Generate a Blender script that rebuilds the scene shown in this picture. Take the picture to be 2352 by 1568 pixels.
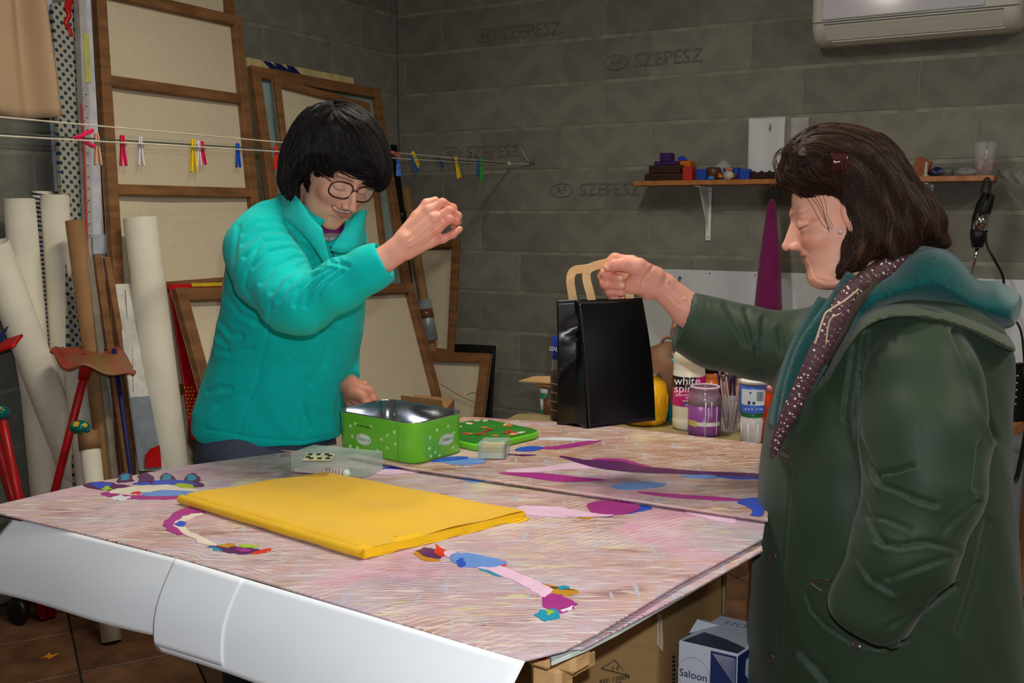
import bpy, bmesh, math, random
import numpy as np
from mathutils import Vector, Matrix
for _o in list(bpy.data.objects): bpy.data.objects.remove(_o)
C = bpy.context.scene.collection
R = random.Random(7)
# ---------------------------------------------------------------- camera, light, exposure
HC = 1.40                      # eye height of the camera
F = 2250.0; PITCH = math.atan(297 / F)
cp, sp = math.cos(PITCH), math.sin(PITCH)
cam_d = bpy.data.cameras.new('camera'); cam = bpy.data.objects.new('camera', cam_d); C.objects.link(cam)
cam_d.sensor_width = 36; cam_d.lens = F / 2352 * 36; cam_d.clip_start = 0.05; cam_d.clip_end = 60
cam.location = (0, 0, HC); cam.rotation_euler = (math.pi / 2 - PITCH, 0, 0)
sc = bpy.context.scene; sc.camera = cam
sc.view_settings.view_transform = 'Standard'; sc.view_settings.look = 'None'; sc.view_settings.gamma = 1.0
sc.view_settings.use_curve_mapping = False; sc.view_settings.exposure = 0.0
w = bpy.data.worlds.new('world'); sc.world = w; w.use_nodes = True
w.node_tree.nodes['Background'].inputs[0].default_value = (0.5, 0.55, 0.6, 1); w.node_tree.nodes['Background'].inputs[1].default_value = 0.02
# the camera's flash, just above the lens
fl = bpy.data.lights.new('camera_flash', 'POINT'); fl.energy = 63; fl.shadow_soft_size = 0.012; fl.color = (0.94, 0.97, 1.0)
flo = bpy.data.objects.new('camera_flash', fl); C.objects.link(flo); flo.location = (0.03, 0.0, HC + 0.085)
# ---------------------------------------------------------------- projection helpers: a pixel of the photograph -> a place in the room
def ray(u, v):
    x = (u - 1176) / F; y = (784 - v) / F
    return x, cp + y * sp, -sp + y * cp
def P(u, v, Y):
    x, f, z = ray(u, v); t = Y / f
    return Vector((x * t, Y, HC + z * t))
def PZ(u, v, z0):
    x, f, z = ray(u, v); t = (z0 - HC) / z
    return Vector((x * t, f * t, z0))
CO = Vector((-0.625, 5.5, 0)); RD = Vector((0.868, -0.496, 0)).normalized(); LD = Vector((-0.496, -0.868, 0)).normalized()
UP = Vector((0, 0, 1))
def _plane(u, v, o, n):
    x, f, z = ray(u, v); d = Vector((x, f, z)); c = Vector((0, 0, HC))
    t = (o - c).dot(n) / d.dot(n); return c + d * t
def PW(u, v, off=0.0): return _plane(u, v, CO + LD * off, LD)      # right-hand block wall, off = metres into the room
def PL(u, v, off=0.0): return _plane(u, v, CO + RD * off, RD)      # left-hand block wall
TZ = 0.86                                                           # height of the painted boards
def PT(u, v, dz=0.0): return PZ(u, v, TZ + dz)
def px(n, Y): return n * Y / F                                      # n pixels at depth Y in metres
# ---------------------------------------------------------------- materials
def lin(c):
    c = c / 255.0
    return c / 12.92 if c <= 0.04045 else ((c + 0.055) / 1.055) ** 2.4
def rgb(c): return (lin(c[0]), lin(c[1]), lin(c[2]), 1)
_M = {}
def M(name, col, rough=0.6, var=0.12, scale=20, bump=0.0, bscale=60, metal=0.0, spec=0.5, col2=None, stretch=None, trans=0.0, alpha=1.0, sheen=0.0, coat=0.0, rand=0.0, ior=1.45, sss=0.0):
    if name in _M: return _M[name]
    m = bpy.data.materials.new(name); m.use_nodes = True; nt = m.node_tree; N = nt.nodes; L = nt.links
    b = N['Principled BSDF']; c = rgb(col); c2 = rgb(col2) if col2 else tuple(x * (1 - var * 2) for x in c[:3]) + (1,)
    tc = N.new('ShaderNodeTexCoord'); mp = N.new('ShaderNodeMapping'); L.new(tc.outputs['Object'], mp.inputs[0])
    if stretch: mp.inputs['Scale'].default_value = stretch
    n = N.new('ShaderNodeTexNoise'); n.inputs['Scale'].default_value = scale; n.inputs['Detail'].default_value = 5; L.new(mp.outputs[0], n.inputs['Vector'])
    r = N.new('ShaderNodeValToRGB'); r.color_ramp.elements[0].position = 0.35; r.color_ramp.elements[1].position = 0.65
    r.color_ramp.elements[0].color = c2; r.color_ramp.elements[1].color = c; L.new(n.outputs['Fac'], r.inputs[0]); out = r.outputs[0]
    if rand:
        oi = N.new('ShaderNodeObjectInfo'); mr = N.new('ShaderNodeMapRange'); mr.inputs[3].default_value = 1 - rand; mr.inputs[4].default_value = 1 + rand
        L.new(oi.outputs['Random'], mr.inputs[0]); hs = N.new('ShaderNodeHueSaturation'); L.new(mr.outputs[0], hs.inputs['Value']); L.new(out, hs.inputs['Color']); out = hs.outputs[0]
    L.new(out, b.inputs['Base Color'])
    b.inputs['Roughness'].default_value = rough; b.inputs['Metallic'].default_value = metal; b.inputs['Specular IOR Level'].default_value = spec
    b.inputs['Transmission Weight'].default_value = trans; b.inputs['Alpha'].default_value = alpha; b.inputs['IOR'].default_value = ior
    b.inputs['Sheen Weight'].default_value = sheen; b.inputs['Coat Weight'].default_value = coat
    if sss:
        b.inputs['Subsurface Weight'].default_value = sss; b.inputs['Subsurface Radius'].default_value = (0.012, 0.005, 0.003); b.inputs['Subsurface Scale'].default_value = 1.0
    if bump:
        n2 = N.new('ShaderNodeTexNoise'); n2.inputs['Scale'].default_value = bscale; n2.inputs['Detail'].default_value = 6; L.new(mp.outputs[0], n2.inputs['Vector'])
        bp = N.new('ShaderNodeBump'); bp.inputs['Strength'].default_value = bump; bp.inputs['Distance'].default_value = 0.01
        L.new(n2.outputs['Fac'], bp.inputs['Height']); L.new(bp.outputs[0], b.inputs['Normal'])
    _M[name] = m; return m
# ---------------------------------------------------------------- object helpers
def empty(name, label, cat, loc=(0, 0, 0), group=None, kind=None):
    o = bpy.data.objects.new(name, None); C.objects.link(o); o.location = loc; o.empty_display_size = 0.05
    if label: o['label'] = label
    if cat: o['category'] = cat
    if group: o['group'] = group
    if kind: o['kind'] = kind
    return o
thing = empty
def tag(o, label, cat, group=None):
    o['label'] = label; o['category'] = cat
    if group: o['group'] = group
    return o
def wloc(o):
    v = Vector(o.location)
    while o.parent: o = o.parent; v = v + Vector(o.location)
    return v
def mk(name, vf, mat, parent=None, smooth=False, label=None, kind=None, bevel=0.0, loc=None):
    """mesh object from world-space (verts, faces[, material indices])"""
    V, Fc = vf[0], vf[1]
    base = wloc(parent) if parent else (Vector(loc) if loc is not None else None)
    if base is None:
        a = np.array([tuple(v) for v in V]); base = Vector(((a[:, 0].min() + a[:, 0].max()) / 2, (a[:, 1].min() + a[:, 1].max()) / 2, a[:, 2].min()))
    me = bpy.data.meshes.new(name); me.from_pydata([tuple(Vector(v) - base) for v in V], [], [tuple(f) for f in Fc])
    mats = mat if isinstance(mat, (list, tuple)) else [mat]
    for m in mats: me.materials.append(m)
    if len(vf) > 2: me.polygons.foreach_set('material_index', vf[2])
    if bevel:
        bm = bmesh.new(); bm.from_mesh(me); bmesh.ops.bevel(bm, geom=list(bm.edges), offset=bevel, segments=1, affect='EDGES', clamp_overlap=True); bm.to_mesh(me); bm.free()
    bm = bmesh.new(); bm.from_mesh(me); bmesh.ops.recalc_face_normals(bm, faces=bm.faces); bm.to_mesh(me); bm.free()
    if smooth: me.polygons.foreach_set('use_smooth', [True] * len(me.polygons))
    o = bpy.data.objects.new(name, me); C.objects.link(o)
    if parent: o.parent = parent
    else: o.location = base
    if label: o['label'] = label
    if kind: o['kind'] = kind
    return o
def join(*vfs):
    V = []; Fc = []; I = []
    for k, vf in enumerate(vfs):
        n = len(V); V += list(vf[0]); Fc += [tuple(i + n for i in f) for f in vf[1]]
        I += list(vf[2]) if len(vf) > 2 else [0] * len(vf[1])
    return V, Fc, I
def mi(vf, i): return vf[0], vf[1], [i] * len(vf[1])
HEX = [(0, 3, 2, 1), (4, 5, 6, 7), (0, 1, 5, 4), (1, 2, 6, 5), (2, 3, 7, 6), (3, 0, 4, 7)]
def hexa(b, t): return [Vector(v) for v in b] + [Vector(v) for v in t], list(HEX)
def slab(quad, n):                   # four corners, thickness vector
    n = Vector(n); return hexa(quad, [Vector(q) + n for q in quad])
def obox(c, ax, ay, az):             # centre, three half-axis vectors
    c = Vector(c); ax, ay, az = Vector(ax), Vector(ay), Vector(az)
    return hexa([c - ax - ay - az, c + ax - ay - az, c + ax + ay - az, c - ax + ay - az], [c - ax - ay + az, c + ax - ay + az, c + ax + ay + az, c - ax + ay + az])
def box(x0, x1, y0, y1, z0, z1): return obox(((x0 + x1) / 2, (y0 + y1) / 2, (z0 + z1) / 2), ((x1 - x0) / 2, 0, 0), (0, (y1 - y0) / 2, 0), (0, 0, (z1 - z0) / 2))
def prism(poly, n):                  # polygon (world points) extruded by vector
    n = Vector(n); k = len(poly); V = [Vector(p) for p in poly] + [Vector(p) + n for p in poly]
    return V, [tuple(range(k))[::-1], tuple(range(k, 2 * k))] + [(i, (i + 1) % k, (i + 1) % k + k, i + k) for i in range(k)]
def frame_of(t):
    t = t.normalized(); a = Vector((0, 0, 1)) if abs(t.z) < 0.9 else Vector((1, 0, 0)); x = t.cross(a).normalized(); return x, x.cross(t).normalized()
def tube(path, r, n=10, cap=True, flat=1.0):
    path = [Vector(p) for p in path]; k = len(path)
    if not isinstance(r, (list, tuple)): r = [r] * k
    V = []; Fc = []; x = y = None
    for i, p in enumerate(path):
        t = (path[min(i + 1, k - 1)] - path[max(i - 1, 0)]).normalized()
        if x is None: x, y = frame_of(t)
        else: x = (x - t * x.dot(t)).normalized(); y = x.cross(t)
        for j in range(n):
            a = 2 * math.pi * j / n; V.append(p + x * math.cos(a) * r[i] + y * math.sin(a) * r[i] * flat)
    for i in range(k - 1):
        for j in range(n): Fc.append((i * n + j, i * n + (j + 1) % n, (i + 1) * n + (j + 1) % n, (i + 1) * n + j))
    if cap: Fc += [tuple(range(n))[::-1], tuple(range((k - 1) * n, k * n))]
    return V, Fc
def smoothpath(pts, n=6):
    pts = [Vector(p) for p in pts]; out = []
    for i in range(len(pts) - 1):
        p0 = pts[max(i - 1, 0)]; p1 = pts[i]; p2 = pts[i + 1]; p3 = pts[min(i + 2, len(pts) - 1)]
        for j in range(n):
            t = j / n; out.append(0.5 * (2 * p1 + (p2 - p0) * t + (2 * p0 - 5 * p1 + 4 * p2 - p3) * t * t + (3 * p1 - p0 - 3 * p2 + p3) * t ** 3))
    out.append(pts[-1]); return out
def lathe(base, prof, n=28, axis=UP):   # prof: (radius, height)
    base = Vector(base); x, y = frame_of(Vector(axis)); ax = Vector(axis).normalized(); V = []; Fc = []; k = len(prof)
    for r, h in prof:
        for j in range(n):
            a = 2 * math.pi * j / n; V.append(base + ax * h + (x * math.cos(a) + y * math.sin(a)) * max(r, 1e-4))
    for i in range(k - 1):
        for j in range(n): Fc.append((i * n + j, i * n + (j + 1) % n, (i + 1) * n + (j + 1) % n, (i + 1) * n + j))
    Fc += [tuple(range(n))[::-1], tuple(range((k - 1) * n, k * n))]
    return V, Fc
def grid(fn, nu, nv, closed_u=False):
    V = [fn(i / (nu if closed_u else nu - 1), j / (nv - 1)) for j in range(nv) for i in range(nu)]; Fc = []
    for j in range(nv - 1):
        for i in range(nu if closed_u else nu - 1):
            Fc.append((j * nu + i, j * nu + (i + 1) % nu, (j + 1) * nu + (i + 1) % nu, (j + 1) * nu + i))
    return V, Fc
def solid(o, t, off=0.0):
    m = o.modifiers.new('thick', 'SOLIDIFY'); m.thickness = t; m.offset = off; return o
def ball(c, r, nu=16, nv=10, s=(1, 1, 1)):
    c = Vector(c); return grid(lambda u, v: c + Vector((math.cos(2 * math.pi * u) * math.sin(math.pi * (0.001 + 0.998 * v)) * r * s[0], math.sin(2 * math.pi * u) * math.sin(math.pi * (0.001 + 0.998 * v)) * r * s[1], math.cos(math.pi * v) * r * s[2])), nu, nv, True)
def text(s, o, xd, yd, size, mat, parent, thick=0.0006, name='lettering', align='CENTER', shear=0.0, label=None):
    """flat lettering standing on the plane (xd, yd) at o"""
    cu = bpy.data.curves.new(name, 'FONT'); cu.body = s; cu.size = size; cu.extrude = thick / 2; cu.align_x = align; cu.align_y = 'CENTER'; cu.shear = shear; cu.resolution_u = 3
    t = bpy.data.objects.new('tmp', cu); C.objects.link(t); dg = bpy.context.evaluated_depsgraph_get(); me = bpy.data.meshes.new_from_object(t.evaluated_get(dg))
    C.objects.unlink(t); bpy.data.objects.remove(t)
    xd = Vector(xd).normalized(); yd = Vector(yd).normalized(); zd = xd.cross(yd); m = Matrix((xd, yd, zd)).transposed().to_4x4(); m.translation = Vector(o) - (wloc(parent) if parent else Vector())
    me.transform(m); me.materials.clear(); me.materials.append(mat); ob = bpy.data.objects.new(name, me); C.objects.link(ob)
    if parent: ob.parent = parent
    if label: ob['label'] = label
    return ob
# ================================================================ the room
RA, LB, CZ = 7.0, 8.5, 2.95
def rp(a, b, z=0.0): return CO + RD * a + LD * b + UP * z
M_mortar = M('mortar', (150, 148, 134), 0.95, 0.15, 14, 0.35, 90)
M_block = M('concrete block', (140, 139, 129), 0.95, 0.10, 11, 0.55, 280, rand=0.13)
M_plain = M('painted plaster', (170, 168, 160), 0.9)
def wallm(name, o, d, n, L):
    return mk(name, slab([o, o + d * L, o + d * L + UP * CZ, o + UP * CZ], -n * 0.2), M_mortar, kind='structure', loc=o)
wb = wallm('wall_back', rp(0, -0.004), RD, LD, RA)
wl = wallm('wall_left', rp(-0.004, 0), LD, RD, LB)
wr = mk('wall_right', slab([rp(RA, 0), rp(RA, LB), rp(RA, LB, CZ), rp(RA, 0, CZ)], RD * 0.2), M_plain, kind='structure')
wf = mk('wall_front', slab([rp(0, LB), rp(RA, LB), rp(RA, LB, CZ), rp(0, LB, CZ)], LD * 0.2), M_plain, kind='structure')
fl_ = mk('floor', slab([rp(-.2, -.2, -0.012), rp(RA, -.2, -0.012), rp(RA, LB, -0.012), rp(-.2, LB, -0.012)], (0, 0, -0.1)), M('floor grout', (60, 54, 48), 0.9), kind='structure')
mk('ceiling', slab([rp(-.2, -.2, CZ), rp(RA, -.2, CZ), rp(RA, LB, CZ), rp(-.2, LB, CZ)], (0, 0, 0.1)), M('ceiling board', (205, 200, 190), 0.9), kind='structure')
BL, BH = 0.475, 0.21
def blocks(parent, o, d, n, L, phase, smax):
    cache = {}
    z0s = HC % BH - BH; rows = int((CZ - z0s) / BH) + 1
    cand = []
    for r in range(rows):
        z0, z1 = max(0, z0s + r * BH), min(CZ, z0s + (r + 1) * BH)
        if z1 - z0 < 0.03: continue
        k = round((z0s + r * BH - HC) / BH); off = phase + (BL / 2 if k % 2 else 0)
        s = off % BL - BL
        while s < smax:
            a, b = max(0, s), min(L, s + BL); s += BL
            if b - a > 0.03: cand.append((a, b, z0, z1))
    for a, b, z0, z1 in cand:
        key = (round(b - a, 3), round(z1 - z0, 3))
        h, v = 0.0022, 0.0085
        if key not in cache:
            vf = obox((0, 0, 0), d * ((b - a) / 2 - h), n * 0.03, UP * ((z1 - z0) / 2 - v))
            ob = mk('block', vf, M_block, bevel=0.0025, loc=(0, 0, 0)); cache[key] = ob.data; C.objects.unlink(ob); bpy.data.objects.remove(ob)
        ob = bpy.data.objects.new('block', cache[key]); C.objects.link(ob); ob.parent = parent
        c = o + d * ((a + b) / 2) + UP * ((z0 + z1) / 2) + n * (-0.0318 + R.uniform(-0.0008, 0.0012)); ob.location = c - wloc(parent)
        ob.rotation_euler = (0, 0, R.uniform(-.002, .002))
blocks(wb, rp(0, 0), RD, LD, RA, 1.243 % BL, 4.9)
blocks(wl, rp(0, 0), LD, RD, LB, 0.31, 4.4)
# manufacturer's upside-down stamps on four blocks
M_ink = M('stamp ink', (92, 92, 90), 0.95, 0.3, 60, col2=(128, 126, 118))
for (u, v, sz) in ((1192, 74, .095), (1504, 136, .092), (1108, 350, .088), (1372, 436, .088)):
    c = PW(u, v, 0.0035); text('SZEPESZ', c + RD * .065, RD, UP, sz, M_ink, wb, 0.0006, 'stamp_lettering')
    text('AP', c - RD * 0.20, RD, UP, sz * .6, M_ink, wb, 0.0006, 'stamp_lettering')
    mk('stamp_outline', tube([c + RD * (-0.20 + .062 * math.cos(a / 4)) + UP * .034 * math.sin(a / 4) for a in range(26)], 0.0016, 4, cap=False), M_ink, wb)
# floor tiles (nearest as parts, the rest joined)
M_tile = M('brown tile', (112, 78, 54), 0.45, 0.25, 9, 0.12, 60, rand=0.12)
tiles = []; TS = 0.33
ta = math.radians(28); tx = Vector((math.cos(ta), math.sin(ta), 0)); ty = Vector((-math.sin(ta), math.cos(ta), 0))
tmesh = None; rest = []
for i in range(-16, 18):
    for j in range(-16, 26):
        c = tx * i * TS + ty * j * TS
        a = (c - CO).dot(RD); b = (c - CO).dot(LD)
        if not (-.05 < a < RA and -.05 < b < LB): continue
        pu = c.x / max(c.y, .01); vis = c.y > 2.2 and -0.62 < pu < 0.62
        tiles.append((vis, c.y + abs(pu), c))
tiles.sort(key=lambda t: (not t[0], t[1]))
for k, (vis, _, c) in enumerate(tiles):
    vf = obox((0, 0, 0), tx * (TS / 2 - .003), ty * (TS / 2 - .003), UP * 0.006)
    if vis and k < 230:
        if tmesh is None:
            ob = mk('floor_tile', vf, M_tile, bevel=0.0015, loc=(0, 0, 0)); tmesh = ob.data; C.objects.unlink(ob); bpy.data.objects.remove(ob)
        ob = bpy.data.objects.new('floor_tile', tmesh); C.objects.link(ob); ob.parent = fl_
        ob.location = c + UP * (-0.006 + R.uniform(-.0004, .0004)) - wloc(fl_)
    else: rest.append(obox(c - UP * .006, tx * (TS / 2 - .003), ty * (TS / 2 - .003), UP * 0.006))
mk('floor_tiles_beyond', join(*rest)[:2], M_tile, fl_, kind='stuff')
mk('paint_splash', prism([PZ(92, 1512, 0.0005), PZ(110, 1503, .0005), PZ(112, 1498, .0005), PZ(118, 1504, .0005), PZ(136, 1500, .0005), PZ(122, 1508, .0005), PZ(112, 1513, .0005), PZ(104, 1509, .0005)], (0, 0, .001)), M('orange paint', (225, 140, 30), .5), fl_)
# two fluorescent fittings on the ceiling
M_white = M('white enamel', (235, 235, 232), 0.35, 0.03)
mt = bpy.data.materials.new('tube glow'); mt.use_nodes = True; _b = mt.node_tree.nodes['Principled BSDF']
_b.inputs['Emission Color'].default_value = (1.0, 0.93, 0.72, 1); _b.inputs['Emission Strength'].default_value = 9
for k, (a, b) in enumerate(((2.1, 2.6), (4.6, 2.6))):
    c = rp(a, b, CZ)
    t = thing('ceiling_light', 'white fluorescent batten fitting on the ceiling, %s from the room corner' % ('first' if k == 0 else 'second'), 'lamp', c)
    mk('housing', obox(c - UP * 0.03, LD * .62, RD * .05, UP * .03), M_white, t, bevel=.004)
    mk('fluorescent_tube', tube([c - UP * .078 - LD * .6, c - UP * .078 + LD * .6], .014, 12), mt, t, smooth=True)
    ld = bpy.data.lights.new('tube_light', 'AREA'); ld.shape = 'RECTANGLE'; ld.size = 1.2; ld.size_y = 0.1; ld.energy = 30; ld.color = (1.0, 0.92, 0.78)
    lo = bpy.data.objects.new('tube_light', ld); C.objects.link(lo); lo.parent = t; lo.location = (0, 0, -.1); lo.rotation_euler = (0, 0, math.atan2(LD.y, LD.x))
# ================================================================ things leaning on the left-hand wall
M_wood = M('stretcher wood', (148, 102, 62), 0.6, 0.2, 6, 0.15, 30, stretch=(1, 1, 6), rand=.08)
M_wood2 = M('pale wood', (205, 165, 110), 0.6, 0.14, 8, 0.1, 30, stretch=(1, 1, 5))
M_cream = M('raw canvas', (222, 208, 180), 0.9, 0.02, 30, 0.15, 300)
M_offw = M('white rolled canvas', (232, 226, 208), 0.8, 0.05, 8, 0.1, 40)
M_kraft = M('cardboard tube', (160, 118, 76), 0.75, 0.08, 12)
M_red = M('red paint', (200, 22, 24), 0.35, 0.1)
M_grey = M('grey painted canvas', (150, 158, 160), 0.85, 0.06, 6)
M_navy = M('navy paint', (24, 28, 92), 0.6)
M_yellow = M('yellow paint', (235, 200, 40), 0.6)
M_black = M('black plastic', (18, 18, 20), 0.45, 0.1)
def ext(p, q, z=0.0):                # extend the line p -> q down to height z
    t = (z - p.z) / (q.z - p.z); return p + (q - p) * t
def framed(name, label, cat, tl, tr, br, bl, bw=0.035, th=0.03, cross=(), cm=None, group=None, wm=None, front=True, edge=None):
    """a stretcher frame seen from behind: bars, cross bars, canvas set behind the bars"""
    wm = wm or M_wood; cm = cm or M_cream
    nrm = (tr - tl).cross(bl - tl).normalized(); c = (tl + tr + bl + br) / 4
    if nrm.dot(Vector((0, 0, HC)) - c) < 0: nrm = -nrm          # towards the room
    base = (bl + br) / 2; t = thing(name, label, cat, base, group)
    X = (tr - tl).normalized(); Y = (bl - tl).normalized()
    def bar(a, b, wd, nm='stretcher_bar'):
        d = (b - a).normalized(); s = nrm.cross(d).normalized()
        mk(nm, obox((a + b) / 2, d * ((b - a).length / 2), s * wd / 2, nrm * th / 2), wm, t, bevel=.002)
    h = bw / 2
    bar(tl + X * h, bl + X * h, bw); bar(tr - X * h, br - X * h, bw)
    bar(tl + Y * h + X * bw, tr + Y * h - X * bw, bw); bar(bl - Y * h + X * bw, br - Y * h - X * bw, bw)
    for f in cross:
        a = tl.lerp(bl, f) + X * bw; b = tr.lerp(br, f) - X * bw; bar(a, b, bw * .9, 'cross_bar')
    m = 0.002
    q = [tl + X * m, tr - X * m, br - X * m, bl + X * m]
    mk('canvas', slab([p - nrm * (th / 2 + .003) for p in q], nrm * .003), cm, t)
    if edge: mk('canvas_edge', slab([p - nrm * (th / 2 + .006) for p in [tl, tr, br, bl]], nrm * .003), edge, t)
    return t
# tall frame with rungs (reaches past the top of the picture)
tl = PL(214, -38, .17); tr = PL(549, 40, .17); blx = ext(PL(214, 0, .175), PL(255, 640, .36)); brx = ext(PL(546, 40, .17), PL(588, 470, .30))
def onl(a, b, v):                    # point on segment a-b seen at picture row v
    lo, hi = 0, 1
    for _ in range(40):
        m = (lo + hi) / 2; p = a.lerp(b, m); vv = 784 - F * ((p.z - HC) * cp + p.y * sp) / (p.y * cp - (p.z - HC) * sp)
        if vv < v: lo = m
        else: hi = m
    return (lo + hi) / 2
cr = [onl(tr, brx, v) for v in (230, 444, 640, 850)]
framed('stretched_canvas', 'tall canvas seen from the back with brown rungs, behind the clothesline', 'canvas', tl, tr, brx, blx, .042, .03, cr)
# a second tall frame just behind it
tl2 = PL(199, -60, .08); tr2 = PL(529, -45, .08); framed('stretched_canvas', 'taller cream canvas frame showing above and left of the rung frame', 'canvas', tl2 + UP * .12, tr2 + UP * .10, ext(PL(526, 0, .085), PL(560, 500, .2)), ext(PL(199, 0, .09), PL(236, 540, .26)), .04, .03)
# the big grey-blue canvas frame by the corner, a small cream one standing in it, the striped board behind
M_teal = M('grey blue canvas', (150, 172, 172), 0.85, 0.12, 5)
tl = PL(572, 152, .15); tr = PL(868, 206, .15); br = ext(PL(868, 206, .15), PL(925, 560, .30)); bl = ext(PL(572, 152, .15), PL(618, 470, .30))
framed('stretched_canvas', 'large grey-blue canvas in a brown frame, seen behind the dark-haired head', 'canvas', tl, tr, br, bl, .05, .03, (), M_teal)
tl = PL(628, 180, .19); tr = PL(846, 238, .19); br = ext(PL(846, 238, .19), PL(893, 640, .345), .3); bl = ext(PL(628, 180, .19), PL(662, 480, .325), .3)
framed('stretched_canvas', 'narrow cream canvas standing in front of the grey-blue one', 'canvas', tl, tr, br, bl, .034, .022)
t = thing('striped_board', 'cream board with navy slanting stripes, its top edge above the grey-blue canvas', 'board', PL(685, 400, .05) * 1.0)
q = [PL(563, 132, .06), PL(808, 179, .06), PL(808, 179, .06) - UP * 1.2, PL(563, 132, .06) - UP * 1.2]
mk('board_panel', slab(q, RD * .012), M('cream board', (226, 206, 150), .7), t)
for (a, b) in ((603, 640), (628, 664), (658, 686)):
    y0 = 139 + (a - 603) * .19; mk('painted_stripe', prism([PL(a, y0, .074), PL(a + 16, y0 + 3, .074), PL(b + 6, y0 + 22, .074), PL(b - 20, y0 + 18, .074)], RD * .001), M_navy, t)
# stack of canvas edges at the far left: polka-dot cloth, white and blue-white edges
def strip(name, label, cat, pts_top, pts_bot, off, mat, th=.02, floor=True, offb=None):
    a, b = PL(*pts_top[0], off), PL(*pts_top[1], off); offb = offb or off
    c, d = PL(*pts_bot[1], offb), PL(*pts_bot[0], offb)
    if floor: c, d = ext(b, c), ext(a, d)
    o = mk(name, slab([a, b, c, d], RD * th), mat, bevel=.001); 
    if label: tag(o, label, cat)
    return o
mdot = bpy.data.materials.new('polka dot cloth'); mdot.use_nodes = True; nt = mdot.node_tree; N = nt.nodes; L = nt.links; b_ = N['Principled BSDF']
tc = N.new('ShaderNodeTexCoord'); mp = N.new('ShaderNodeMapping'); mp.inputs['Rotation'].default_value = (0, 0, -math.atan2(LD.y, LD.x)); L.new(tc.outputs['Object'], mp.inputs[0])
sx = N.new('ShaderNodeSeparateXYZ'); L.new(mp.outputs[0], sx.inputs[0])
def dotmask(N, L, xs, zs, pitch, rad, shift):
    def mth(op, a, b=None):
        n = N.new('ShaderNodeMath'); n.operation = op
        for i, q in enumerate((a, b)):
            if q is None: continue
            if isinstance(q, (int, float)): n.inputs[i].default_value = q
            else: L.new(q, n.inputs[i])
        return n.outputs[0]
    fx = mth('SUBTRACT', mth('FRACT', mth('ADD', mth('DIVIDE', xs, pitch), shift + 50)), .5); fz = mth('SUBTRACT', mth('FRACT', mth('ADD', mth('DIVIDE', zs, pitch), shift + 50)), .5)
    return mth('LESS_THAN', mth('ADD', mth('MULTIPLY', fx, fx), mth('MULTIPLY', fz, fz)), rad * rad)
d1 = dotmask(N, L, sx.outputs[0], sx.outputs[2], .032, .21, 0); d2 = dotmask(N, L, sx.outputs[0], sx.outputs[2], .032, .21, .5)
mx = N.new('ShaderNodeMath'); mx.operation = 'MAXIMUM'; L.new(d1, mx.inputs[0]); L.new(d2, mx.inputs[1])
mc = N.new('ShaderNodeMixRGB'); mc.inputs[1].default_value = rgb((172, 166, 148)); mc.inputs[2].default_value = rgb((28, 58, 84)); L.new(mx.outputs[0], mc.inputs[0]); L.new(mc.outputs[0], b_.inputs['Base Color']); b_.inputs['Roughness'].default_value = .85
strip('polka_dot_canvas', 'grey canvas with rows of dark blue dots, at the far left', 'canvas', ((112, 10), (168, 0)), ((135, 480), (182, 480)), .16, mdot, .02, True, .22)
o = bpy.data.objects[-1]
strip('painted_trim', None, None, ((150, 0), (166, 0)), ((146, 18), (162, 28)), .183, M_red, .004, False)
bpy.context.view_layer.update()
pd = [o for o in C.objects if o.name.startswith('polka_dot_canvas')][0]
def adopt(o, p, lab=None):
    o.parent = p; o.location = Vector(o.location) - wloc(p)
    if lab: o['label'] = lab
adopt([o for o in C.objects if o.name.startswith('painted_trim')][0], pd, 'red edge stripe')
z = tube(smoothpath([PL(152, 20, .186), PL(158, 36, .186), PL(150, 52, .186), PL(158, 66, .186), PL(161, 84, .186)], 4), .009, 6); mk('painted_trim', z, M_red, pd, True)
mk('painted_corner', prism([PL(154, 487, .226), PL(178, 462, .224), PL(182, 520, .228), PL(156, 520, .228)], RD * .002), M_navy, pd)
mk('painted_trim', prism([PL(154, 487, .23), PL(178, 459, .228), PL(178, 468, .228), PL(154, 496, .23)], RD * .002), M_red, pd)
strip('canvas_edge_on', 'pale grey side of a thick canvas, just right of the dotted one', 'canvas', ((168, -20), (184, -20)), ((190, 560), (204, 560)), .19, M('grey canvas side', (190, 186, 184), .8), .03, True, .26)
strip('canvas_edge_on', 'bluish white side of a canvas with small staples, left of the rung frame', 'canvas', ((184, -20), (199, -20)), ((205, 560), (232, 560)), .20, M('blue white canvas side', (214, 216, 226), .8), .02, True, .27)
ce = [o for o in C.objects if o.name.startswith('canvas_edge_on')][-1]
strip('paint_patch', None, None, ((191, 78), (204, 78)), ((196, 190), (209, 190)), .232, M('pale yellow paint', (210, 206, 110), .8), .003, False, .246); adopt([o for o in C.objects if o.name.startswith('paint_patch')][0], ce, 'pale yellow patch')
mk('red_cord', tube([PL(188, 238, .25), PL(193, 330, .262), PL(200, 560, .3)], .004, 6), M_red, ce)
for i in range(14):
    v = 190 + i * 27; mk('staple', obox(PL(197 + (v - 190) * .026, v, .262 + (v - 190) * .0001), RD * .001, LD * .003, UP * .0015), M_black, ce) if i else None
strip('wall_panel', 'white panel with a torn blue edge hanging far left behind the cloth', 'board', ((92, -30), (113, -30)), ((125, 440), (134, 440)), .10, M('blue white panel', (196, 208, 220), .7), .015, False, .14)
strip('pasted_label', 'small blue-white card at the foot of the stacked canvases', 'card', ((212, 538), (248, 538)), ((213, 583), (249, 583)), .30, M('blue white card', (196, 204, 214), .7), .004, False)
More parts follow.
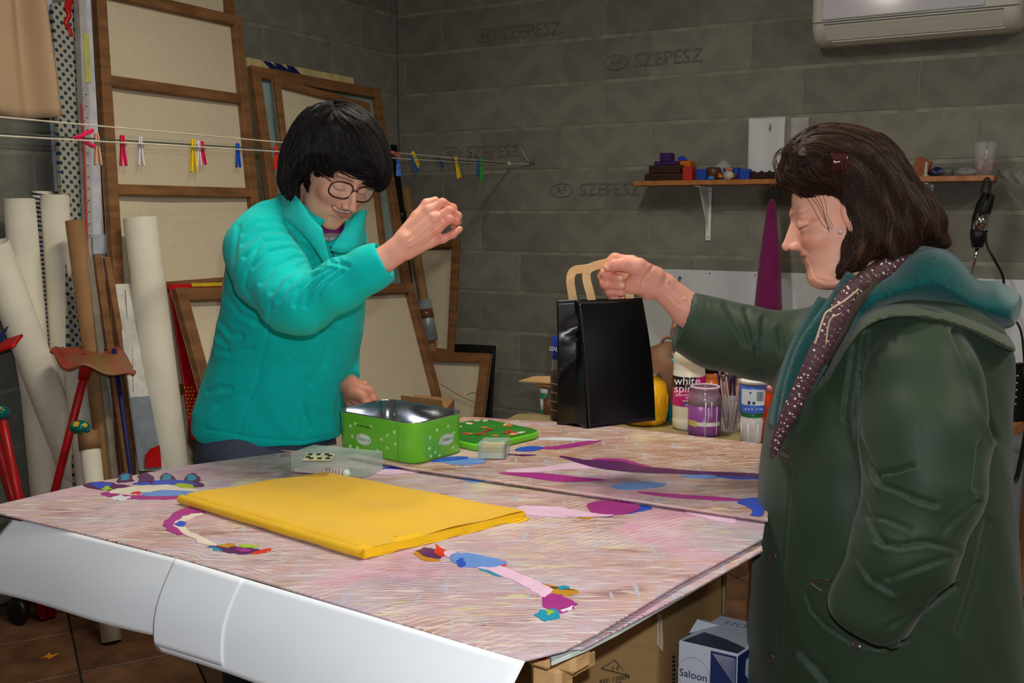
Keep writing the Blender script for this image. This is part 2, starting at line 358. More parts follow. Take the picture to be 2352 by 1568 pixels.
# beige cloth hanging from above
def clf(u, v):
    a = PL(-60, -60, .5).lerp(PL(85, -60, .5), u); b = PL(-60, 235, .5).lerp(PL(127, 268, .5), u); p = a.lerp(b, v)
    return p + RD * (.02 * math.sin(u * 7 + v) + .015 * math.sin(u * 15)) - UP * (.02 * math.sin(math.pi * u) * v)
o = mk('hanging_cloth', grid(clf, 30, 16), M('beige cloth', (184, 154, 122), .9, .05, 5, .1, 200), smooth=True); solid(o, .006); tag(o, 'beige cloth sheet hanging in the top left corner', 'cloth')
# rolls
def roll(name, label, cat, top, low, d, mat, off, offb, spiral=True, floor=True, group=None, inner=None, zb=0.0, wob=0):
    p = PL(*top, off); q = PL(*low, offb); b = ext(p, q, zb + .005) if floor else q
    r = d * p.y / F / 2; ax = (p - b); Ln = ax.length
    t = thing(name, label, cat, b, group)
    prof = [(r, 0), (r, Ln * .5), (r * (1 + wob), Ln - .001), (r * .93, Ln), (r * .82, Ln - .02), (.0005, Ln - .022)]
    mk('rolled_sheet' if spiral else 'tube_body', lathe(b, prof, 24, ax), mat, t, True)
    if inner: mk('core', lathe(b + ax.normalized() * (Ln - .02), [(r * .35, 0), (r * .35, .022), (r * .28, .022)], 16, ax), inner, t, True)
    a = ax.normalized(); x, y = frame_of(a)
    mk('sheet_edge', slab([b + x * r * .98 + y * .001, b + x * r * .98 + y * r * .4, b + ax + x * r * .98 + y * r * .4, b + ax + x * r * .98 + y * .001], x * .002), mat, t)
    return t, b, ax, r
roll('canvas_roll', 'white canvas roll standing upright at the far left behind the slanting one', 'roll', (43, 456), (93, 1000), 68, M_offw, .15, .18)
t, b, ax, r = roll('canvas_roll', 'thin roll with navy diagonal stripes between two white rolls', 'roll', (98, 440), (121, 1000), 46, M_offw, .12, .15)
a = ax.normalized(); x, y = frame_of(a)
for i in range(62):
    s = ax.length - .03 - i * .0155
    if s < .1: break
    vs = []
    n = 14
    for j in range(n + 1):
        an = 2 * math.pi * j / n; k = x * math.cos(an) + y * math.sin(an); vs.append((b + a * (s + (.012 * j / n if i > 8 else .03 * j / n)) + k * (r + .001)))
    Fq = []; V = vs + [v + a * .0065 for v in vs]
    mk('painted_band', (V, [(j, j + 1, j + 1 + n + 1, j + n + 1) for j in range(n)]), M_navy if i % 17 not in (8, 9) or i < 12 else M('dull red paint', (150, 50, 50), .6), t)
roll('canvas_roll', 'white canvas roll in front of the dotted canvas, with a small dark spot', 'roll', (126, 448), (166, 1080), 62, M_offw, .20, .24)
roll('canvas_roll', 'big white roll slanting in front of the others at the far left', 'roll', (-20, 560), (185, 1110), 78, M_offw, .25, .25)
roll('canvas_roll', 'narrow white roll with its loose edge, under the slanting big one', 'roll', (18, 590), (110, 1160), 40, M_offw, .16, .18)
roll('cardboard_tube', 'long brown cardboard tube leaning beside the white rolls', 'tube', (172, 506), (250, 1090), 42, M_kraft, .36, .46, False, inner=M_black)
roll('canvas_roll', 'bluish white roll standing behind the red metal flower', 'roll', (168, 800), (200, 1090), 52, M_offw, .32, .36)
roll('capped_tube', 'short white tube with a brown band at its top', 'tube', (203, 992), (214, 1090), 44, M_offw, .42, .46, False)
o = thing('band_collar', None, None)
C.objects.unlink(o); bpy.data.objects.remove(o)
ct = [o for o in C.objects if o.name == 'capped_tube'][0]; p = PL(203, 992, .42); q = PL(214, 1090, .46); dd = (p - q).normalized(); mk('brown_band', lathe(p - dd * .06, [(px(24, p.y), 0), (px(24, p.y), .063)], 20, dd), M_kraft, ct, True)
# brown laths between tubes and the rung frame
for k, (u0, v0, u1, v1, wd, lab) in enumerate(((204, 590, 262, 1085, 14, 'thin grey metal-edged lath, left one behind the cardboard tube'), (222, 585, 292, 1080, 17, 'broad brown lath leaning between the cardboard tube and the blue rod'), (244, 590, 326, 1070, 14, 'brown lath with a knot, right of the blue rod'))):
    a = PL(u0, v0, .40 + .01 * k); b = ext(a, PL(u1, v1, .50 + .01 * k), 0.002); d = (a - b).normalized(); s = LD - d * LD.dot(d); s.normalize()
    tag(mk('wooden_lath', obox((a + b) / 2, d * (a - b).length / 2, s * px(wd / 2, a.y) * 1.1, RD * .008), M_wood if k else M('grey lath', (150, 140, 120), .6), bevel=.002), lab, 'lath')
a = PL(262, 800, .50); b = ext(a, PL(300, 1080, .58), .004); o = mk('blue_rod', tube([b, a], .008, 10), M_navy, smooth=True); tag(o, 'thin dark blue rod leaning in front of the brown laths', 'rod')
# white roll in front of the rung frame
roll('canvas_roll', 'tall white roll leaning in front of the canvas with rungs', 'roll', (322, 500), (392, 1060), 78, M_offw, .44, .54, wob=-.04)
# white panel and grey panel under the rung frame
def panel(name, label, cat, px4, offs, mat, th=.006, group=None):
    q = [PL(*p, o_) for p, o_ in zip(px4, offs)]
    o = mk(name, slab(q, RD * th), mat, bevel=.001); tag(o, label, cat, group); return o
panel('painting_board', 'white board painted grey below, leaning under the rung frame left of the tall roll', 'board', [(262, 652), (335, 650), (372, 1080), (318, 1080)], (.42, .42, .56, .56), M('white board', (225, 222, 214), .7), .008)
pb = [o for o in C.objects if o.name == 'painting_board'][0]
mk('grey_paint_area', slab([PL(*p, o_) for p, o_ in zip([(300, 912), (360, 908), (372, 1078), (319, 1078)], (.515, .515, .566, .566))], RD * .002), M('grey paint', (136, 146, 156), .7), pb)
mk('red_paint_disc', prism([PL(333, 1045, .572), PL(345, 1030, .57), PL(366, 1022, .569), (PL(370, 1072, .575)), PL(333, 1074, .575)], RD * .002), M_red, pb)
mk('hanging_string', tube(smoothpath([PL(288, 665, .44), PL(293, 740, .455), PL(303, 800, .475), PL(306, 900, .51)], 3), .0012, 5), M('grey string', (120, 110, 100), .8), pb)
# red panel with yellow dots
panel('red_board', 'red panel with yellow dots and a yellow top strip behind the leaning canvas', 'board', [(385, 652), (524, 652), (540, 1010), (438, 1010)], (.40, .40, .52, .52), M_red, .008)
rpn = [o for o in C.objects if o.name == 'red_board'][0]
mk('yellow_strip', slab([PL(440, 650, .416), PL(519, 648, .416), PL(519, 656, .418), PL(440, 658, .418)], RD * .002), M_yellow, rpn)
for i in range(9):
    for j in range(3):
        u = 424 + j * 8 + (4 if i % 2 else 0) + i * 1.2; v = 890 + i * 8.5; of = .40 + (v - 652) / 358 * .12 + .011
        c = PL(u, v, of); mk('painted_dot', lathe(c, [(.0036, 0), (.0036, .0015)], 8, RD), M_yellow, rpn)
# the leaning canvas behind the woman in turquoise
tl = PL(398, 664, .46); tr = PL(943, 652, .46); br = ext(PL(948, 652, .46), PL(1022, 950, .66)); bl = ext(PL(398, 664, .46), PL(462, 900, .62))
framed('stretched_canvas', 'wide cream canvas in a brown frame leaning right behind the woman in turquoise', 'canvas', tl, tr, br, bl, .048, .03)
# corner group: poles, tubes, frames near the back corner
def pole(name, label, cat, pts, r, mat, group=None):
    o = mk(name, tube(pts, r, 10), mat, smooth=True); tag(o, label, cat, group); return o
a = PL(904, 333, .12); b = ext(a, PL(958, 800, .36)); t = thing('camera_tripod', 'folded black tripod standing in the back corner', 'tripod', b)
for k, dx in enumerate((-.016, .0, .016)): mk('leg', tube([b + LD * dx, a + LD * dx], .0075, 8), M_black, t, True)
cc = a.lerp(b, .22); mk('clamp_collar', lathe(cc, [(.024, 0), (.026, .02), (.024, .04)], 14, a - b), M_black, t, True)
a = PL(930, 432, .14); b = ext(a, PL(978, 715, .30)); t, _, _, _ = roll('cardboard_tube', 'brown cardboard tube in the corner, its lower end taped with silver', 'tube', (931, 432), (975, 700), 22, M_kraft, .14, .28, False)
c = a.lerp(b, .40); d = (b - a).normalized(); mk('silver_tape', lathe(c - d * .02, [(.038, 0), (.04, .22)], 18, d), M('silver wrap', (176, 186, 190), .35, .15, 10, metal=.3), t, True)
mk('brown_tape', lathe(c + d * .03, [(.0405, 0), (.041, .05)], 18, d), M('brown tape', (120, 78, 48), .15, coat=.6), t, True)
def pwf(lst): return [PW(u, v, o_) for u, v, o_ in lst]
q = pwf([(930, 552, .06), (1056, 552, .06), (1044, 806, .16), (900, 806, .16)]); framed('stretched_canvas', 'narrow cream canvas back standing against the block wall near the corner', 'canvas', q[0], q[1], ext(q[1], q[2]), ext(q[0], q[3]), .04, .03, (.47,))
q = pwf([(955, 806, .34), (1128, 812, .34), (1110, 958, .42), (955, 958, .42)]); framed('stretched_canvas', 'low cream canvas with a string, standing in front of the block wall', 'canvas', q[0], q[1], ext(q[1], q[2]), ext(q[0], q[3]), .05, .03)
lc = [o for o in C.objects if o.name.startswith('stretched_canvas') and o.type == 'EMPTY'][-1]
mk('string', tube([PW(1010, 880, .42), PW(1050, 905, .42), PW(1098, 928, .42)], .002, 5), M_kraft, lc); mk('string', tube(smoothpath([PW(1072, 908, .42), PW(1082, 902, .42), PW(1096, 903, .42)], 3), .0013, 5), M_black, lc)
q = pwf([(1044, 790, .27), (1136, 794, .27), (1126, 958, .33), (1034, 958, .33)]); o = mk('black_board', slab([q[0], q[1], ext(q[1], q[2]), ext(q[0], q[3])], -LD * .02), M_black, bevel=.002); tag(o, 'black panel edge showing behind the low cream canvas', 'board')
q = pwf([(1128, 792, .24), (1139, 793, .24), (1118, 958, .30), (1108, 958, .30)]); o = mk('wooden_lath', slab([q[0], q[1], ext(q[1], q[2]), ext(q[0], q[3])], -LD * .02), M_wood2, bevel=.002); tag(o, 'pale weathered lath at the right of the low cream canvas', 'lath')
# small open cardboard box just behind the tin
p0 = P(925, 948, 3.0); 
t = thing('small_carton', 'small brown open carton standing behind the green tin', 'box', P(968, 1100, 3.0))
c0, c1 = P(920, 935, 3.0), P(1020, 945, 3.05); h = UP * -.35; dpt = Vector((0.02, .22, 0))
mk('carton_body', hexa([c0 + h, c1 + h, c1 + h + dpt, c0 + h + dpt], [c0, c1, c1 + dpt, c0 + dpt]), M_kraft, t, bevel=.002)
mk('flap', slab([c0, c1, c1 + Vector((-.01, -.03, .05)) * .6 + UP * .01, c0 + Vector((0.005, -.02, .05)) * .6 + UP * .01], Vector((0, .003, 0))), M_kraft, t)
# clotheslines and pegs
M_cord = M('line cord', (206, 196, 176), 0.7); M_cordd = M('green line cord', (60, 72, 58), 0.7)
A1, K = P(-120, 257, 2.2), PW(1170, 376, .02)
def u_of(p): return 1176 + F * p.x / (p.y * cp - (p.z - HC) * sp)
def at_u(a, b, u):
    lo, hi = 0, 1
    for _ in range(40):
        m = (lo + hi) / 2
        if u_of(a.lerp(b, m)) < u: lo = m
        else: hi = m
    return a.lerp(b, lo)
L1 = (P(-120, 258, 2.2), PW(1168, 374, .06)); L2 = (P(-120, 298, 2.25), PW(1166, 376, .06)); L3 = (P(-120, 305, 2.15), PW(1167, 378, .06))
for (a, b), lab, m_ in ((L1, 'upper pale clothesline running from the left edge to the knot on the wall', M_cord), (L2, 'dark middle clothesline carrying the pegs', M_cordd), (L3, 'lowest thin pale clothesline just under the peg line', M_cord)):
    o = mk('clothesline', tube([a, b], .0022, 6), m_); tag(o, lab, 'line', None)
    if m_ is M_cordd:
        pass
t = thing('wall_hook', 'knotted line end with a loop hooked to the block wall', 'hook', PW(1170, 376, 0))
mk('knot', ball(PW(1169, 376, .06), .012, s=(1.2, 1, 1)), M_cord, t, True); mk('stay_cord', tube([PW(1169, 376, .06), PW(1218, 376, .01)], .0022, 6), M_cord, t)
mk('eye_screw', tube(smoothpath([PW(1218, 376, .0), PW(1216, 373, .02), PW(1222, 371, .025), PW(1228, 375, .01)], 3), .003, 6), M('brass', (190, 160, 90), .3, metal=1), t, True)
mk('loose_end', tube(smoothpath([PW(1217, 375, .01), PW(1206, 360, .02), PW(1194, 336, .02)], 3), .002, 6), M_cord, t, True)
def peg(pt, du, label, col, ang=0, op=.12, size=.078, group='clothes pegs on the line'):
    t = thing('clothes_peg', label, 'peg', pt, None)
    m = M('peg ' + col[0], col[1], .4, .05)
    dr = (L2[1] - L2[0]).normalized()
    for s in (-1, 1):
        prof = [(0, .012), (.004, .014), (.007, .004), (.0065, -.02), (.011, -.045), (.014, -.064), (.008, -.066), (.004, -.046), (.0012, -.02), (.001, 0)]
        pts = []
        for x, z in prof:
            x = (x + .002) * s * .72; c, sn = math.cos(ang), math.sin(ang)
            pts.append(pt + dr * ((x * c - z * sn) * size / .078) + UP * ((x * sn + z * c) * size / .078))
        nn = dr.cross(UP).normalized() * .009
        mk('prong', prism([p - nn * .5 for p in pts], nn), m, t, bevel=.0008)
    mk('spring', tube([pt + dr * (.009 * math.cos(a / 2)) + UP * (-.012 + .004 * math.sin(a / 2)) + dr.cross(UP) * (.0065) for a in range(13)], .0009, 5), M('steel wire', (190, 190, 190), .3, metal=1), t)
PINK = ('pink', (222, 30, 84)); YEL = ('yellow', (238, 200, 30)); BLU = ('blue', (24, 80, 190)); LBL = ('light blue', (70, 120, 215)); GRN = ('green', (60, 160, 70)); RDP = ('red', (225, 44, 26)); WHT = ('white', (226, 216, 214)); PAL = ('pale wood', (216, 160, 130)); DBL = ('teal blue', (10, 96, 150)); OR = ('orange', (225, 100, 40))
for u, lab, col, ang, sz, ln in ((222, 'pale salmon wooden peg left of the rung frame', PAL, 0, .082, L2), (281, 'pink peg, the leftmost hanging straight in front of the rung canvas', PINK, 0, .082, L2), (321, 'translucent whitish peg between the pink and the yellow one', WHT, 0, .08, L2), (443, 'large yellow peg beside the white and pink pegs', YEL, 0, .098, L2), (455, 'narrow white peg pressed between the yellow and pink pegs', WHT, 0, .075, L2), (464, 'pink peg right beside the yellow one, in front of the rung canvas', PINK, .08, .07, L2), (546, 'blue peg on the line just left of the grey-blue frame', BLU, 0, .075, L2), (634, 'red peg half hidden by the dark hair', RDP, 0, .08, L2),
                          (914, 'light blue peg just right of the dark-haired head', LBL, .05, .092, L2), (950, 'yellow peg tilted on the line, touching a blue one', YEL, .7, .075, L1), (946, 'blue peg tilted behind the small yellow one', DBL, .7, .08, L3), (1006, 'dark blue peg lying nearly flat on the line', DBL, 1.1, .07, L2), (1048, 'yellow peg tilted, the last yellow one before the wall', YEL, .35, .10, L2), (1098, 'blue peg behind the green one near the wall', DBL, 0, .075, L3), (1106, 'green peg, the one nearest to the wall', GRN, -.02, .11, L2), (902, 'orange peg peeping out beside the dark hair', OR, 1.4, .07, L1)):
    peg(at_u(*ln, u), 0, lab, col, ang, .12, sz)
c = at_u(*L2, 176); t = thing('clothes_peg', 'pink peg gripping the line sideways over the dotted canvas', 'peg', c)
dr = (L2[1] - L2[0]).normalized()
for s in (-1, 1): mk('prong', prism([c - dr * .02, c + dr * .005 + UP * s * .008, c + dr * .05 + UP * s * .026, c + dr * .05 + UP * s * .016, c + dr * .01 + UP * s * .001], dr.cross(UP) * .01), M('peg pink', PINK[1], .4), t, bevel=.001)
o = mk('loose_thread', tube(smoothpath([PW(1112, 400, .3), PW(1106, 412, .3), PW(1100, 440, .3)], 3), .0018, 5), M_cord, smooth=True); tag(o, 'pale thread dangling from the green peg', 'thread')
# red metal garden flowers
def flower(stem, r, label, hat=True):
    pts = [Vector(p) for p in stem]; t = thing('metal_flower', label, 'ornament', pts[-1])
    mk('stem', tube(pts, r, 10), M_red, t, True)
    return t
Y0 = 3.2
s0 = P(203, 825, Y0); s1 = P(128, 1120, Y0 + .06); s1 = ext(s0, s1, .01)
t = flower([s0, s1], .0135, 'red stem with a wavy red and olive metal petal on top, left of the table')
mk('socket', tube([s0 + (s1 - s0).normalized() * -.01, s0 + (s1 - s0).normalized() * .07], [.027, .018], 12), M_red, t, True)
top = [(128, 800), (140, 782), (170, 795), (205, 800), (235, 806), (255, 822), (288, 832), (304, 850), (285, 846), (262, 842), (235, 843), (215, 825), (190, 815), (150, 812), (138, 813)]
def petal(u, v):
    uu = 128 + 177 * u; base = 800 + 50 * u + 9 * math.sin(u * 7.5) ; d = (v - .5) * .26 * math.sin(math.pi * min(max(u, .06), .97)) ** .6
    p = P(uu, base, Y0); return p + Vector((0, d * .9, d * .12 + .008 * math.sin(u * 14 + v * 5)))
mpet = M('petal paint', (170, 62, 52), .45, .1, 7, col2=(128, 112, 66))
solid(mk('petal', grid(petal, 30, 12), mpet, t, True), .007)
mg = bpy.data.materials.new('glazed green'); mg.use_nodes = True; nt = mg.node_tree; N = nt.nodes; L = nt.links; b_ = N['Principled BSDF']; vr = N.new('ShaderNodeTexVoronoi'); vr.inputs['Scale'].default_value = 28; tcn = N.new('ShaderNodeTexCoord'); L.new(tcn.outputs['Object'], vr.inputs[0]); rr = N.new('ShaderNodeValToRGB'); L.new(vr.outputs['Distance'], rr.inputs[0])
rr.color_ramp.elements[0].color = rgb((230, 180, 40)); rr.color_ramp.elements[0].position = .25; rr.color_ramp.elements[1].color = rgb((16, 110, 100)); rr.color_ramp.elements[1].position = .32; L.new(rr.outputs[0], b_.inputs['Base Color']); b_.inputs['Roughness'].default_value = .15
mk('glazed_bead', ball(P(182, 980, Y0 - .04), px(21, Y0), s=(1.1, .9, .75)), mg, t, True); mk('glazed_bead', ball(P(200, 987, Y0 - .04), px(7, Y0)), mg, t, True)
s0 = P(4, 960, Y0 - .05); s1 = ext(s0, P(40, 1130, Y0 - .02), .01); t = flower([s0, s1], .015, 'red stem with a green glazed ball at the left edge of the picture'); mk('glazed_ball', ball(P(4, 947, Y0 - .05), px(18, Y0)), mg, t, True)
s0 = P(-30, 960, Y0); s1 = ext(s0, P(26, 1130, Y0 + .02), .01); t = flower([s0, s1], .017, 'second red stem crossing behind the first at the left edge'); mk('tip', ball(s0, .014), M_red, t, True)
s0 = P(-25, 800, Y0 - .12); t = flower([s0, ext(s0, P(-40, 1130, Y0 - .12), .01)], .014, 'red metal flower cut by the left edge with a blue spiky leaf')
solid(mk('petal', grid(lambda u, v: P(-30 + 72 * u, 806 - 24 * u, Y0 - .12) + Vector((0, (v - .5) * .06, (v - .5) * .03)), 10, 6), M_red, t, True), .008)
mk('spiky_leaf', prism([P(0, 765, Y0 - .14), P(18, 748, Y0 - .14), P(9, 770, Y0 - .14), P(6, 785, Y0 - .14), P(-12, 790, Y0 - .14)], Vector((0, .006, 0))), M('dark blue enamel', (34, 60, 110), .3), t)
# ================================================================ the painting table
N_, L_, R_ = PT(1200, 1515), PT(-16, 1163), PT(1752, 1234)
# painted board material: scumbled pinks, combed scratches
def board_mat(name, base):
    m = bpy.data.materials.new(name); m.use_nodes = True; nt = m.node_tree; N = nt.nodes; L = nt.links; b = N['Principled BSDF']
    tc = N.new('ShaderNodeTexCoord')
    def mapn(sc_, rot=0):
        mp = N.new('ShaderNodeMapping'); mp.inputs['Scale'].default_value = sc_; mp.inputs['Rotation'].default_value = (0, 0, rot); L.new(tc.outputs['Object'], mp.inputs[0]); return mp.outputs[0]
    def noise(vec, s, det=6, dist=0.0):
        n = N.new('ShaderNodeTexNoise'); n.inputs['Scale'].default_value = s; n.inputs['Detail'].default_value = det; n.inputs['Distortion'].default_value = dist; L.new(vec, n.inputs['Vector']); return n.outputs['Fac']
    def ramp(f, *st):
        r = N.new('ShaderNodeValToRGB'); e = r.color_ramp.elements
        while len(e) < len(st): e.new(.5)
        for k, (p, c) in enumerate(st): e[k].position = p; e[k].color = c if len(c) == 4 else rgb(c)
        L.new(f, r.inputs[0]); return r.outputs[0]
    def mix(f, a, c):
        x = N.new('ShaderNodeMixRGB'); L.new(f, x.inputs[0])
        for i, q in ((1, a), (2, c)):
            if isinstance(q, tuple): x.inputs[i].default_value = rgb(q)
            else: L.new(q, x.inputs[i])
        return x.outputs[0]
    BW = lambda lo, hi: ((lo, (0, 0, 0, 1)), (hi, (1, 1, 1, 1)))
    ang = .55; pl = mapn((1, 1, 1)); st = mapn((1, 3.2, 1), ang)
    c = ramp(noise(st, 5, 9, .9), (.28, base[0]), (.41, base[1]), (.50, base[2]), (.58, base[3]), (.72, base[4]))
    c = mix(ramp(noise(pl, 2.2, 4, .4), *BW(.47, .62)), c, mix(ramp(noise(st, 7, 8, .6), *BW(.35, .65)), base[3], (176, 168, 184)))
    c = mix(ramp(noise(mapn((1, 9, 1), ang + .15), 16, 9, .5), *BW(.52, .68)), c, (222, 208, 206))
    c = mix(ramp(noise(mapn((1, 8, 1), ang - .2), 11, 8, .5), *BW(.62, .76)), c, (196, 142, 108))
    c = mix(ramp(noise(mapn((1, 12, 1), ang), 22, 7, .4), *BW(.63, .72)), c, (112, 66, 62))
    c = mix(ramp(noise(mapn((1, 5, 1), ang + .9), 10, 8, .6), *BW(.60, .70)), c, (206, 198, 160))
    c = mix(ramp(noise(mapn((7, 1, 1), ang), 14, 8, .6), *BW(.60, .70)), c, (180, 186, 206))
    c = mix(ramp(noise(pl, 3.0, 5, .8), *BW(.56, .68)), c, mix(ramp(noise(st, 12, 7), *BW(.4, .6)), (206, 150, 176), (216, 176, 196)))
    c = mix(ramp(noise(mapn((1, 1, 1), 2.2), 2.6, 5, .8), *BW(.60, .68)), c, mix(ramp(noise(st, 14, 7), *BW(.4, .6)), (186, 176, 132), (216, 208, 170)))
    def comb(rot, scale, dist, ms, lo_, hi_, colr, c):
        wv = N.new('ShaderNodeTexWave'); wv.inputs['Scale'].default_value = scale; wv.inputs['Distortion'].default_value = dist; wv.inputs['Detail'].default_value = 2; wv.inputs['Detail Scale'].default_value = .35; L.new(mapn((1, 1, 1), rot), wv.inputs['Vector'])
        def mul(a_, b_):
            m_ = N.new('ShaderNodeMath'); m_.operation = 'MULTIPLY'; L.new(a_, m_.inputs[0]); L.new(b_, m_.inputs[1]); return m_.outputs[0]
        f = mul(ramp(wv.outputs['Fac'], *BW(.84, .96)), ramp(noise(mapn((1, 1, 1), rot * 2 + 1), ms, 3), *BW(lo_, hi_))); f = mul(f, ramp(noise(mapn((1, 1, 1), 1), 30, 4), *BW(.36, .56)))
        return mix(f, c, colr)
    c = comb(.9, 24, 9, 3.2, .50, .60, (232, 212, 178), c); c = comb(2.0, 30, 11, 3.8, .52, .62, (206, 214, 226), c); c = comb(-.3, 34, 8, 4.4, .58, .66, (214, 176, 150), c); c = comb(1.4, 40, 7, 3.5, .55, .62, (128, 84, 78), c)
    L.new(c, b.inputs['Base Color']); b.inputs['Roughness'].default_value = .42; b.inputs['Specular IOR Level'].default_value = .35
    bp = N.new('ShaderNodeBump'); bp.inputs['Strength'].default_value = .35; bp.inputs['Distance'].default_value = .004; L.new(noise(mapn((1, 4, 1), ang), 45, 5, .5), bp.inputs['Height']); L.new(bp.outputs[0], b.inputs['Normal'])
    return m
MB1 = board_mat('scumbled paint', ((140, 104, 108), (178, 142, 140), (198, 162, 158), (192, 164, 176), (208, 192, 198)))
MB2 = board_mat('scumbled paint brown', ((130, 88, 78), (168, 124, 106), (184, 142, 122), (176, 140, 134), (196, 170, 152)))
M_wp = M('white paper', (244, 249, 255), 0.8, 0.01, 3)
def poly_board(name, label, pts, mat, z, th, em=None):
    t = mk(name, prism([PZ(u, v, z) for u, v in pts], UP * -th), mat, bevel=.0008); tag(t, label, 'painting'); return t
b1 = poly_board('painted_board', 'large pink scumbled painting board nearest the camera, under the yellow cloth', [(-16, 1166), (-6, 1158), (220, 1106), (440, 1067), (640, 1040), (800, 1016), (860, 1040), (1760, 1180), (1752, 1236), (1560, 1338), (1385, 1445), (1300, 1490), (1200, 1515), (1090, 1482), (852, 1409), (585, 1328), (294, 1249), (0, 1178)], MB1, TZ, .004)
mk('dark_core_shadow_edge', prism([PZ(u, v, TZ - .0045) for u, v in [(-14, 1168), (800, 1020), (1740, 1185), (1740, 1243), (1200, 1516.5), (1090, 1483.5), (852, 1410.5), (585, 1329.5), (294, 1250.5), (0, 1179.5)]], UP * -.005), M_black, b1, label='dark core edge')
b2 = poly_board('painted_board', 'brown-pink painting board lying farther back, carrying the green tin and the lid', [(800, 1046), (905, 1002), (1065, 957), (1105, 958), (1400, 978), (1764, 1020), (1764, 1194), (1300, 1127), (940, 1075)], MB2, TZ + .0075, .004)
mk('raised_edge', tube([PZ(u, v, TZ + .0075) for u, v in [(800, 1047), (940, 1075), (1300, 1127), (1764, 1194)]], .0018, 6), M('pale pink rim', (232, 196, 190), .4), b2, True)
mk('dark_core_shadow_edge', prism([PZ(u, v, TZ + .003) for u, v in [(812, 1047), (1065, 960), (1760, 1024), (1758, 1191), (1300, 1126), (940, 1074)]], UP * -.002), M_black, b2)  # black sheet standing in for the shadow line beneath the raised board
b3 = poly_board('painted_board', 'painted board lying underneath, its pink edge showing along the right side of the table', [(700, 1300), (1285, 1488), (1340, 1486), (1600, 1348), (1752, 1262), (1740, 1200), (900, 1100)], MB1, TZ - .009, .004)
o = mk('underlying_board', prism([PZ(u, v, TZ - .018) for u, v in [(600, 1300), (1265, 1502), (1266, 1520), (1345, 1488), (1420, 1450), (1560, 1370), (1750, 1262), (1700, 1200), (900, 1120)]], UP * -.006), M('white panel', (214, 226, 216), .6), bevel=.001); tag(o, 'white panel lying under the painted boards, showing along the right edge', 'board')
# paint daubs on the boards
PC = dict(mag=(170, 50, 140), blu=(44, 84, 200), lpk=(238, 200, 228), teal=(30, 150, 182), och=(198, 140, 36), red=(222, 50, 36), pur=(92, 34, 96), lbl=(110, 152, 224), yg=(168, 196, 44), wht=(232, 222, 206), wht2=(226, 232, 240))
PM = {k: M('daub ' + k, c, .35, .05, 30) for k, c in PC.items()}
_dz = [0]
def daub(col, pts, par=b1, z=TZ, sm=4, jag=0.0):
    _dz[0] += 1; dz = .0003 + (_dz[0] % 12) * .00012
    w = [PZ(u, v, z + .0002) for u, v in pts]; n = len(w); out = []
    for i in range(n):
        p0, p1, p2, p3 = w[i - 1], w[i], w[(i + 1) % n], w[(i + 2) % n]
        for j in range(sm):
            t = j / sm; q = 0.5 * (2 * p1 + (p2 - p0) * t + (2 * p0 - 5 * p1 + 4 * p2 - p3) * t * t + (3 * p1 - p0 - 3 * p2 + p3) * t ** 3)
            if jag: q = q + Vector((R.uniform(-jag, jag), R.uniform(-jag, jag), 0))
            out.append(q)
    mk('paint_daub', prism(out, UP * dz), PM[col], par)
J = .003
# foot shape, far left
daub('pur', [(193, 1118), (206, 1108), (245, 1107), (300, 1116), (330, 1120), (300, 1126), (240, 1126)], jag=J)
daub('blu', [(212, 1110), (248, 1108), (252, 1118), (225, 1122)], jag=J)
daub('mag', [(232, 1134), (262, 1128), (300, 1138), (380, 1134), (470, 1132), (430, 1144), (330, 1147), (262, 1142)], jag=J)
daub('wht', [(250, 1128), (300, 1118), (380, 1112), (450, 1124), (440, 1134), (360, 1138), (280, 1136)], jag=J)
daub('lbl', [(320, 1134), (380, 1126), (460, 1130), (480, 1132), (420, 1138), (350, 1140)], jag=J)
daub('blu', [(300, 1112), (340, 1104), (420, 1104), (455, 1115), (420, 1113), (350, 1114)], jag=J)
daub('yg', [(402, 1112), (430, 1112), (450, 1120), (420, 1120)], jag=J); daub('yg', [(234, 1124), (246, 1117), (258, 1124)], jag=J)
for u in (287, 333, 382, 440):
    daub('pur', [(u - 16, 1108), (u - 14, 1094), (u, 1086), (u + 16, 1092), (u + 20, 1104), (u, 1108)], jag=J)
    daub('teal', [(u - 10, 1102), (u - 6, 1090), (u + 8, 1091), (u + 10, 1099), (u, 1104)], jag=J)
daub('pur', [(430, 1106), (455, 1108), (468, 1116), (446, 1118)], jag=J); daub('red', [(340, 1108), (352, 1106), (354, 1112), (344, 1112)], jag=J); daub('red', [(300, 1134), (318, 1129), (322, 1136)], jag=J)
daub('wht2', [(258, 1144), (275, 1138), (285, 1141), (300, 1142), (285, 1148), (265, 1148)], jag=J)
# curved arm, left of the cloth
daub('mag', [(425, 1168), (395, 1182), (378, 1202), (384, 1218), (410, 1228), (420, 1224), (402, 1208), (408, 1196), (440, 1180), (470, 1178), (445, 1166)], jag=J)
daub('wht', [(438, 1182), (466, 1180), (430, 1194), (420, 1206), (440, 1222), (500, 1252), (470, 1250), (420, 1226), (402, 1208), (415, 1190)], jag=J)
daub('blu', [(400, 1204), (420, 1198), (424, 1204), (418, 1212)], jag=J)
daub('pur', [(480, 1256), (505, 1251), (555, 1256), (600, 1264), (560, 1272), (520, 1268)], jag=J); daub('red', [(590, 1266), (618, 1259), (626, 1263), (606, 1270), (580, 1272)], jag=J)
daub('yg', [(548, 1250), (588, 1253), (592, 1256), (560, 1257)], jag=J); daub('och', [(500, 1252), (530, 1248), (545, 1252), (520, 1258)], jag=J); daub('teal', [(478, 1256), (498, 1258), (510, 1266), (490, 1262)], jag=J); daub('mag', [(545, 1260), (580, 1263), (570, 1268), (550, 1266)], jag=J)
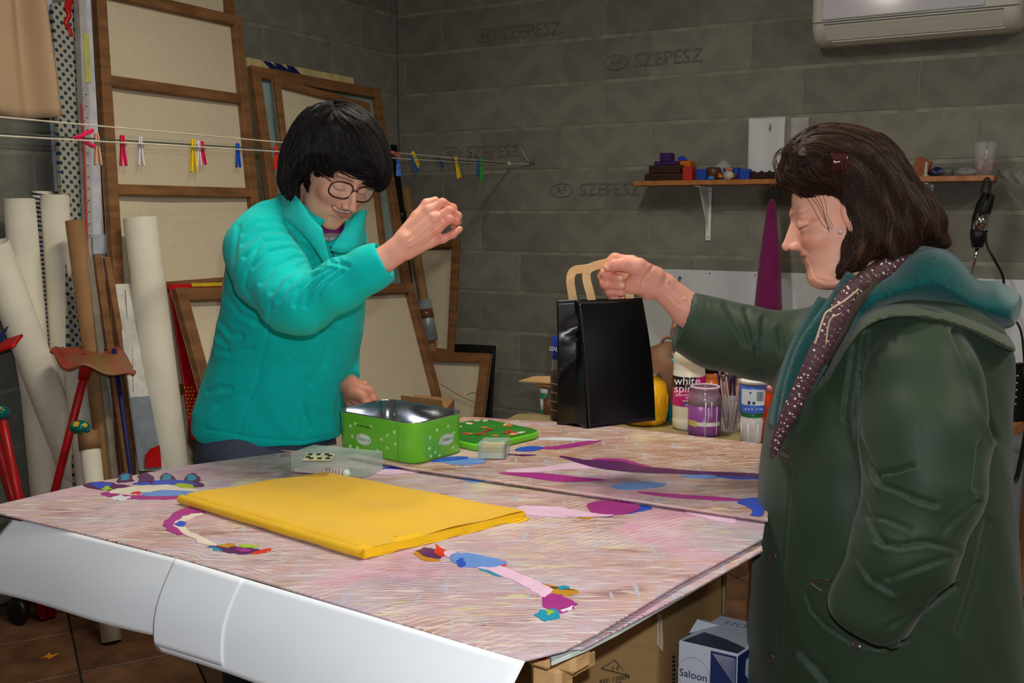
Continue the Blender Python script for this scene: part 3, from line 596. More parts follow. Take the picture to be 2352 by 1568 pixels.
# limb, lower centre
daub('och', [(952, 1270), (962, 1264), (990, 1280), (1012, 1288), (975, 1287)], jag=J); daub('pur', [(955, 1266), (985, 1258), (1010, 1270), (1008, 1284), (985, 1282)], jag=J); daub('red', [(1000, 1252), (1012, 1258), (1028, 1270), (1016, 1280), (1000, 1270)], jag=J)
daub('lpk', [(1020, 1268), (1050, 1270), (1140, 1298), (1220, 1330), (1266, 1356), (1245, 1372), (1215, 1352), (1160, 1326), (1100, 1304), (1040, 1286)], jag=J)
daub('lbl', [(1036, 1276), (1060, 1270), (1110, 1278), (1160, 1292), (1140, 1302), (1100, 1304), (1050, 1296)], jag=J)
daub('blu', [(1050, 1288), (1064, 1284), (1066, 1300), (1056, 1302)], jag=J); daub('och', [(1048, 1276), (1072, 1276), (1098, 1290), (1126, 1294), (1100, 1298), (1076, 1284)], jag=J); daub('red', [(1138, 1292), (1160, 1288), (1162, 1300), (1146, 1302)], jag=J)
daub('teal', [(1098, 1302), (1130, 1310), (1158, 1326), (1120, 1316)], jag=J)
daub('mag', [(1210, 1330), (1250, 1342), (1290, 1348), (1300, 1362), (1268, 1366), (1240, 1356)], jag=J); daub('och', [(1216, 1334), (1236, 1344), (1270, 1352), (1325, 1356), (1326, 1362), (1300, 1368), (1266, 1362), (1240, 1350)], jag=J)
daub('mag', [(1252, 1368), (1290, 1366), (1304, 1378), (1326, 1386), (1316, 1396), (1288, 1408), (1262, 1402), (1245, 1384)], jag=J); daub('teal', [(1230, 1412), (1250, 1400), (1286, 1404), (1280, 1422), (1248, 1426)], jag=J); daub('yg', [(1254, 1402), (1272, 1404), (1262, 1412)], jag=J)
daub('teal', [(1282, 1350), (1300, 1346), (1306, 1352), (1290, 1355)], jag=J); daub('wht2', [(1290, 1402), (1316, 1392), (1314, 1398), (1296, 1406)], jag=J)
# limb, right of the cloth
daub('lpk', [(1200, 1163), (1290, 1167), (1360, 1178), (1410, 1184), (1330, 1188), (1230, 1184), (1195, 1176)], jag=J)
daub('mag', [(1352, 1158), (1400, 1150), (1450, 1156), (1470, 1168), (1430, 1182), (1370, 1180)], jag=J); daub('blu', [(1430, 1160), (1470, 1160), (1498, 1166), (1470, 1176), (1430, 1178)], jag=J); daub('wht2', [(1390, 1158), (1430, 1156), (1440, 1164), (1405, 1172)], jag=J); daub('pur', [(1330, 1186), (1380, 1178), (1410, 1184), (1380, 1188)], jag=J)
daub('och', [(1324, 1188), (1366, 1186), (1350, 1192)], jag=J)
daub('lpk', [(1572, 1175), (1620, 1172), (1680, 1184), (1692, 1196), (1680, 1202), (1630, 1192)], jag=J)
daub('lbl', [(1055, 1094), (1090, 1094), (1130, 1104), (1080, 1108)], jag=J); daub('wht', [(1310, 1126), (1360, 1132), (1370, 1136), (1330, 1134)], jag=J)
daub('blu', [(880, 1074), (920, 1072), (930, 1078), (890, 1082)], jag=J); daub('lpk', [(850, 1084), (900, 1078), (960, 1084), (890, 1090)], jag=J)
# far board
z2 = TZ + .0075
def d2_(c, p): daub(c, p, b2, z2, 3, .003)
d2_('lbl', [(1010, 1058), (1060, 1052), (1112, 1056), (1100, 1066), (1040, 1066)]); d2_('blu', [(990, 1060), (1030, 1050), (1080, 1052), (1030, 1060)])
d2_('pur', [(1285, 1048), (1340, 1056), (1420, 1060), (1480, 1072), (1600, 1082), (1750, 1090), (1750, 1098), (1600, 1090), (1450, 1084), (1360, 1072)])
d2_('mag', [(1360, 1054), (1420, 1052), (1470, 1064), (1500, 1074), (1440, 1072), (1390, 1066)]); d2_('blu', [(1356, 1060), (1420, 1070), (1440, 1078), (1390, 1074)])
d2_('lpk', [(1160, 1080), (1240, 1072), (1330, 1062), (1390, 1072), (1300, 1078), (1200, 1086)]); d2_('mag', [(1146, 1085), (1240, 1086), (1340, 1096), (1390, 1102), (1300, 1106), (1210, 1096)])
d2_('lbl', [(1400, 1118), (1460, 1106), (1530, 1112), (1500, 1120), (1440, 1124)]); d2_('blu', [(1620, 1090), (1750, 1088), (1752, 1100), (1680, 1100)]); d2_('lbl', [(1560, 1092), (1640, 1092), (1640, 1098), (1590, 1098)])
d2_('mag', [(1460, 1130), (1560, 1136), (1680, 1144), (1750, 1150), (1680, 1150), (1560, 1144)]); d2_('blu', [(1690, 1152), (1750, 1144), (1754, 1184), (1726, 1182), (1722, 1166)])
d2_('mag', [(1210, 1030), (1280, 1024), (1360, 1012), (1376, 1014), (1300, 1030)]); d2_('blu', [(1180, 1034), (1210, 1026), (1250, 1028), (1220, 1036)]); d2_('wht2', [(1228, 1008), (1300, 1006), (1380, 1012), (1300, 1012)]); d2_('pur', [(1160, 1042), (1230, 1044), (1200, 1048)])
# worktop, trestles, legs
e1 = (R_ - N_); e1.z = 0; e2 = (L_ - N_); e2.z = 0
def tb(a, b, z): return Vector((N_.x, N_.y, 0)) + e1 * a + e2 * b + UP * z
tt = thing('trestle_table', 'wooden trestle table under the painted boards and white paper', 'table', tb(.5, .5, 0))
M_tw = M('paint splashed wood', (214, 170, 116), .6, .12, 10, .2, 50)
mk('tabletop', slab([tb(.16, .30, TZ - .028), tb(.93, .30, TZ - .028), tb(.93, .90, TZ - .028), tb(.16, .90, TZ - .028)], UP * -.018), M_tw, tt, bevel=.002)
p = PZ(1262, 1512, TZ - .026); d1_ = e1.normalized(); dd2 = e2.normalized()
def plank(u, v, z, wd, th, ln, nm='plank'):
    p = PZ(u, v, z); return mk(nm, obox(p + d1_ * (ln / 2) - UP * th / 2, d1_ * ln / 2, dd2 * wd / 2, UP * th / 2), M_tw, tt, bevel=.006)
plank(1232, 1500, TZ - .030, .036, .022, .05); plank(1292, 1498, TZ - .034, .034, .030, .04); plank(1300, 1506, TZ - .062, .03, .03, .05, 'rail'); plank(1250, 1530, TZ - .058, .045, .04, .035, 'rail')
for a, b in ((.34, .42), (.86, .45), (.34, .60), (.86, .62)):
    q = tb(a, b, 0); mk('leg', obox(q + UP * (TZ - .046) / 2, d1_ * .022, dd2 * .022, UP * (TZ - .046) / 2), M_tw if a > .5 else M_black, tt, bevel=.003)
mk('paint_splash', prism([PZ(1262, 1516, TZ - .0335), PZ(1280, 1505, TZ - .0335), PZ(1290, 1513, TZ - .0335), PZ(1272, 1526, TZ - .0335)], UP * .0006), M('white splash', (220, 226, 232), .5), tt)
mk('paint_splash', prism([PZ(1232, 1512, TZ - .0295), PZ(1252, 1508, TZ - .0295), PZ(1256, 1514, TZ - .0295), PZ(1240, 1516, TZ - .0295)], UP * .0006), M_red, tt)
q = PZ(1734, 1300, .6); mk('leg', obox(Vector((q.x, q.y, .41)) + Vector((.0, .0, 0)), (.012, 0, 0), (0, .02, 0), (0, 0, .41)), M_tw, tt, bevel=.002)
# the bench behind
t = thing('workbench', 'olive stained bench top behind the painted boards carrying jars and bottles', 'table', PZ(1500, 970, 0.0) if False else Vector((.3, 2.6, 0)))
mo = M('olive stained wood', (150, 136, 88), .5, .22, 9, .1, 40, col2=(122, 104, 80))
bp_ = [PZ(u, v, TZ + .001) for u, v in [(1120, 985), (1188, 949), (1960, 944), (1960, 1040), (1745, 1050), (1250, 1008)]]
mk('bench_top', prism(bp_, UP * -.03), mo, t, bevel=.002)
for u, v in ((1200, 962), (1930, 960), (1300, 1000), (1900, 1020)):
    q = PZ(u, v, TZ); mk('leg', box(q.x - .025, q.x + .025, q.y - .025, q.y + .025, 0, TZ - .028), M_tw, t, bevel=.003)
# white paper sheets hanging over the front edge
PN = e2.cross(UP).normalized()
if PN.y > 0: PN = -PN
def PE(u, v, out=0.0): return _plane(u, v, N_ + PN * out, (PN + UP * .25).normalized())
def paper(name, label, tlp, trp, brp, blp, out=.004, curl=0.0, sub=(0, 1, 1)):
    A, B, Cc, D = [PE(*q, out) for q in (tlp, trp, brp, blp)]
    def f(u, v):
        u = sub[0] + (sub[1] - sub[0]) * u; v = v * sub[2]
        p = A.lerp(B, u).lerp(D.lerp(Cc, u), v)
        return p + PN * (.012 * math.sin(v * math.pi * .8) + .004 * math.sin(u * 7 + v * 3) * v) + e2.normalized() * (-.02 * math.sin(v * math.pi) * curl) + PN * (.0025 if sub[1] < 1 else 0)
    o = mk(name, grid(f, 40, 18), M_wp, smooth=True); solid(o, .0006); tag(o, label, 'paper'); return o
paper('paper_sheet', 'white paper sheet hanging from the table front at far left', (30, 1189), (420, 1286), (410, 1468), (-28, 1352), out=.003, curl=-1)
lp = ((402, 1281), (1206, 1519), (1150, 1760), (366, 1488))
paper('paper_sheet', 'long white paper sheet hanging lower along the middle of the table front', *lp, out=.010, curl=-.4)
paper('paper_sheet', 'narrower white paper sheet lying over the left end of the long one', *lp, out=.010, curl=-.4, sub=(.004, .24, .93))
# under the table
cz = .74
c0 = P(1514, 1450, 1.78); c0.z = 0; cl = P(1255, 1450, 1.70); cl.z = 0; cr_ = P(1668, 1400, 2.2); cr_.z = 0; cb = cl + (cr_ - c0)
M_cart = M('brown carton', (176, 140, 92), .75, .06, 6, .06, 60); M_cink = M('carton ink', (58, 44, 40), .7)
t = thing('large_carton', 'big brown carton with printed triangle and REF number under the table', 'box', (c0 + cb) / 2)
mk('carton_body', hexa([cl, c0, cr_, cb], [q + UP * cz for q in (cl, c0, cr_, cb)]), M_cart, t, bevel=.004)
fx = (c0 - cl).normalized(); fn = fx.cross(UP).normalized(); fn = fn if fn.y < 0 else -fn
sx_ = (cr_ - c0).normalized(); sn = sx_.cross(UP).normalized(); sn = sn if sn.x > 0 else -sn
def onf(u, v): return _plane(u, v, c0 + fn * .002, fn)
def ons(u, v, k=.002): return _plane(u, v, c0 + sn * k, sn)
pts = [onf(1381, 1535), onf(1412, 1516), onf(1443, 1551)]
mk('printed_triangle', tube(pts + [pts[0], pts[1]], .0011, 4), M_cink, t)
text('T F', onf(1413, 1537), fx, UP, .012, M_cink, t); text('REF: 135894', onf(1412, 1560), fx, UP, .0125, M_cink, t); text('PRODUCT', onf(1396, 1576), fx, UP, .0125, M_cink, t)
mk('flap_crease', slab([onf(1425, 1478), c0 + fn * .003 + UP * onf(1510, 1496).z, c0 + fn * .003 + UP * (onf(1510, 1496).z + .002), onf(1425, 1478) + UP * .002], fn * .0008), M_cart, t)
mk('torn_edge', prism([ons(1510, 1408, .004), ons(1516, 1408, .004), ons(1520, 1470, .008), ons(1519, 1494, .01), ons(1509, 1480, .004)], sn * .003), M('torn card edge', (206, 196, 172), .8), t)
mk('tape_edge', slab([ons(1661, 1320, .003), ons(1665, 1318, .003), ons(1665, 1408, .003), ons(1661, 1412, .003)], sn * .001), M('torn card edge', (206, 196, 172), .8), t)
for k in range(7):
    mk('printed_mark', slab([ons(1544, 1506 + k * 10, .003), ons(1551, 1504 + k * 10, .003), ons(1551, 1510 + k * 10, .003), ons(1544, 1512 + k * 10, .003)], sn * .0006), M_cink, t)
# glasses box
top = .58
a0 = PZ(1557, 1470, top); a1 = PZ(1694, 1502, top); a2 = PZ(1726, 1478, top) ; a2 = a1 + (a2 - a1) * 1.0; a3 = a0 + (PZ(1655, 1412, top) - a0)
a2 = a1 + (a3 - a0)
def dn(p, z=.0): return Vector((p.x, p.y, z))
t = thing('glassware_box', 'white and navy glassware box lettered Saloon, standing by the green coat', 'box', dn((a0 + a1 + a2 + a3) / 4))
M_wb = M('white carton print', (206, 214, 226), .5, .03); M_nb = M('navy carton print', (34, 50, 104), .45, .05)
mk('carton_body', hexa([dn(q) for q in (a0, a1, a2, a3)], [a0, a1, a2, a3]), M_wb, t, bevel=.003)
gx = (a1 - a0).normalized(); gn = gx.cross(UP).normalized(); gn = gn if gn.y < 0 else -gn; W = (a1 - a0).length
def gf(s, z, k=.0025): return dn(a0) + gx * (s * W) + UP * (top - z) + gn * k
mk('navy_panel', slab([gf(.57, .004), gf(.995, .004), gf(.995, .3), gf(.57, .3)], gn * .0006), M_nb, t)
for i in range(15):
    s0 = .6 + i * .024; mk('white_stripe', slab([gf(s0, .008, .0034), gf(s0 + .01, .008, .0034), gf(.985, (.985 - s0) * W * 1.25 + .004, .0034), gf(.985, (.975 - s0) * W * 1.25 + .006, .0034)], gn * .0003), M_wb, t)
text('Saloon', gf(.285, .062, .0032), gx, UP, .021, M_nb, t)
ring = [gf(.29 + .27 * math.cos(a / 5), .062 + .036 * math.sin(a / 5), .003) for a in range(33)]; mk('printed_ring', tube(ring, .0004, 4, cap=False), M('thin grey ink', (150, 160, 180), .6), t)
gl = [gf(.29 + s, .062 + z, .003) for s, z in ((-.26, .052), (-.2, .05), (.2, .055), (.25, .055), (.16, .1), (.04, .12), (.04, .17), (.15, .18))]; mk('printed_glass', tube(gl, .0006, 4), M('thin grey ink', (150, 160, 180), .6), t)
hx = (a2 - a1).normalized(); hn = hx.cross(UP).normalized(); hn = hn if hn.x > 0 else -hn
mk('navy_panel', slab([a1 + hn * .001 - UP * .004, a2 + hn * .001 - UP * .004, dn(a2, .2) + hn * .001, dn(a1, .2) + hn * .001], hn * .0006), M_nb, t)
mk('printed_goblet', prism([a1 + hx * s + hn * .0024 - UP * z for s, z in ((.03, .02), (.075, .02), (.078, .05), (.06, .07), (.057, .10), (.07, .115), (.035, .115), (.048, .10), (.045, .07), (.028, .05))], hn * .0004), M_wb, t)
text('x12', a1 + hx * .052 + hn * .0032 - UP * .04, hx, UP, .02, M_nb, t)
text('Saloon', (a0 + a1 + a2 + a3) / 4 + UP * .003 + gx * .03 + hx * .04, -gx, -(a3 - a0), .045, M('thin grey ink', (150, 160, 180), .6), t)
mk('navy_top_print', prism([a0 + UP * .0012 + gx * .01, a0 + UP * .0012 + hx * .06 + gx * .02, a0 + UP * .0012 + hx * .05 + gx * .07, a1 + UP * .0012 + hx * .03, a1 + UP * .0012], UP * .0006), M('grey navy print', (70, 76, 100), .5), t)
mk('torn_flap', prism([a0 + hx * .04 + UP * .001, a0 + hx * .07 + UP * .02, a0 + hx * .1 + UP * .008, a0 + hx * .1 + gx * .03 + UP * .004], UP * .001), M_wb, t)
c = PZ(40, 1400, .05); t = thing('castor_wheel', 'black castor wheel under the left end of the table', 'wheel', Vector((c.x, c.y, 0)))
c = Vector((c.x, c.y, .045)); mk('wheel', lathe(c - LD * .012, [(.02, -.001), (.045, 0), (.048, .012), (.045, .024), (.02, .025)], 24, LD), M_black, t, True); mk('fork', tube([c + UP * .0, c + UP * .12], .012, 8), M_black, t); mk('fork_plate', obox(c + UP * .13, (.03, 0, 0), (0, .03, 0), (0, 0, .004)), M_black, t)
# ---------------------------------------------------------------- things on the table
# green tin
M_green = M('green tin paint', (108, 204, 44), .3, .02, 3, coat=.3); M_steel = M('bright tinplate', (214, 218, 224), .14, .03, 6, metal=1)
def rsq(c, s, r, th, z, n=8):
    sx, sy = s if isinstance(s, tuple) else (s, s)
    ex = Vector((math.cos(th), math.sin(th), 0)); ey = Vector((-math.sin(th), math.cos(th), 0)); out = []
    for qx, qy, a0_ in ((1, 1, 0), (-1, 1, 90), (-1, -1, 180), (1, -1, 270)):
        for k in range(n + 1):
            a = math.radians(a0_ + 90 * k / n); x = qx * (sx / 2 - r) + r * math.cos(a); y = qy * (sy / 2 - r) + r * math.sin(a); out.append(Vector((c.x, c.y, z)) + ex * x + ey * y)
    return out
def loft(rings, cap0=True, cap1=True):
    n = len(rings[0]); V = [p for r in rings for p in r]; Fc = []
    for i in range(len(rings) - 1):
        for j in range(n): Fc.append((i * n + j, i * n + (j + 1) % n, (i + 1) * n + (j + 1) % n, (i + 1) * n + j))
    if cap0: Fc.append(tuple(range(n))[::-1])
    if cap1: Fc.append(tuple(range((len(rings) - 1) * n, len(rings) * n)))
    return V, Fc
TH = math.radians(141.9); TC = Vector((-.2520, 2.165, 0)); SA, SB = .248, .168; tz = TZ + .0085
tin = thing('biscuit_tin', 'open green biscuit tin with white dots and oval labels on the table', 'tin', (TC.x, TC.y, tz))
def rs(g, r, z): return rsq(TC, (SA + g, SB + g), r, TH, z)
mk('tin_body', loft([rs(-.004, .034, tz), rs(0, .036, tz + .002), rs(0, .036, tz + .074), rs(.001, .036, tz + .0755), rs(.001, .036, tz + .088)], True, False), M_green, tin, True)
mk('tin_lining', loft([rs(-.004, .034, tz + .088), rs(-.005, .034, tz + .075), rs(-.006, .034, tz + .004)], False, True), M_steel, tin, True)
o = mk('rolled_rim', tube(rs(-.001, .035, tz + .0885) + rs(-.001, .035, tz + .0885)[:2], .0018, 6, cap=False), M_steel, tin, True)
ex = Vector((math.cos(TH), math.sin(TH), 0)); ey = Vector((-math.sin(TH), math.cos(TH), 0))
# faces towards the camera: normal -ey' and so on
faces = [(ey, SB / 2), (-ex, SA / 2)]
M_wdot = M('white dot', (236, 250, 232), .4); M_pdot = M('pale green halo', (150, 224, 104), .4)
def tinface(nd, dots, labs):
    n, dd_ = nd; h = UP.cross(n).normalized(); o0 = Vector((TC.x, TC.y, tz)) + n * (dd_ + .0004)
    for s, z in dots:
        c = o0 + h * s + UP * z; mk('white_dot', lathe(c, [(.0052, 0), (.0052, .0003)], 14, n), M_pdot, tin); mk('white_dot', lathe(c + n * .0003, [(.0026, 0), (.0026, .0003)], 12, n), M_wdot, tin)
    for s, z in labs:
        c = o0 + h * s + UP * z
        def ell(a, b, k): return [c + h * (a * math.cos(t / 20 * 2 * math.pi)) + UP * (b * math.sin(t / 20 * 2 * math.pi)) + n * k for t in range(20)]
        mk('oval_label', prism(ell(.0235, .013, .0003), n * .0006), M_wdot, tin); mk('label_ring', prism(ell(.0222, .0118, .0009), n * .0002), M('grey green ink', (110, 150, 110), .5), tin); mk('oval_label', prism(ell(.0214, .011, .0011), n * .0003), M_wdot, tin)
        text('Delacre', c + n * .002 + UP * .0006, h, UP, .0125, M('grey green ink', (110, 150, 110), .5), tin, .0003, shear=.3)
tinface(faces[0], [(-.074, .012), (-.072, .058), (-.066, .036), (-.055, .066), (-.006, .066), (.026, .042), (.044, .054), (.044, .026), (.014, .016), (-.05, .012), (.068, .038), (.066, .064)], [(-.03, .034)])
tinface(faces[1], [(-.036, .052), (-.038, .028), (-.014, .064), (-.020, .016), (-.006, .007), (-.004, .034), (.022, .066), (.040, .048), (.036, .016), (-.034, .01)], [(.018, .038)])
n, dd_ = faces[0]; h = UP.cross(n).normalized(); text('9K 2015 LM4105R', Vector((TC.x, TC.y, tz)) + n * (dd_ + .001) + h * -.028 + UP * .063, h, UP, .0062, M_black, tin, .0003)
c = Vector((TC.x, TC.y, tz)) + n * (dd_ + .0002) + h * .076; mk('side_seam', slab([c, c + h * .0006, c + h * .0006 + UP * .074, c + UP * .074], n * .0003), M('dark green seam', (60, 120, 30), .4), tin)
# its lid
LC = PZ(1106, 1004, tz); lid = thing('tin_lid', 'green tin lid with red and white pattern lying beside the tin', 'lid', LC)
TH2 = math.radians(46)
mk('lid_rim', loft([rsq(LC, .212, .036, TH2, tz + .0005), rsq(LC, .214, .037, TH2, tz + .012), rsq(LC, .209, .035, TH2, tz + .015)]), M_green, lid, True)
mk('lid_top', loft([rsq(LC, .204, .033, TH2, tz + .0152), rsq(LC, .203, .033, TH2, tz + .0162)]), M('dark green print', (50, 140, 44), .3, coat=.3), lid)
rr_ = random.Random(3)
for k in range(34):
    x, y = rr_.uniform(-.09, .09), rr_.uniform(-.09, .09); c = LC + Vector((math.cos(TH2) * x - math.sin(TH2) * y, math.sin(TH2) * x + math.cos(TH2) * y, 0)); c.z = tz + .0165 + k * .00004; a, b = rr_.uniform(.007, .013), rr_.uniform(.005, .009); an = rr_.uniform(0, 3)
    pts = [c + Vector((a * math.cos(t / 10 * 6.283) * math.cos(an) - b * math.sin(t / 10 * 6.283) * math.sin(an), a * math.cos(t / 10 * 6.283) * math.sin(an) + b * math.sin(t / 10 * 6.283) * math.cos(an), 0)) for t in range(10)]
    mk('printed_patch', prism(pts, UP * .0003), [M('lid red', (200, 60, 50), .4), M('lid cream', (220, 214, 180), .4), M('lid orange', (214, 130, 60), .4)][k % 3], lid)
# clear plastic boxes
M_clear = M('clear plastic', (224, 238, 230), .18, .01, 3, trans=.9, ior=1.2)
M_frost = M('frosted plastic', (190, 212, 202), .35, .02, 3, alpha=.42)
def pbox(q, h, nm='box_shell', mat=None, par=None, z=tz): return mk(nm, hexa([PZ(u, v, z) for u, v in q], [PZ(u, v, z) + UP * h for u, v in q]), mat, par, bevel=.0015)
t = thing('soap_box', 'small clear plastic box with cream and white block by the lid', 'box', PZ(1130, 1050, tz))
q = [(1097, 1054), (1159, 1055), (1172, 1040), (1112, 1040)]; pbox(q, .036, 'box_shell', M_frost, t)
pi = [(1103, 1053), (1155, 1053.5), (1164, 1042), (1116, 1042)]; mk('white_block', hexa([PZ(u, v, tz + .001) for u, v in pi], [PZ(u, v, tz + .001) + UP * .013 for u, v in pi]), M('white soap', (240, 238, 232), .5), t, bevel=.001); mk('cream_block', hexa([PZ(u, v, tz + .001) + UP * .0135 for u, v in pi], [PZ(u, v, tz + .001) + UP * .027 for u, v in pi]), M('cream soap', (240, 214, 140), .5), t, bevel=.001)
t = thing('clear_case', 'long translucent plastic case with chequered piece inside, before the tin', 'box', PZ(780, 1085, TZ + .001))
z1 = TZ + .001
q = [(668, 1083), (838, 1097), (880, 1080), (722, 1064)]; pbox(q, .042, 'case_shell', M_frost, t, z1)
q = [(676, 1084), (778, 1092), (812, 1078), (722, 1070)]; mk('foam_insert', hexa([PZ(u, v, z1 + .001) for u, v in q], [PZ(u, v, z1 + .001) + UP * .008 for u, v in q]), M('pinkish foam', (222, 206, 204), .7), t, bevel=.001)
cc = PZ(733, 1054, z1 + .040); 
for i in range(6):
    for j in range(4):
        if (i + j) % 2 == 0 or j in (1, 2) and i in (1, 2, 3, 4): continue
        c_ = cc + Vector(((i - 2.5) * .0085, (j - 1.5) * .011, .006 + .0 * j)) ; mk('chequer', obox(c_, (.0042, 0, 0), (0, .005, .0), (0, 0, .0006)), M_black, t)
mk('chequered_card', obox(cc + Vector((0, 0, .0045)), (.028, 0, 0), (0, .025, 0), (0, 0, .0008)), M('pale yellow card', (230, 220, 170), .5), t)
for k in range(6): mk('rib', obox(PZ(748 + k * 7, 1083, z1 + .012), (.002, 0, 0), (0, .008, 0), (0, 0, .006)), M('pinkish foam', (222, 206, 204), .7), t)
mk('white_cap', ball(PZ(796, 1086, z1 + .008), .008), M_wdot, t, True)
o = mk('wooden_stick', tube([PZ(646, 1034, TZ + .003), PZ(702, 1040, TZ + .003)], .0025, 6), M('pink wood', (232, 190, 176), .5), smooth=True); tag(o, 'short pale stick lying on the board in front of the turquoise jacket', 'stick')
# folded yellow cloth
M_yc = M('yellow cloth', (232, 182, 18), .75, .03, 8, .12, 260, sheen=.12); M_yc2 = M('yellow cloth light', (246, 196, 20), .8, .04, 30, .1, 300)
yc = thing('folded_cloth', 'folded bright yellow cloth lying on the painted board', 'cloth', PT(800, 1190))
qa, qb, qc, qd = PT(418, 1156), PT(838, 1284), PT(1206, 1190), PT(748, 1098)
TK = .017
def yct(u, v):
    p = qa.lerp(qb, u).lerp(qd.lerp(qc, u), v)
    e = min(v / .06, 1); r = math.sqrt(max(0, 1 - (1 - e) ** 2))
    wr = .0018 * math.sin(v * 13 + u * 2.2 + math.sin(u * 5)) * math.sin(math.pi * v) + .0012 * math.sin(u * 17 + v * 4) * u
    return p + UP * (TK * r * (1 - .25 * v) + wr + .0008) + (qa - qd).normalized() * (.010 * r * (1 - e) * 0)
def outline(s):
    return None
mk('cloth_top', grid(yct, 70, 70), M_yc, yc, True)
fold = []
dv = (qa - qd).normalized(); du = (qb - qa).normalized()
def foldf(u, a):                       # rounded folded edge along qa-qb
    p = qa.lerp(qb, u); an = math.pi * (a - .5); r = TK / 2 * (1 + .06 * math.sin(u * 23))
    return p + dv * (math.cos(an) * r * 1.1) + UP * (TK / 2 + math.sin(an) * r + .0004)
mk('folded_edge', grid(foldf, 60, 12), M_yc, yc, True)
for k in range(6):                     # the layers along the right-hand raw edge
    zz = .0012 + k * .0026
    def lay(u, v, k=k, zz=zz):
        p = qb.lerp(qc, u) + (qa - qb).normalized() * (.03 * (1 - v)) ; out = (qb - qa).normalized() * (.0018 * math.sin(u * 21 + k * 2) + .004 * math.sin(u * 3 + k * 1.3) - .001 * k + (.012 if u > .86 and k < 2 else 0) * math.sin((u - .86) * 18))
        return p + out * v + UP * (zz * (1 - .25 * u) + .0006 * math.sin(u * 40 + k))
    solid(mk('cloth_layer', grid(lay, 60, 4), M_yc2, yc, True), .0016)
mk('far_layer', prism([qd + UP * .001, qc + UP * .001, qc + UP * (TK * .7), qd + UP * (TK * .7)], (qa - qd).normalized() * .01), M_yc, yc)
mk('near_end', prism([qb + UP * .001, qc + UP * .001, qc + UP * (TK * .7), qb + UP * TK * .95], (qa - qb).normalized() * .02), M_yc2, yc)
# ---------------------------------------------------------------- jars and bottles on the bench
ZB = TZ + .0015
def B(u, v): return PZ(u, v, ZB)
def jar(name, label, u, vb, rpx, vt, mat, prof, cat='jar', **k):
    b = B(u, vb); r = px(rpx, b.y); h = (P(u, vt, b.y).z - b.z)
    t = thing(name, label, cat, b); mk(k.get('part', 'jar_body'), lathe(b, [(a * r, z * h) for a, z in prof], 32), mat, t, True); return t, b, r, h
JP = [(.82, 0), (.95, .02), (1, .08), (1, .7), (.93, .8), (.8, .87), (.8, 1), (.74, 1), (.74, .9)]
Mg = M('jar glass', (232, 238, 238), .05, .01, 3, trans=1.0, ior=1.3)
M_yj = M('yellow paint jar', (236, 176, 6), .25, .05, 14, coat=.3)
t, b, r, h = jar('paint_jar', 'glass jar full of yellow paint beside the black bag', 1478, 970, 56, 853, M_yj, [(.7, 0), (.86, .02), (.98, .14), (.98, .2), (1.0, .21), (1, .6), (.97, .62), (.9, .78), (.62, .9), (.62, .94)])
mk('metal_lid', lathe(b + UP * h * .93, [(r * .66, 0), (r * .68, h * .07), (r * .6, h * .075)], 24), M_steel, t, True)
for k in range(10):
    a = 2 * math.pi * k / 10 + .2; d = Vector((math.cos(a), math.sin(a), 0)); mk('glass_rib', tube([b + d * r * 1.0 + UP * h * .22, b + d * r * 1.0 + UP * h * .58], .0016, 6), M_yj, t, True)
    mk('glass_rib', tube([b + d * r * .9 + UP * h * .05, b + d * r * .985 + UP * h * .19], .0016, 6), M_yj, t, True)
t, b, r, h = jar('paint_jar', 'small green jar with white cap, left of the black bag', 1253, 948, 12.5, 900, M('green jar', (20, 150, 116), .4), [(.9, 0), (1, .03), (1, .95), (.95, 1)])
mk('white_cap', lathe(b + UP * h * .98, [(r * 1.04, 0), (r * 1.05, .010), (r * .9, .012)], 24), M_white, t, True)
mk('paper_label', lathe(b + UP * h * .2, [(r * 1.02, 0), (r * 1.02, h * .5)], 24), M('label white', (216, 226, 226), .6), t, True)
for k in range(7): mk('printed_bar', obox(b + Vector((r * .35, -r * 1.0, h * (.28 + k * .055))), (r * .25, 0, 0), (0, .0006, 0), (0, 0, h * .012)), M_black, t)
t, b, r, h = jar('water_bottle', 'clear bottle with blue label hidden behind the black bag', 1290, 955, 24, 755, Mg, [(.9, 0), (1, .02), (1, .75), (.8, .84), (.36, .93), (.36, 1)], 'bottle', part='bottle_body')
mk('blue_label', lathe(b + UP * h * .66, [(r * .99, 0), (r * 1.01, .001), (r * 1.01, h * .25), (r * .8, h * .26)], 28), M('blue label', (30, 50, 150), .4), t, True)
text('LEAU', b + Vector((-r * .80, -r * .66, h * .78)), (.6, -.8, 0), UP, .016, M_white, t)
t, b, r, h = jar('brown_jar', 'dark brown ribbed jar hidden behind the black bag', 1296, 962, 33, 850, M('dark brown glaze', (58, 38, 34), .3), [(.8, 0), (1, .05), (1, .3), (.94, .32), (1, .36), (1, .9), (.8, 1)])
for k in range(4): mk('rib', lathe(b + UP * h * (.2 + .18 * k), [(r * 1.0, 0), (r * 1.03, .0015), (r * 1.0, .003)], 28), M('pale glaze', (140, 110, 100), .3), t, True)
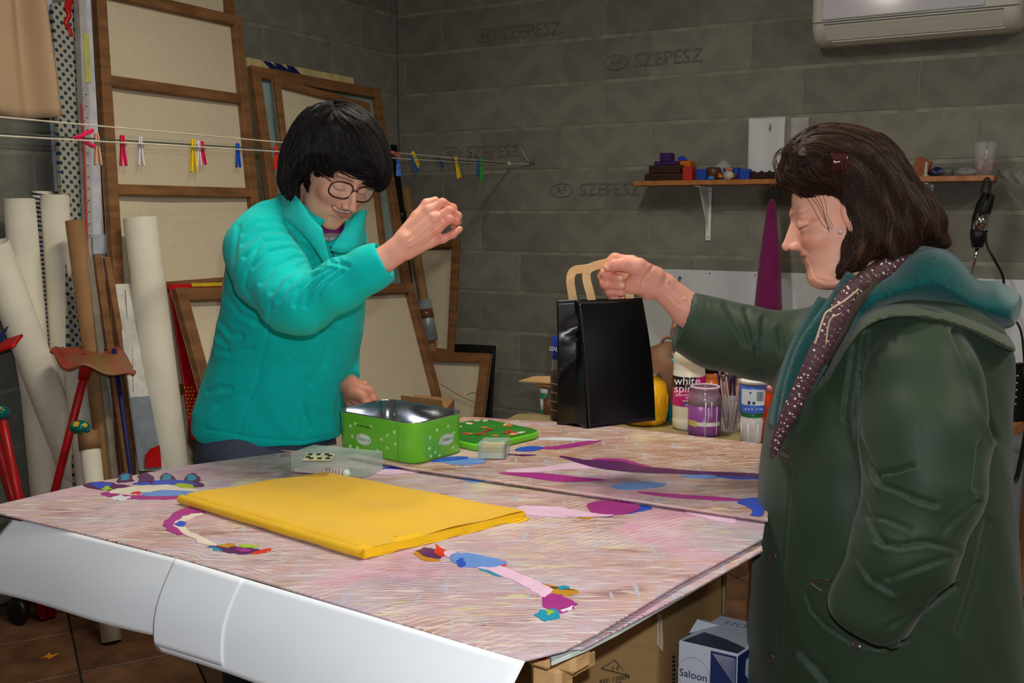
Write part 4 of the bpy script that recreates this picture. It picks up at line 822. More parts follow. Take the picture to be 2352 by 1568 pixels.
# cardboard sheet over a bowl
b = B(1262, 952); b = Vector((b.x, 2.62, ZB)); t = thing('brown_bowl', 'little brown bowl under a cardboard sheet left of the bag', 'bowl', b); zt = P(1250, 893, 2.62).z
b2_ = PZ(1256, 952, ZB) ; bb = Vector((P(1262, 900, 2.6).x, 2.6, ZB)); mk('bowl_body', lathe(bb, [(.02, 0), (.02, .04), (.012, .05), (.012, P(1262, 893, 2.6).z - ZB), (.036, P(1262, 882, 2.6).z - ZB), (.032, P(1262, 882, 2.6).z - ZB)], 20), M('terracotta', (120, 74, 44), .5), t, True)
zz = P(1262, 880, 2.6).z; o = mk('cardboard_sheet', prism([PZ(1192, 877, zz), PZ(1225, 867, zz), PZ(1300, 866, zz), PZ(1300, 884, zz)], UP * .004), M_cart); tag(o, 'flat piece of brown cardboard balanced left of the black bag', 'cardboard')
t, b, r, h = jar('teal_bottle', 'slim teal bottle between the yellow jar and white spirit bottle', 1545, 965, 13, 822, M('teal plastic', (0, 142, 160), .4), [(1, 0), (1, .52), (1.02, .6), (1.02, .97), (.8, 1)], 'bottle', part='bottle_body')
mk('pale_label', lathe(b + UP * h * .3, [(r * 1.03, 0), (r * 1.03, h * .2)], 20), M('label grey', (150, 170, 180), .5), t, True); mk('nozzle', lathe(b + UP * h, [(r * .35, 0), (r * .2, h * .16)], 12), M_white, t, True)
t, b, r, h = jar('white_spirit_bottle', 'tall translucent white spirit bottle with a pink and black label', 1580, 982, 37, 800, M('paint stained plastic', (226, 224, 216), .35, .06, 16, col2=(224, 212, 176)), [(.88, 0), (1, .03), (1, .12), (.97, .14), (1, .17), (1, .72), (.97, .74), (1, .77), (.97, .8), (1, .83), (1, .92), (.8, .98), (.4, 1)], 'bottle', part='bottle_body')
def arc_label(b, r, z0, z1, a0, a1, mat, t, nm='paper_label', k=1.015):
    return mk(nm, grid(lambda u, v: b + Vector((math.cos(a0 + (a1 - a0) * u) * r * k, math.sin(a0 + (a1 - a0) * u) * r * k, z0 + (z1 - z0) * v)), 24, 3), mat, t, True)
rd = math.radians
arc_label(b, r, h * .30, h * .67, rd(180), rd(360), M('pink label', (206, 30, 120), .4, .12, 20), t); arc_label(b, r, h * .52, h * .67, rd(180), rd(285), M('black label', (34, 20, 24), .4), t, k=1.022)
text('white', b + Vector((-r * .30, -r * 1.04, h * .625)), (1, -.0, 0), UP, .029, M_white, t); text('spirit', b + Vector((-r * .36, -r * 1.04, h * .53)), (1, 0, 0), UP, .029, M_white, t)
text('désaromatisé', b + Vector((-r * .4, -r * 1.04, h * .455)), (1, 0, 0), UP, .009, M_white, t); text('diluant\nsynthétique', b + Vector((-r * .15, -r * 1.04, h * .40)), (1, 0, 0), UP, .007, M_white, t); arc_label(b, r, h * .315, h * .355, rd(240), rd(275), M('label blue', (50, 70, 150), .4), t, k=1.025); text('onyx', b + Vector((-r * .2, -r * 1.05, h * .335)), (1, 0, 0), UP, .009, M_white, t)
t, b, r, h = jar('paint_jar', 'orange glass jar behind the purple one', 1632, 955, 22, 850, M('orange glaze', (214, 120, 60), .25, .1, 10), JP); mk('black_lid', lathe(b + UP * h * .96, [(r * .85, 0), (r * .86, .01), (r * .7, .012)], 20), M_black, t, True)
M_pj = M('purple paint', (132, 66, 136), .3, .05, 9); pr = [(.86, 0), (.97, .02), (1, .08), (1, .74), (.95, .82), (.82, .89), (.85, .93), (.85, 1)]
t, b, r, h = jar('paint_jar', 'glass jar half full of purple paint with white drips, front of the bottles', 1617, 996, 38, 885, M_pj, [(.86, 0), (.97, .02), (1, .08), (1, .62), (.5, .63)])
mk('glass_wall', lathe(b, [(r * 1.005, h * .62), (r * 1.005, h * .74), (r * .95, h * .82), (r * .82, h * .89), (r * .85, h * .93), (r * .85, h), (r * .8, h), (r * .78, h * .9), (r * .9, h * .8), (r * .94, h * .63)], 32), M('stained glass wall', (150, 104, 128), .15, .2, 30, alpha=.7, col2=(150, 140, 150)), t, True)
mk('pink_rim', tube([b + UP * h * .98 + Vector((math.cos(a / 4), math.sin(a / 4), 0)) * r * .84 for a in range(26)], .0028, 8), M('rim paint', (226, 190, 204), .4), t, True)
arc_label(b, r, h * .22, h * .30, rd(195), rd(325), M('white drip', (226, 224, 220), .35), t, 'paint_band', 1.01); arc_label(b, r, h * .2, h * .32, rd(190), rd(232), M('drip yellow', (216, 190, 90), .35), t, 'paint_band', 1.012)
for a, z0, z1 in ((262, .0, .92), (272, .30, .6), (305, .05, .62), (283, .5, .8)):
    d = Vector((math.cos(rd(a)), math.sin(rd(a)), 0)); mk('paint_drip', tube([b + d * r * 1.01 + UP * h * z0, b + d * r * 1.015 + UP * h * min(z1, .72)], .0012, 6), M('white drip', (226, 224, 220), .35), t, True)
# jar of brushes
t, b, r, h = jar('glass_jar', 'clear glass jar holding a bundle of paint brushes', 1678, 988, 26, 905, M('thin glass', (226, 232, 232), .06, .01, alpha=.18), JP)
rr_ = random.Random(11)
for k in range(22):
    a = rr_.uniform(0, 6.28); q = b + Vector((math.cos(a) * r * .5 * rr_.random(), math.sin(a) * r * .5, .004)); an = rr_.uniform(0, 6.28); d = Vector((math.cos(an) * .16 + (.0), math.sin(an) * .1, 1)).normalized(); ln = rr_.uniform(.15, .20)
    br = thing('paint_brush', ['paint brush with a bare wooden handle', 'paint brush with a dark violet handle', 'paint brush with a pale pinkish handle'][k % 3] + ' standing in the glass jar', 'brush', q, ['bare wooden brushes in the glass jar', 'violet brushes in the glass jar', 'pinkish brushes in the glass jar'][k % 3])
    mk('handle', tube([q, q + d * ln * .7, q + d * ln * .8], [.0018, .0034, .0026], 8), [M('brush wood', (196, 156, 112), .5, rand=.1), M('brush violet', (60, 34, 84), .3), M('brush pink', (206, 160, 150), .4)][k % 3], br, True)
    mk('ferrule', tube([q + d * ln * .8, q + d * ln * .9], .0036, 8), M_steel, br, True); mk('bristles', tube([q + d * ln * .9, q + d * ln * .97, q + d * ln], [.0036, .004, .0015], 8), M('bristle', (120, 90, 60), .9), br, True)
# stacked tubs
t, b, r, h = jar('paint_jar', 'faceted white paint jar with a green lid, under the blue tub', 1727, 1012, 29, 945, M('white paint jar', (206, 204, 202), .35), [(.86, 0), (.95, .03), (1, .7), (.92, .82), (.8, .86)], part='jar_body'); mk('green_lid', lathe(b + UP * h * .86, [(r * .82, 0), (r * .84, h * .13), (r * .7, h * .14)], 24), M('green lid', (20, 140, 60), .35), t, True)
for k in range(8):
    a = rd(45 * k + 12); d = Vector((math.cos(a), math.sin(a), 0)); mk('facet_edge', tube([b + d * r * .93 + UP * h * .05, b + d * r * .985 + UP * h * .66], .0011, 6), M_white, t, True)
zt = b.z + h * 1.0; b0 = Vector((b.x, b.y, zt)); hb = P(1727, 874, b.y).z - zt; r2 = px(31, b.y)
t = thing('paint_tub', 'blue and white paint tub stacked on the faceted white jar', 'tub', b0); mk('tub_body', lathe(b0, [(r2 * .92, 0), (r2 * .98, .002), (r2, hb * .1), (r2, hb * .9), (r2 * .95, hb * .93)], 32), M('blue tub', (70, 110, 205), .35), t, True); mk('tub_lid', lathe(b0 + UP * hb * .92, [(r2 * 1.02, 0), (r2 * 1.03, hb * .1), (r2 * .9, hb * .13)], 32), M_white, t, True)
arc_label(b0, r2, hb * .28, hb * .78, rd(200), rd(345), M('label white', (216, 226, 226), .6), t)
for s, z, a_ in ((-.45, .68, .002), (-.5, .36, .004), (-.2, .36, .003)): mk('printed_mark', obox(b0 + Vector((r2 * s, -r2 * math.sqrt(1 - s * s) * 1.03, hb * z)), (a_, 0, 0), (0, .0008, 0), (0, 0, a_)), M_nb, t)
for k in range(6): mk('printed_line', obox(b0 + Vector((r2 * .25, -r2 * 1.02, hb * (.45 + k * .05))), (.008, 0, 0), (0, .0008, 0), (0, 0, .0006)), M_nb, t)
text('• • •  • ••', b0 + Vector((-.2 * r2, -r2 * 1.03, hb * .16)), (1, 0, 0), UP, .012, M_white, t)
t, b, r, h = jar('paint_jar', 'waisted orange-red paint jar touching the green coat', 1778, 1012, 40, 885, M('orange red paint', (222, 62, 14), .3, .06, 8), [(.9, 0), (1, .04), (1, .3), (.92, .45), (.92, .6), (1, .75), (.96, .86), (.84, .93), (.86, 1), (.78, 1), (.76, .93)]); mk('paint_rim', lathe(b + UP * h * .9, [(r * .9, 0), (r * .93, h * .1), (r * .88, h * .12)], 28), M('rim red', (220, 60, 60), .25, .2, 30, col2=(240, 200, 200)), t, True)
t, b, r, h = jar('red_pot', 'wide dark red pot standing behind the brushes and the tub', 1752, 968, 62, 850, M('dark red pot', (170, 24, 14), .35, .15, 8), [(.75, 0), (.9, .05), (1, .85), (1, 1), (.94, 1), (.9, .85)])
# round brown gourd with a loop handle, coloured glass ball, little tube
c = P(1532, 850, 2.56); t = thing('brown_gourd', 'round brown leathery gourd with a loop handle behind the bag', 'gourd', Vector((c.x, c.y, ZB))); hg = P(1532, 786, 2.56).z - ZB
mk('gourd_body', lathe(Vector((c.x, c.y, ZB)), [(.03, 0), (.06, hg * .15), (.075, hg * .45), (.07, hg * .75), (.045, hg * .93), (.01, hg)], 28), M('leather brown', (120, 78, 46), .6, .2, 14), t, True); mk('loop_handle', tube(smoothpath([P(1518, 796, 2.56), P(1522, 782, 2.56), P(1533, 774, 2.56), P(1546, 780, 2.56), P(1552, 796, 2.56)], 5), .004, 8), M('leather brown', (120, 78, 46), .6), t, True)
c = P(1562, 760, 2.5); t = thing('glass_vase', 'tall violet and gold glass vase half hidden by the green sleeve', 'vase', Vector((c.x, c.y, ZB))); hv = P(1562, 728, 2.5).z - ZB
mk('vase_body', lathe(Vector((c.x, c.y, ZB)), [(.022, 0), (.012, .02), (.010, hv * .55), (.02, hv * .72), (.026, hv * .85), (.018, hv)], 20), M('violet glass', (70, 30, 110), .1, .3, 40, col2=(180, 140, 60)), t, True)
t, b, r, h = jar('paint_tube', 'small teal tube with a black cap behind the yellow jar', 1512, 952, 10, 842, M('pale teal plastic', (70, 150, 150), .4), [(1, 0), (1, .85), (.5, .95)], 'tube', part='tube_body'); mk('black_cap', lathe(b + UP * h * .93, [(r * .8, 0), (r * .85, .012), (r * .3, .014)], 14), M_black, t, True)
# ================================================================ things on the right-hand block wall
def wq(u, v, off): return PW(u, v, off)
# shelf
zsh = PW(1640, 427, 0).z
def at_z(u, z, off):                 # the point seen in column u at height z, off metres from the wall
    lo, hi = 0, 1568
    for _ in range(40):
        m = (lo + hi) / 2
        if PW(u, m, off).z > z: lo = m
        else: hi = m
    return PW(u, lo, off)
M_pine = M('varnished pine', (186, 120, 66), .4, .15, 7, .06, 40, stretch=(4, 4, 1))
sh = thing('wall_shelf', 'varnished pine shelf on white brackets on the block wall', 'shelf', at_z(1880, zsh, .1))
f0, f1 = at_z(1454, zsh, .2), at_z(2283, zsh, .2); b0, b1_ = f0 - LD * .198, f1 - LD * .198
mk('shelf_board', slab([f0, f1, b1_, b0], UP * .022), M_pine, sh, bevel=.002)
ST = zsh + .023
for u in (1630, 2138):
    w0 = at_z(u, zsh - .002, .003)
    br = mk('bracket', join(obox(w0 - UP * .125 + LD * .003, RD * .012, LD * .003, UP * .125), obox(w0 + LD * .085 - UP * .003, RD * .012, LD * .085, UP * .003), prism([w0 + RD * .002, w0 + LD * .15 + RD * .002, w0 - UP * .215 + RD * .002], -RD * .004))[:2], M_white, sh, bevel=.0008)
    for du, dz in ((-.007, .035), (.007, .02), (0, .235)): mk('screw', lathe(w0 + RD * du - UP * dz + LD * .006, [(.003, 0), (.0026, .001)], 10, LD), M_black, br)
def sbox(name, label, cat, u0, u1, v1, off, dep, mat, base=None, rot=0, lbl_group=None, par=None):
    z0 = ST if base is None else base; a, b = at_z(u0, z0, off), at_z(u1, z0, off); h = at_z((u0 + u1) / 2, z0, off); zt = PW((u0 + u1) / 2, v1, off).z
    o = mk(name, slab([a, b, b - LD * dep, a - LD * dep], UP * (zt - z0)), mat, par, bevel=.002)
    if not par: tag(o, label, cat)
    return o, zt
M_choc = M('dark brown block', (62, 32, 20), .5, .15, 12, .2, 60); M_purp = M('violet box', (56, 20, 100), .5); M_orng = M('orange box', (220, 120, 20), .5); M_bl = M('blue box', (20, 70, 190), .45); M_rd = M('red box', (200, 40, 36), .5)
def stepblock(label, u0, u1, v1, off, dep, base):
    o, zt = sbox('lidded_block', label, 'box', u0, u1, v1, off, dep, M_choc, base); return o, zt
o, z1_ = stepblock('lower dark brown ridged block at the left end of the shelf', 1480, 1566, 398, .17, .12, None)
o2, z2_ = stepblock('upper dark brown ridged block stacked on the lower one', 1490, 1562, 379, .16, .1, z1_ + .001)
for par, zz, ua, ub, of in ((o, z1_, 1482, 1564, .171), (o2, z2_, 1492, 1560, .161)):
    for k in range(3): mk('ridge', slab([at_z(ua, zz - .008 - k * .01, of), at_z(ub, zz - .008 - k * .01, of), at_z(ub, zz - .012 - k * .01, of), at_z(ua, zz - .012 - k * .01, of)], LD * .003), M_choc, par)
o, z3_ = sbox('violet_box', 'violet box lying flat on the brown blocks', 'box', 1502, 1554, 370, .15, .08, M_purp, z2_ + .001)
sbox('violet_cube', 'small violet cube standing on the flat violet box', 'box', 1515, 1541, 351, .14, .05, M_purp, z3_ + .001)
o, z4_ = sbox('orange_box', 'orange box behind the red one on the shelf', 'box', 1556, 1585, 369, .10, .07, M_orng)
q = [at_z(1557, z4_ + .002, .1), at_z(1576, z4_ + .002, .1)]; o = mk('blue_clip', prism([q[0], q[0] + UP * .016, q[0] + UP * .02 + RD * .02, q[1]], -LD * .03), M_bl, bevel=.001); tag(o, 'blue clip lying on the orange box', 'clip')
sbox('red_box', 'red box next to the brown blocks on the shelf', 'box', 1567, 1589, 382, .17, .05, M_rd)
sbox('blue_box', 'blue ribbed box left of the brown pot on the shelf', 'box', 1599, 1621, 388, .17, .05, M_bl)
sbox('blue_box', 'blue ribbed box beside the brown bark at the shelf middle', 'box', 1697, 1720, 388, .17, .05, M_bl)
sbox('blue_tray', 'wide blue tray behind the cream shell on the shelf', 'tray', 1660, 1695, 385, .10, .05, M_bl)
c = at_z(1638, ST, .13); o = mk('brown_pot', lathe(c, [(.02, 0), (.03, .01), (.036, .03), (.034, .05), (.028, .056), (.024, .05)], 20), M('pot brown', (96, 56, 34), .35, .15), smooth=True); tag(o, 'small round brown pot between two blue boxes', 'pot')
c = at_z(1633, ST, .185); o = mk('bottle_top', lathe(c, [(.018, 0), (.016, .012), (.006, .018)], 16), M('sky blue', (50, 130, 200), .4), smooth=True); tag(o, 'round sky-blue cap in front of the brown pot', 'cap')
a = at_z(1640, ST + .055, .06); o = mk('plastic_card', prism([PW(1635, 387, .08), PW(1663, 367, .08), PW(1678, 382, .08), PW(1660, 402, .08)], -LD * .002), M('milky plastic', (190, 186, 190), .3, alpha=.8)); tag(o, 'tilted milky plastic card leaning over the brown pot', 'card')
c = at_z(1673, ST + .013, .165)
t = thing('seashell', 'cream seashell with jagged rim on the shelf', 'shell', c)
mk('shell_body', grid(lambda u, v: c + RD * (.024 * math.cos(6.283 * u) * v * (1 + .12 * math.sin(u * 50))) + LD * (.012 * (1 - v * v)) + UP * (.02 * math.sin(6.283 * u) * v * (1 + .12 * math.sin(u * 50)) + .006), 40, 6, True), M('cream shell', (196, 190, 180), .4), t, True); solid(bpy.data.objects['shell_body'], .003)
c = at_z(1674, ST, .12) + UP * .05; o = mk('orange_pebble', ball(at_z(1674, ST + .046, .12), .014, s=(1.4, 1, .6)), M('salmon pebble', (216, 120, 80), .5), smooth=True); tag(o, 'salmon pebble on top of the blue tray', 'pebble')
c = at_z(1686, ST + .016, .15); o = mk('brown_pebble', ball(c, .016), M('dusty rose brown', (110, 64, 60), .6), smooth=True); tag(o, 'dusty brown knob right of the cream shell', 'knob')
c = at_z(1655, ST + .01, .16); o = mk('orange_wedge', prism([c + RD * -.012, c + RD * .016, c + RD * -.004 + UP * .02], LD * .01), M_orng); tag(o, 'orange wedge between brown pot and shell', 'block')
a, b = at_z(1722, ST, .16), at_z(1812, ST, .16)
def bark(u, v):
    an = math.pi * v; return a.lerp(b, u) - LD * .03 + LD * (.03 * math.cos(an)) + UP * ((.03 + .003 * math.sin(u * 31) + .002 * math.sin(u * 63 + v * 9)) * math.sin(an) + .001)
o = mk('bark_strip', grid(bark, 50, 12), M('bark', (56, 28, 18), .8, .3, 30, .8, 60, stretch=(1, 1, 3)), smooth=True); solid(o, .004); tag(o, 'twisted dark brown bark piece in front of the white paper bag', 'bark')
# white paper bag
za = at_z(1716, ST, .075); zb_ = at_z(1799, ST, .075); hb = PW(1760, 270, .075).z - ST
t = thing('paper_bag', 'tall white paper bag standing on the shelf', 'bag', (za + zb_) / 2)
mk('bag_front', grid(lambda u, v: za.lerp(zb_, u) + UP * hb * v + LD * (.006 * math.sin(u * 9) * (1 - v) + .005 * math.sin(u * 6 + 2) * v), 20, 12), M('white paper bag', (214, 216, 220), .7, .04, 4), t, True); solid(bpy.data.objects['bag_front'], .001)
ba = zb_ + RD * .012 - LD * .06; mk('bag_side', grid(lambda u, v: (zb_.lerp(ba, u * 2) if u < .5 else ba.lerp(zb_ - LD * .07 + RD * .085, (u - .5) * 2)) + UP * hb * v, 13, 6), M('white paper bag grey', (186, 184, 180), .7), t, True)
mk('bag_back', slab([za - LD * .07, zb_ - LD * .07, zb_ - LD * .07 + UP * hb, za - LD * .07 + UP * hb], LD * .001), M('white paper bag', (214, 216, 220), .7), t)
mk('bag_mark', prism([PW(1768, 282, .083), PW(1771, 286, .083), PW(1770, 300, .083), PW(1765, 298, .083), PW(1768, 291, .083)], LD * .0006), M('grey stain', (120, 116, 116), .8), t)
# right part of the shelf
o = mk('terracotta_box', prism([at_z(2093, ST, .14), at_z(2128, ST, .14), PW(2140, 370, .14), PW(2112, 358, .14), PW(2104, 362, .14)], -LD * .04), M('terracotta card', (156, 80, 48), .6), bevel=.001); tag(o, 'tilted terracotta coloured box on the right part of the shelf', 'box')
c = at_z(2126, ST, .17); o = mk('thread_spool', lathe(c, [(.012, 0), (.012, .003), (.006, .005), (.005, .055), (.004, .056)], 16), M('pale cone', (196, 190, 170), .5), smooth=True); tag(o, 'pale upright spool beside the terracotta box', 'spool')
def bagf(c, w, h): return grid(lambda u, v: c + RD * (w * math.cos(6.283 * u) * math.sin(3.14 * v) * (1 + .2 * math.sin(u * 25))) + LD * (.02 * math.sin(6.283 * u) * math.sin(3.14 * v)) + UP * (h * (1 - math.cos(3.14 * v)) * (1 + .15 * math.sin(u * 19))), 24, 10, True)
o = mk('foil_packet', bagf(at_z(2150, ST, .15), .03, .016), M('blue foil', (90, 100, 150), .15, .4, 40, metal=.6), smooth=True); tag(o, 'crumpled bluish foil packet beside the grey tape roll', 'packet')
c = at_z(2176, ST, .15); o = mk('tape_roll', lathe(c, [(.022, 0), (.022, .034), (.012, .034), (.012, .002)], 24), M('grey tape', (96, 104, 104), .4), smooth=True); tag(o, 'grey tape roll standing on the shelf', 'tape')
o = mk('plastic_packet', bagf(at_z(2216, ST, .14), .04, .014), M('crinkled clear film', (170, 176, 176), .1, .2, 30, alpha=.5), smooth=True); tag(o, 'crinkled clear plastic packet left of the clear cup', 'packet')
c = at_z(2259, ST, .12); hc = PW(2259, 326, .12).z - ST; t = thing('clear_cup', 'tall clear plastic cup with crumpled printed paper inside', 'cup', c)
mk('cup_wall', lathe(c, [(.034, 0), (.046, hc), (.045, hc), (.033, .003)], 28), M('cup plastic', (210, 210, 216), .06, .02, alpha=.28), t, True); mk('crumpled_paper', bagf(c + UP * .004, .031, .032), M('printed paper', (224, 200, 204), .6, .3, 40, col2=(180, 50, 60)), t, True)
mk('metal_stick', tube([c + UP * .005 + LD * .028, c + UP * hc * 1.02 + LD * .036 + RD * .012], .005, 8), M_steel, t, True)
o = mk('plastic_film', grid(lambda u, v: at_z(2290, ST, .1) + RD * (.12 * u) + LD * (.09 * (1 - v) + .0) + UP * (.012 + .012 * math.sin(u * 14 + v * 6) - (.05 * u if v < .5 else .0)), 16, 8), M('crinkled clear film', (170, 176, 176), .1, .2, 30, alpha=.5), smooth=True); tag(o, 'loose clear film spilling past the right end of the shelf', 'film')
# air conditioner
ac = thing('air_conditioner', 'white split air conditioner high on the block wall', 'air conditioner', PW(2100, 90, .1))
l0 = PW(1893, 110, .06); r0 = PW(2330, 84, .06); zb2 = l0.z
Lw = (r0 - l0).length; l0 = Vector((l0.x, l0.y, zb2))
def acp(s, prof): 
    p = l0 + RD * (Lw * s); return [p - LD * .06 + LD * d + UP * z for d, z in prof]
prof = [(0, 0), (.10, 0), (.15, .012), (.19, .045), (.20, .07), (.205, .12), (.205, .27), (.17, .29), (0, .29)]
def shr(pr, k): return [(d * (1 - .22 * k) if d > .1 else d, (z + .018 * k) if z < .1 else z - .01 * k) for d, z in pr]
mk('body_shell', loft([acp(-.045, shr(prof, 1)), acp(-.03, shr(prof, .35)), acp(0, prof), acp(1, prof), acp(1.03, shr(prof, .35)), acp(1.045, shr(prof, 1))]), M('ac plastic', (214, 212, 200), .35, .02), ac, True)
for p in bpy.data.objects['body_shell'].data.polygons: p.use_smooth = len(p.vertices) == 4
A = l0 - LD * .06 + LD * .206
mk('front_panel', slab([A + RD * (.02) + UP * .088, A + RD * (Lw * .86) + UP * .088, A + RD * (Lw * .86) + UP * .268, A + RD * .02 + UP * .268], LD * .006), M('ac front', (206, 204, 214), .12, .01), ac, bevel=.002)
mk('panel_gap', slab([A + RD * -.02 + UP * .078, A + RD * (Lw * 1.03) + UP * .078, A + RD * (Lw * 1.03) + UP * .081, A + RD * -.02 + UP * .081], LD * .0006), M('dark seam', (70, 70, 70), .6), ac)
Bq = l0 - LD * .06
mk('louvre', slab([Bq + RD * .03 + LD * .156 + UP * .014, Bq + RD * (Lw * .95) + LD * .156 + UP * .014, Bq + RD * (Lw * .95) + LD * .203 + UP * .066, Bq + RD * .03 + LD * .203 + UP * .066], (LD * 1 - UP * .7).normalized() * .004), M('ac plastic', (214, 212, 200), .35), ac, bevel=.001)
mk('air_slot', slab([Bq + RD * .025 + LD * .204 + UP * .068, Bq + RD * (Lw * .955) + LD * .204 + UP * .068, Bq + RD * (Lw * .955) + LD * .204 + UP * .071, Bq + RD * .025 + LD * .204 + UP * .071], LD * .001), M('dark seam', (70, 70, 70), .6), ac)
mk('lower_lip', slab([Bq + RD * .05 + LD * .11 - UP * .001, Bq + RD * (Lw * .96) + LD * .11 - UP * .001, Bq + RD * (Lw * .96) + LD * .15 + UP * .010, Bq + RD * .05 + LD * .15 + UP * .010], -UP * .004), M('ac plastic', (214, 212, 200), .35), ac)
c = A + RD * (Lw * .39) + UP * .165 + LD * .0065; mk('maker_badge', prism([c + RD * (.022 * math.cos(t / 16 * 6.283)) + UP * (.009 * math.sin(t / 16 * 6.283)) for t in range(16)], LD * .001), M_nb, ac)
mk('maker_badge', prism([c + LD * .0011 + RD * (.016 * math.cos(t / 16 * 6.283)) + UP * (.005 * math.sin(t / 16 * 6.283)) for t in range(16)], LD * .0006), M('ac front', (206, 204, 214), .12), ac)
# white board fixed low on the wall
qb = [(1478, 616), (2420, 660)]; a, b = PW(1478, 616, .004), PW(2420, 650, .004); zt = a.z
b = Vector((b.x, b.y, zt)); wbp = mk('wall_board', slab([Vector((a.x, a.y, .72)), Vector((b.x, b.y, .72)), b, a], LD * .012), M('white laminate', (214, 218, 224), .5, .02), bevel=.001); tag(wbp, 'large white board fixed low on the block wall behind the jars', 'board')
for u, v in ((1524, 692), (1630, 628), (1734, 632), (2336, 690), (1700, 700)): mk('screw', lathe(PW(u, v, .016), [(.004, 0), (.003, .001)], 10, LD), M('screw grey', (90, 90, 96), .4), wbp)
c = PW(1564, 640, .02); o = mk('wire_hook', tube(smoothpath([c + UP * .0, c + LD * .02 + UP * .01, c + LD * .03 - UP * .02, c + LD * .01 - UP * .05], 4), .003, 6), M_black, smooth=True); tag(o, 'small black wire hook at the top of the white wall board', 'hook')
# magenta felt cone on a binder clip
c = at_z(1775, PW(1775, 456, .22).z, .22); bt = Vector((c.x, c.y, PW(1770, 726, .22).z)); H = c.z - bt.z
t = thing('felt_cone', 'long magenta felt cone hanging from the shelf edge', 'cone', bt)
mk('cone_body', lathe(bt + RD * -.004, [(.062, 0), (.058, .06), (.045, H * .5), (.024, H * .85), (.016, H * .96), (.004, H)], 28), M('magenta felt', (122, 8, 88), .9, .04, 30, .1, 200, sheen=.3), t, True)
mk('cream_rim', lathe(bt + RD * -.004 - UP * .008, [(.056, 0), (.063, .004), (.063, .014)], 28), M('cream rim', (222, 200, 150), .7), t, True)
k0 = c + UP * .004; t2 = thing('binder_clip', 'black binder clip gripping the shelf edge over the magenta cone', 'clip', k0); mk('clip_body', prism([k0 - RD * .028, k0 + RD * .028, k0 + RD * .022 + UP * .04, k0 - RD * .022 + UP * .04], -LD * .016), M_black, t2, bevel=.001)
mk('wire_arm', tube(smoothpath([k0 + UP * .04 - RD * .012, k0 + UP * .06 + LD * .01, k0 + UP * .04 + RD * .012], 5), .0016, 6), M_steel, t2, True)
# hot-air tool hanging with its cable
c = at_z(2262, zsh, .215)
def hp(u, v, of=.22): return PW(u, v, of)
t = thing('heat_tool', 'black and chrome heat tool hanging by its cable from the shelf', 'tool', hp(2240, 620))
mk('tool_body', tube([hp(2272, 445), hp(2262, 470), hp(2252, 500), hp(2246, 530)], [.022, .030, .030, .026], 16), M_black, t, True)
mk('chrome_sleeve', tube([hp(2257, 490, .228), hp(2249, 528, .228)], .027, 18), M('chrome', (210, 212, 220), .12, metal=1), t, True)
mk('vent_collar', tube([hp(2249, 528), hp(2246, 545), hp(2245, 568)], [.032, .028, .020], 16), M_black, t, True)
mk('nozzle', tube([hp(2245, 570), hp(2240, 592), hp(2233, 627)], [.008, .006, .005], 10), M_steel, t, True)
mk('hanging_loop', tube(smoothpath([hp(2258, 482), hp(2255, 450), hp(2260, 418), hp(2267, 409), hp(2274, 418), hp(2272, 450)], 5), .005, 8), M_black, t, True)
mk('cable_winding', tube(smoothpath([hp(2248, 495, .25), hp(2262, 485, .255), hp(2275, 455, .25), hp(2270, 440, .25), hp(2258, 462, .25), hp(2252, 490, .25)], 5), .005, 8), M_black, t, True)
mk('cable', tube(smoothpath([hp(2264, 520), hp(2266, 560), hp(2282, 592), hp(2302, 630, .18), hp(2308, 660, .14), hp(2326, 722, .12), hp(2345, 760, .12), hp(2352, 820, .12), hp(2356, 900, .12)], 6), .0045, 8), M_black, t, True)
# little bench, black handbag, straps, grey bin
zbn = P(2300, 975, 3.2).z
def bq(u, v, z): return PZ(u, v, z)
t = thing('side_bench', 'wooden bench corner at the right edge carrying the black bag', 'bench', Vector((bq(2330, 985, zbn).x, 3.3, 0)))
q = [bq(2200, 978, zbn), bq(2324, 980, zbn), bq(2362, 962, zbn), bq(2420, 940, zbn), bq(2230, 940, zbn)]; mk('bench_top', prism(q, -UP * .035), M_pine, t, bevel=.002)
for p in (q[0].lerp(q[4], .3) + Vector((.05, 0, 0)), q[3] + Vector((-.05, -.0, 0))): mk('leg', box(p.x - .02, p.x + .02, p.y, p.y + .04, 0, zbn - .035), M_pine, t)
c = bq(2312, 962, zbn) + UP * .002; hbg = P(2312, 840, c.y).z - zbn
t = thing('black_handbag', 'shiny black handbag standing on the bench at the right edge', 'handbag', c)
mk('bag_body', grid(lambda u, v: c + Vector((math.cos(6.283 * u) * .068 * (1.05 - .35 * v) * (1 + .06 * math.sin(u * 31 + v * 9)), math.sin(6.283 * u) * .05 * (1 - .4 * v), hbg * v)), 32, 14, True), M('black leather', (10, 10, 12), .28, .2, 20, .4, 40), t, True)
mk('bag_top', obox(c + UP * (hbg + .001) + Vector((-.0, 0, 0)), (.045, 0, .004), (0, .012, 0), (0, 0, .004)), M_black, t, bevel=.002)
for k in range(5): mk('stud', ball(c + Vector((.0, -.052, .06 + k * .024)), .004), M_steel, t, True)
mk('strap', tube(smoothpath([c + Vector((.05, -.02, hbg * .8)), c + Vector((.075, -.04, .05)), c + Vector((.09, -.06, 0))], 5), .006, 8), M_black, t, True)
mk('strap', tube(smoothpath([P(2292, 990, 3.1), P(2296, 1040, 3.1), P(2310, 1090, 3.1), P(2332, 1102, 3.1), P(2344, 1060, 3.1), P(2358, 985, 3.1)], 5), .013, 8, flat=.4), M_black, t, True)
mk('strap', tube(smoothpath([P(2286, 985, 3.08), P(2287, 1040, 3.08), P(2286, 1110, 3.08)], 5), .016, 8, flat=.4), M_black, t, True)
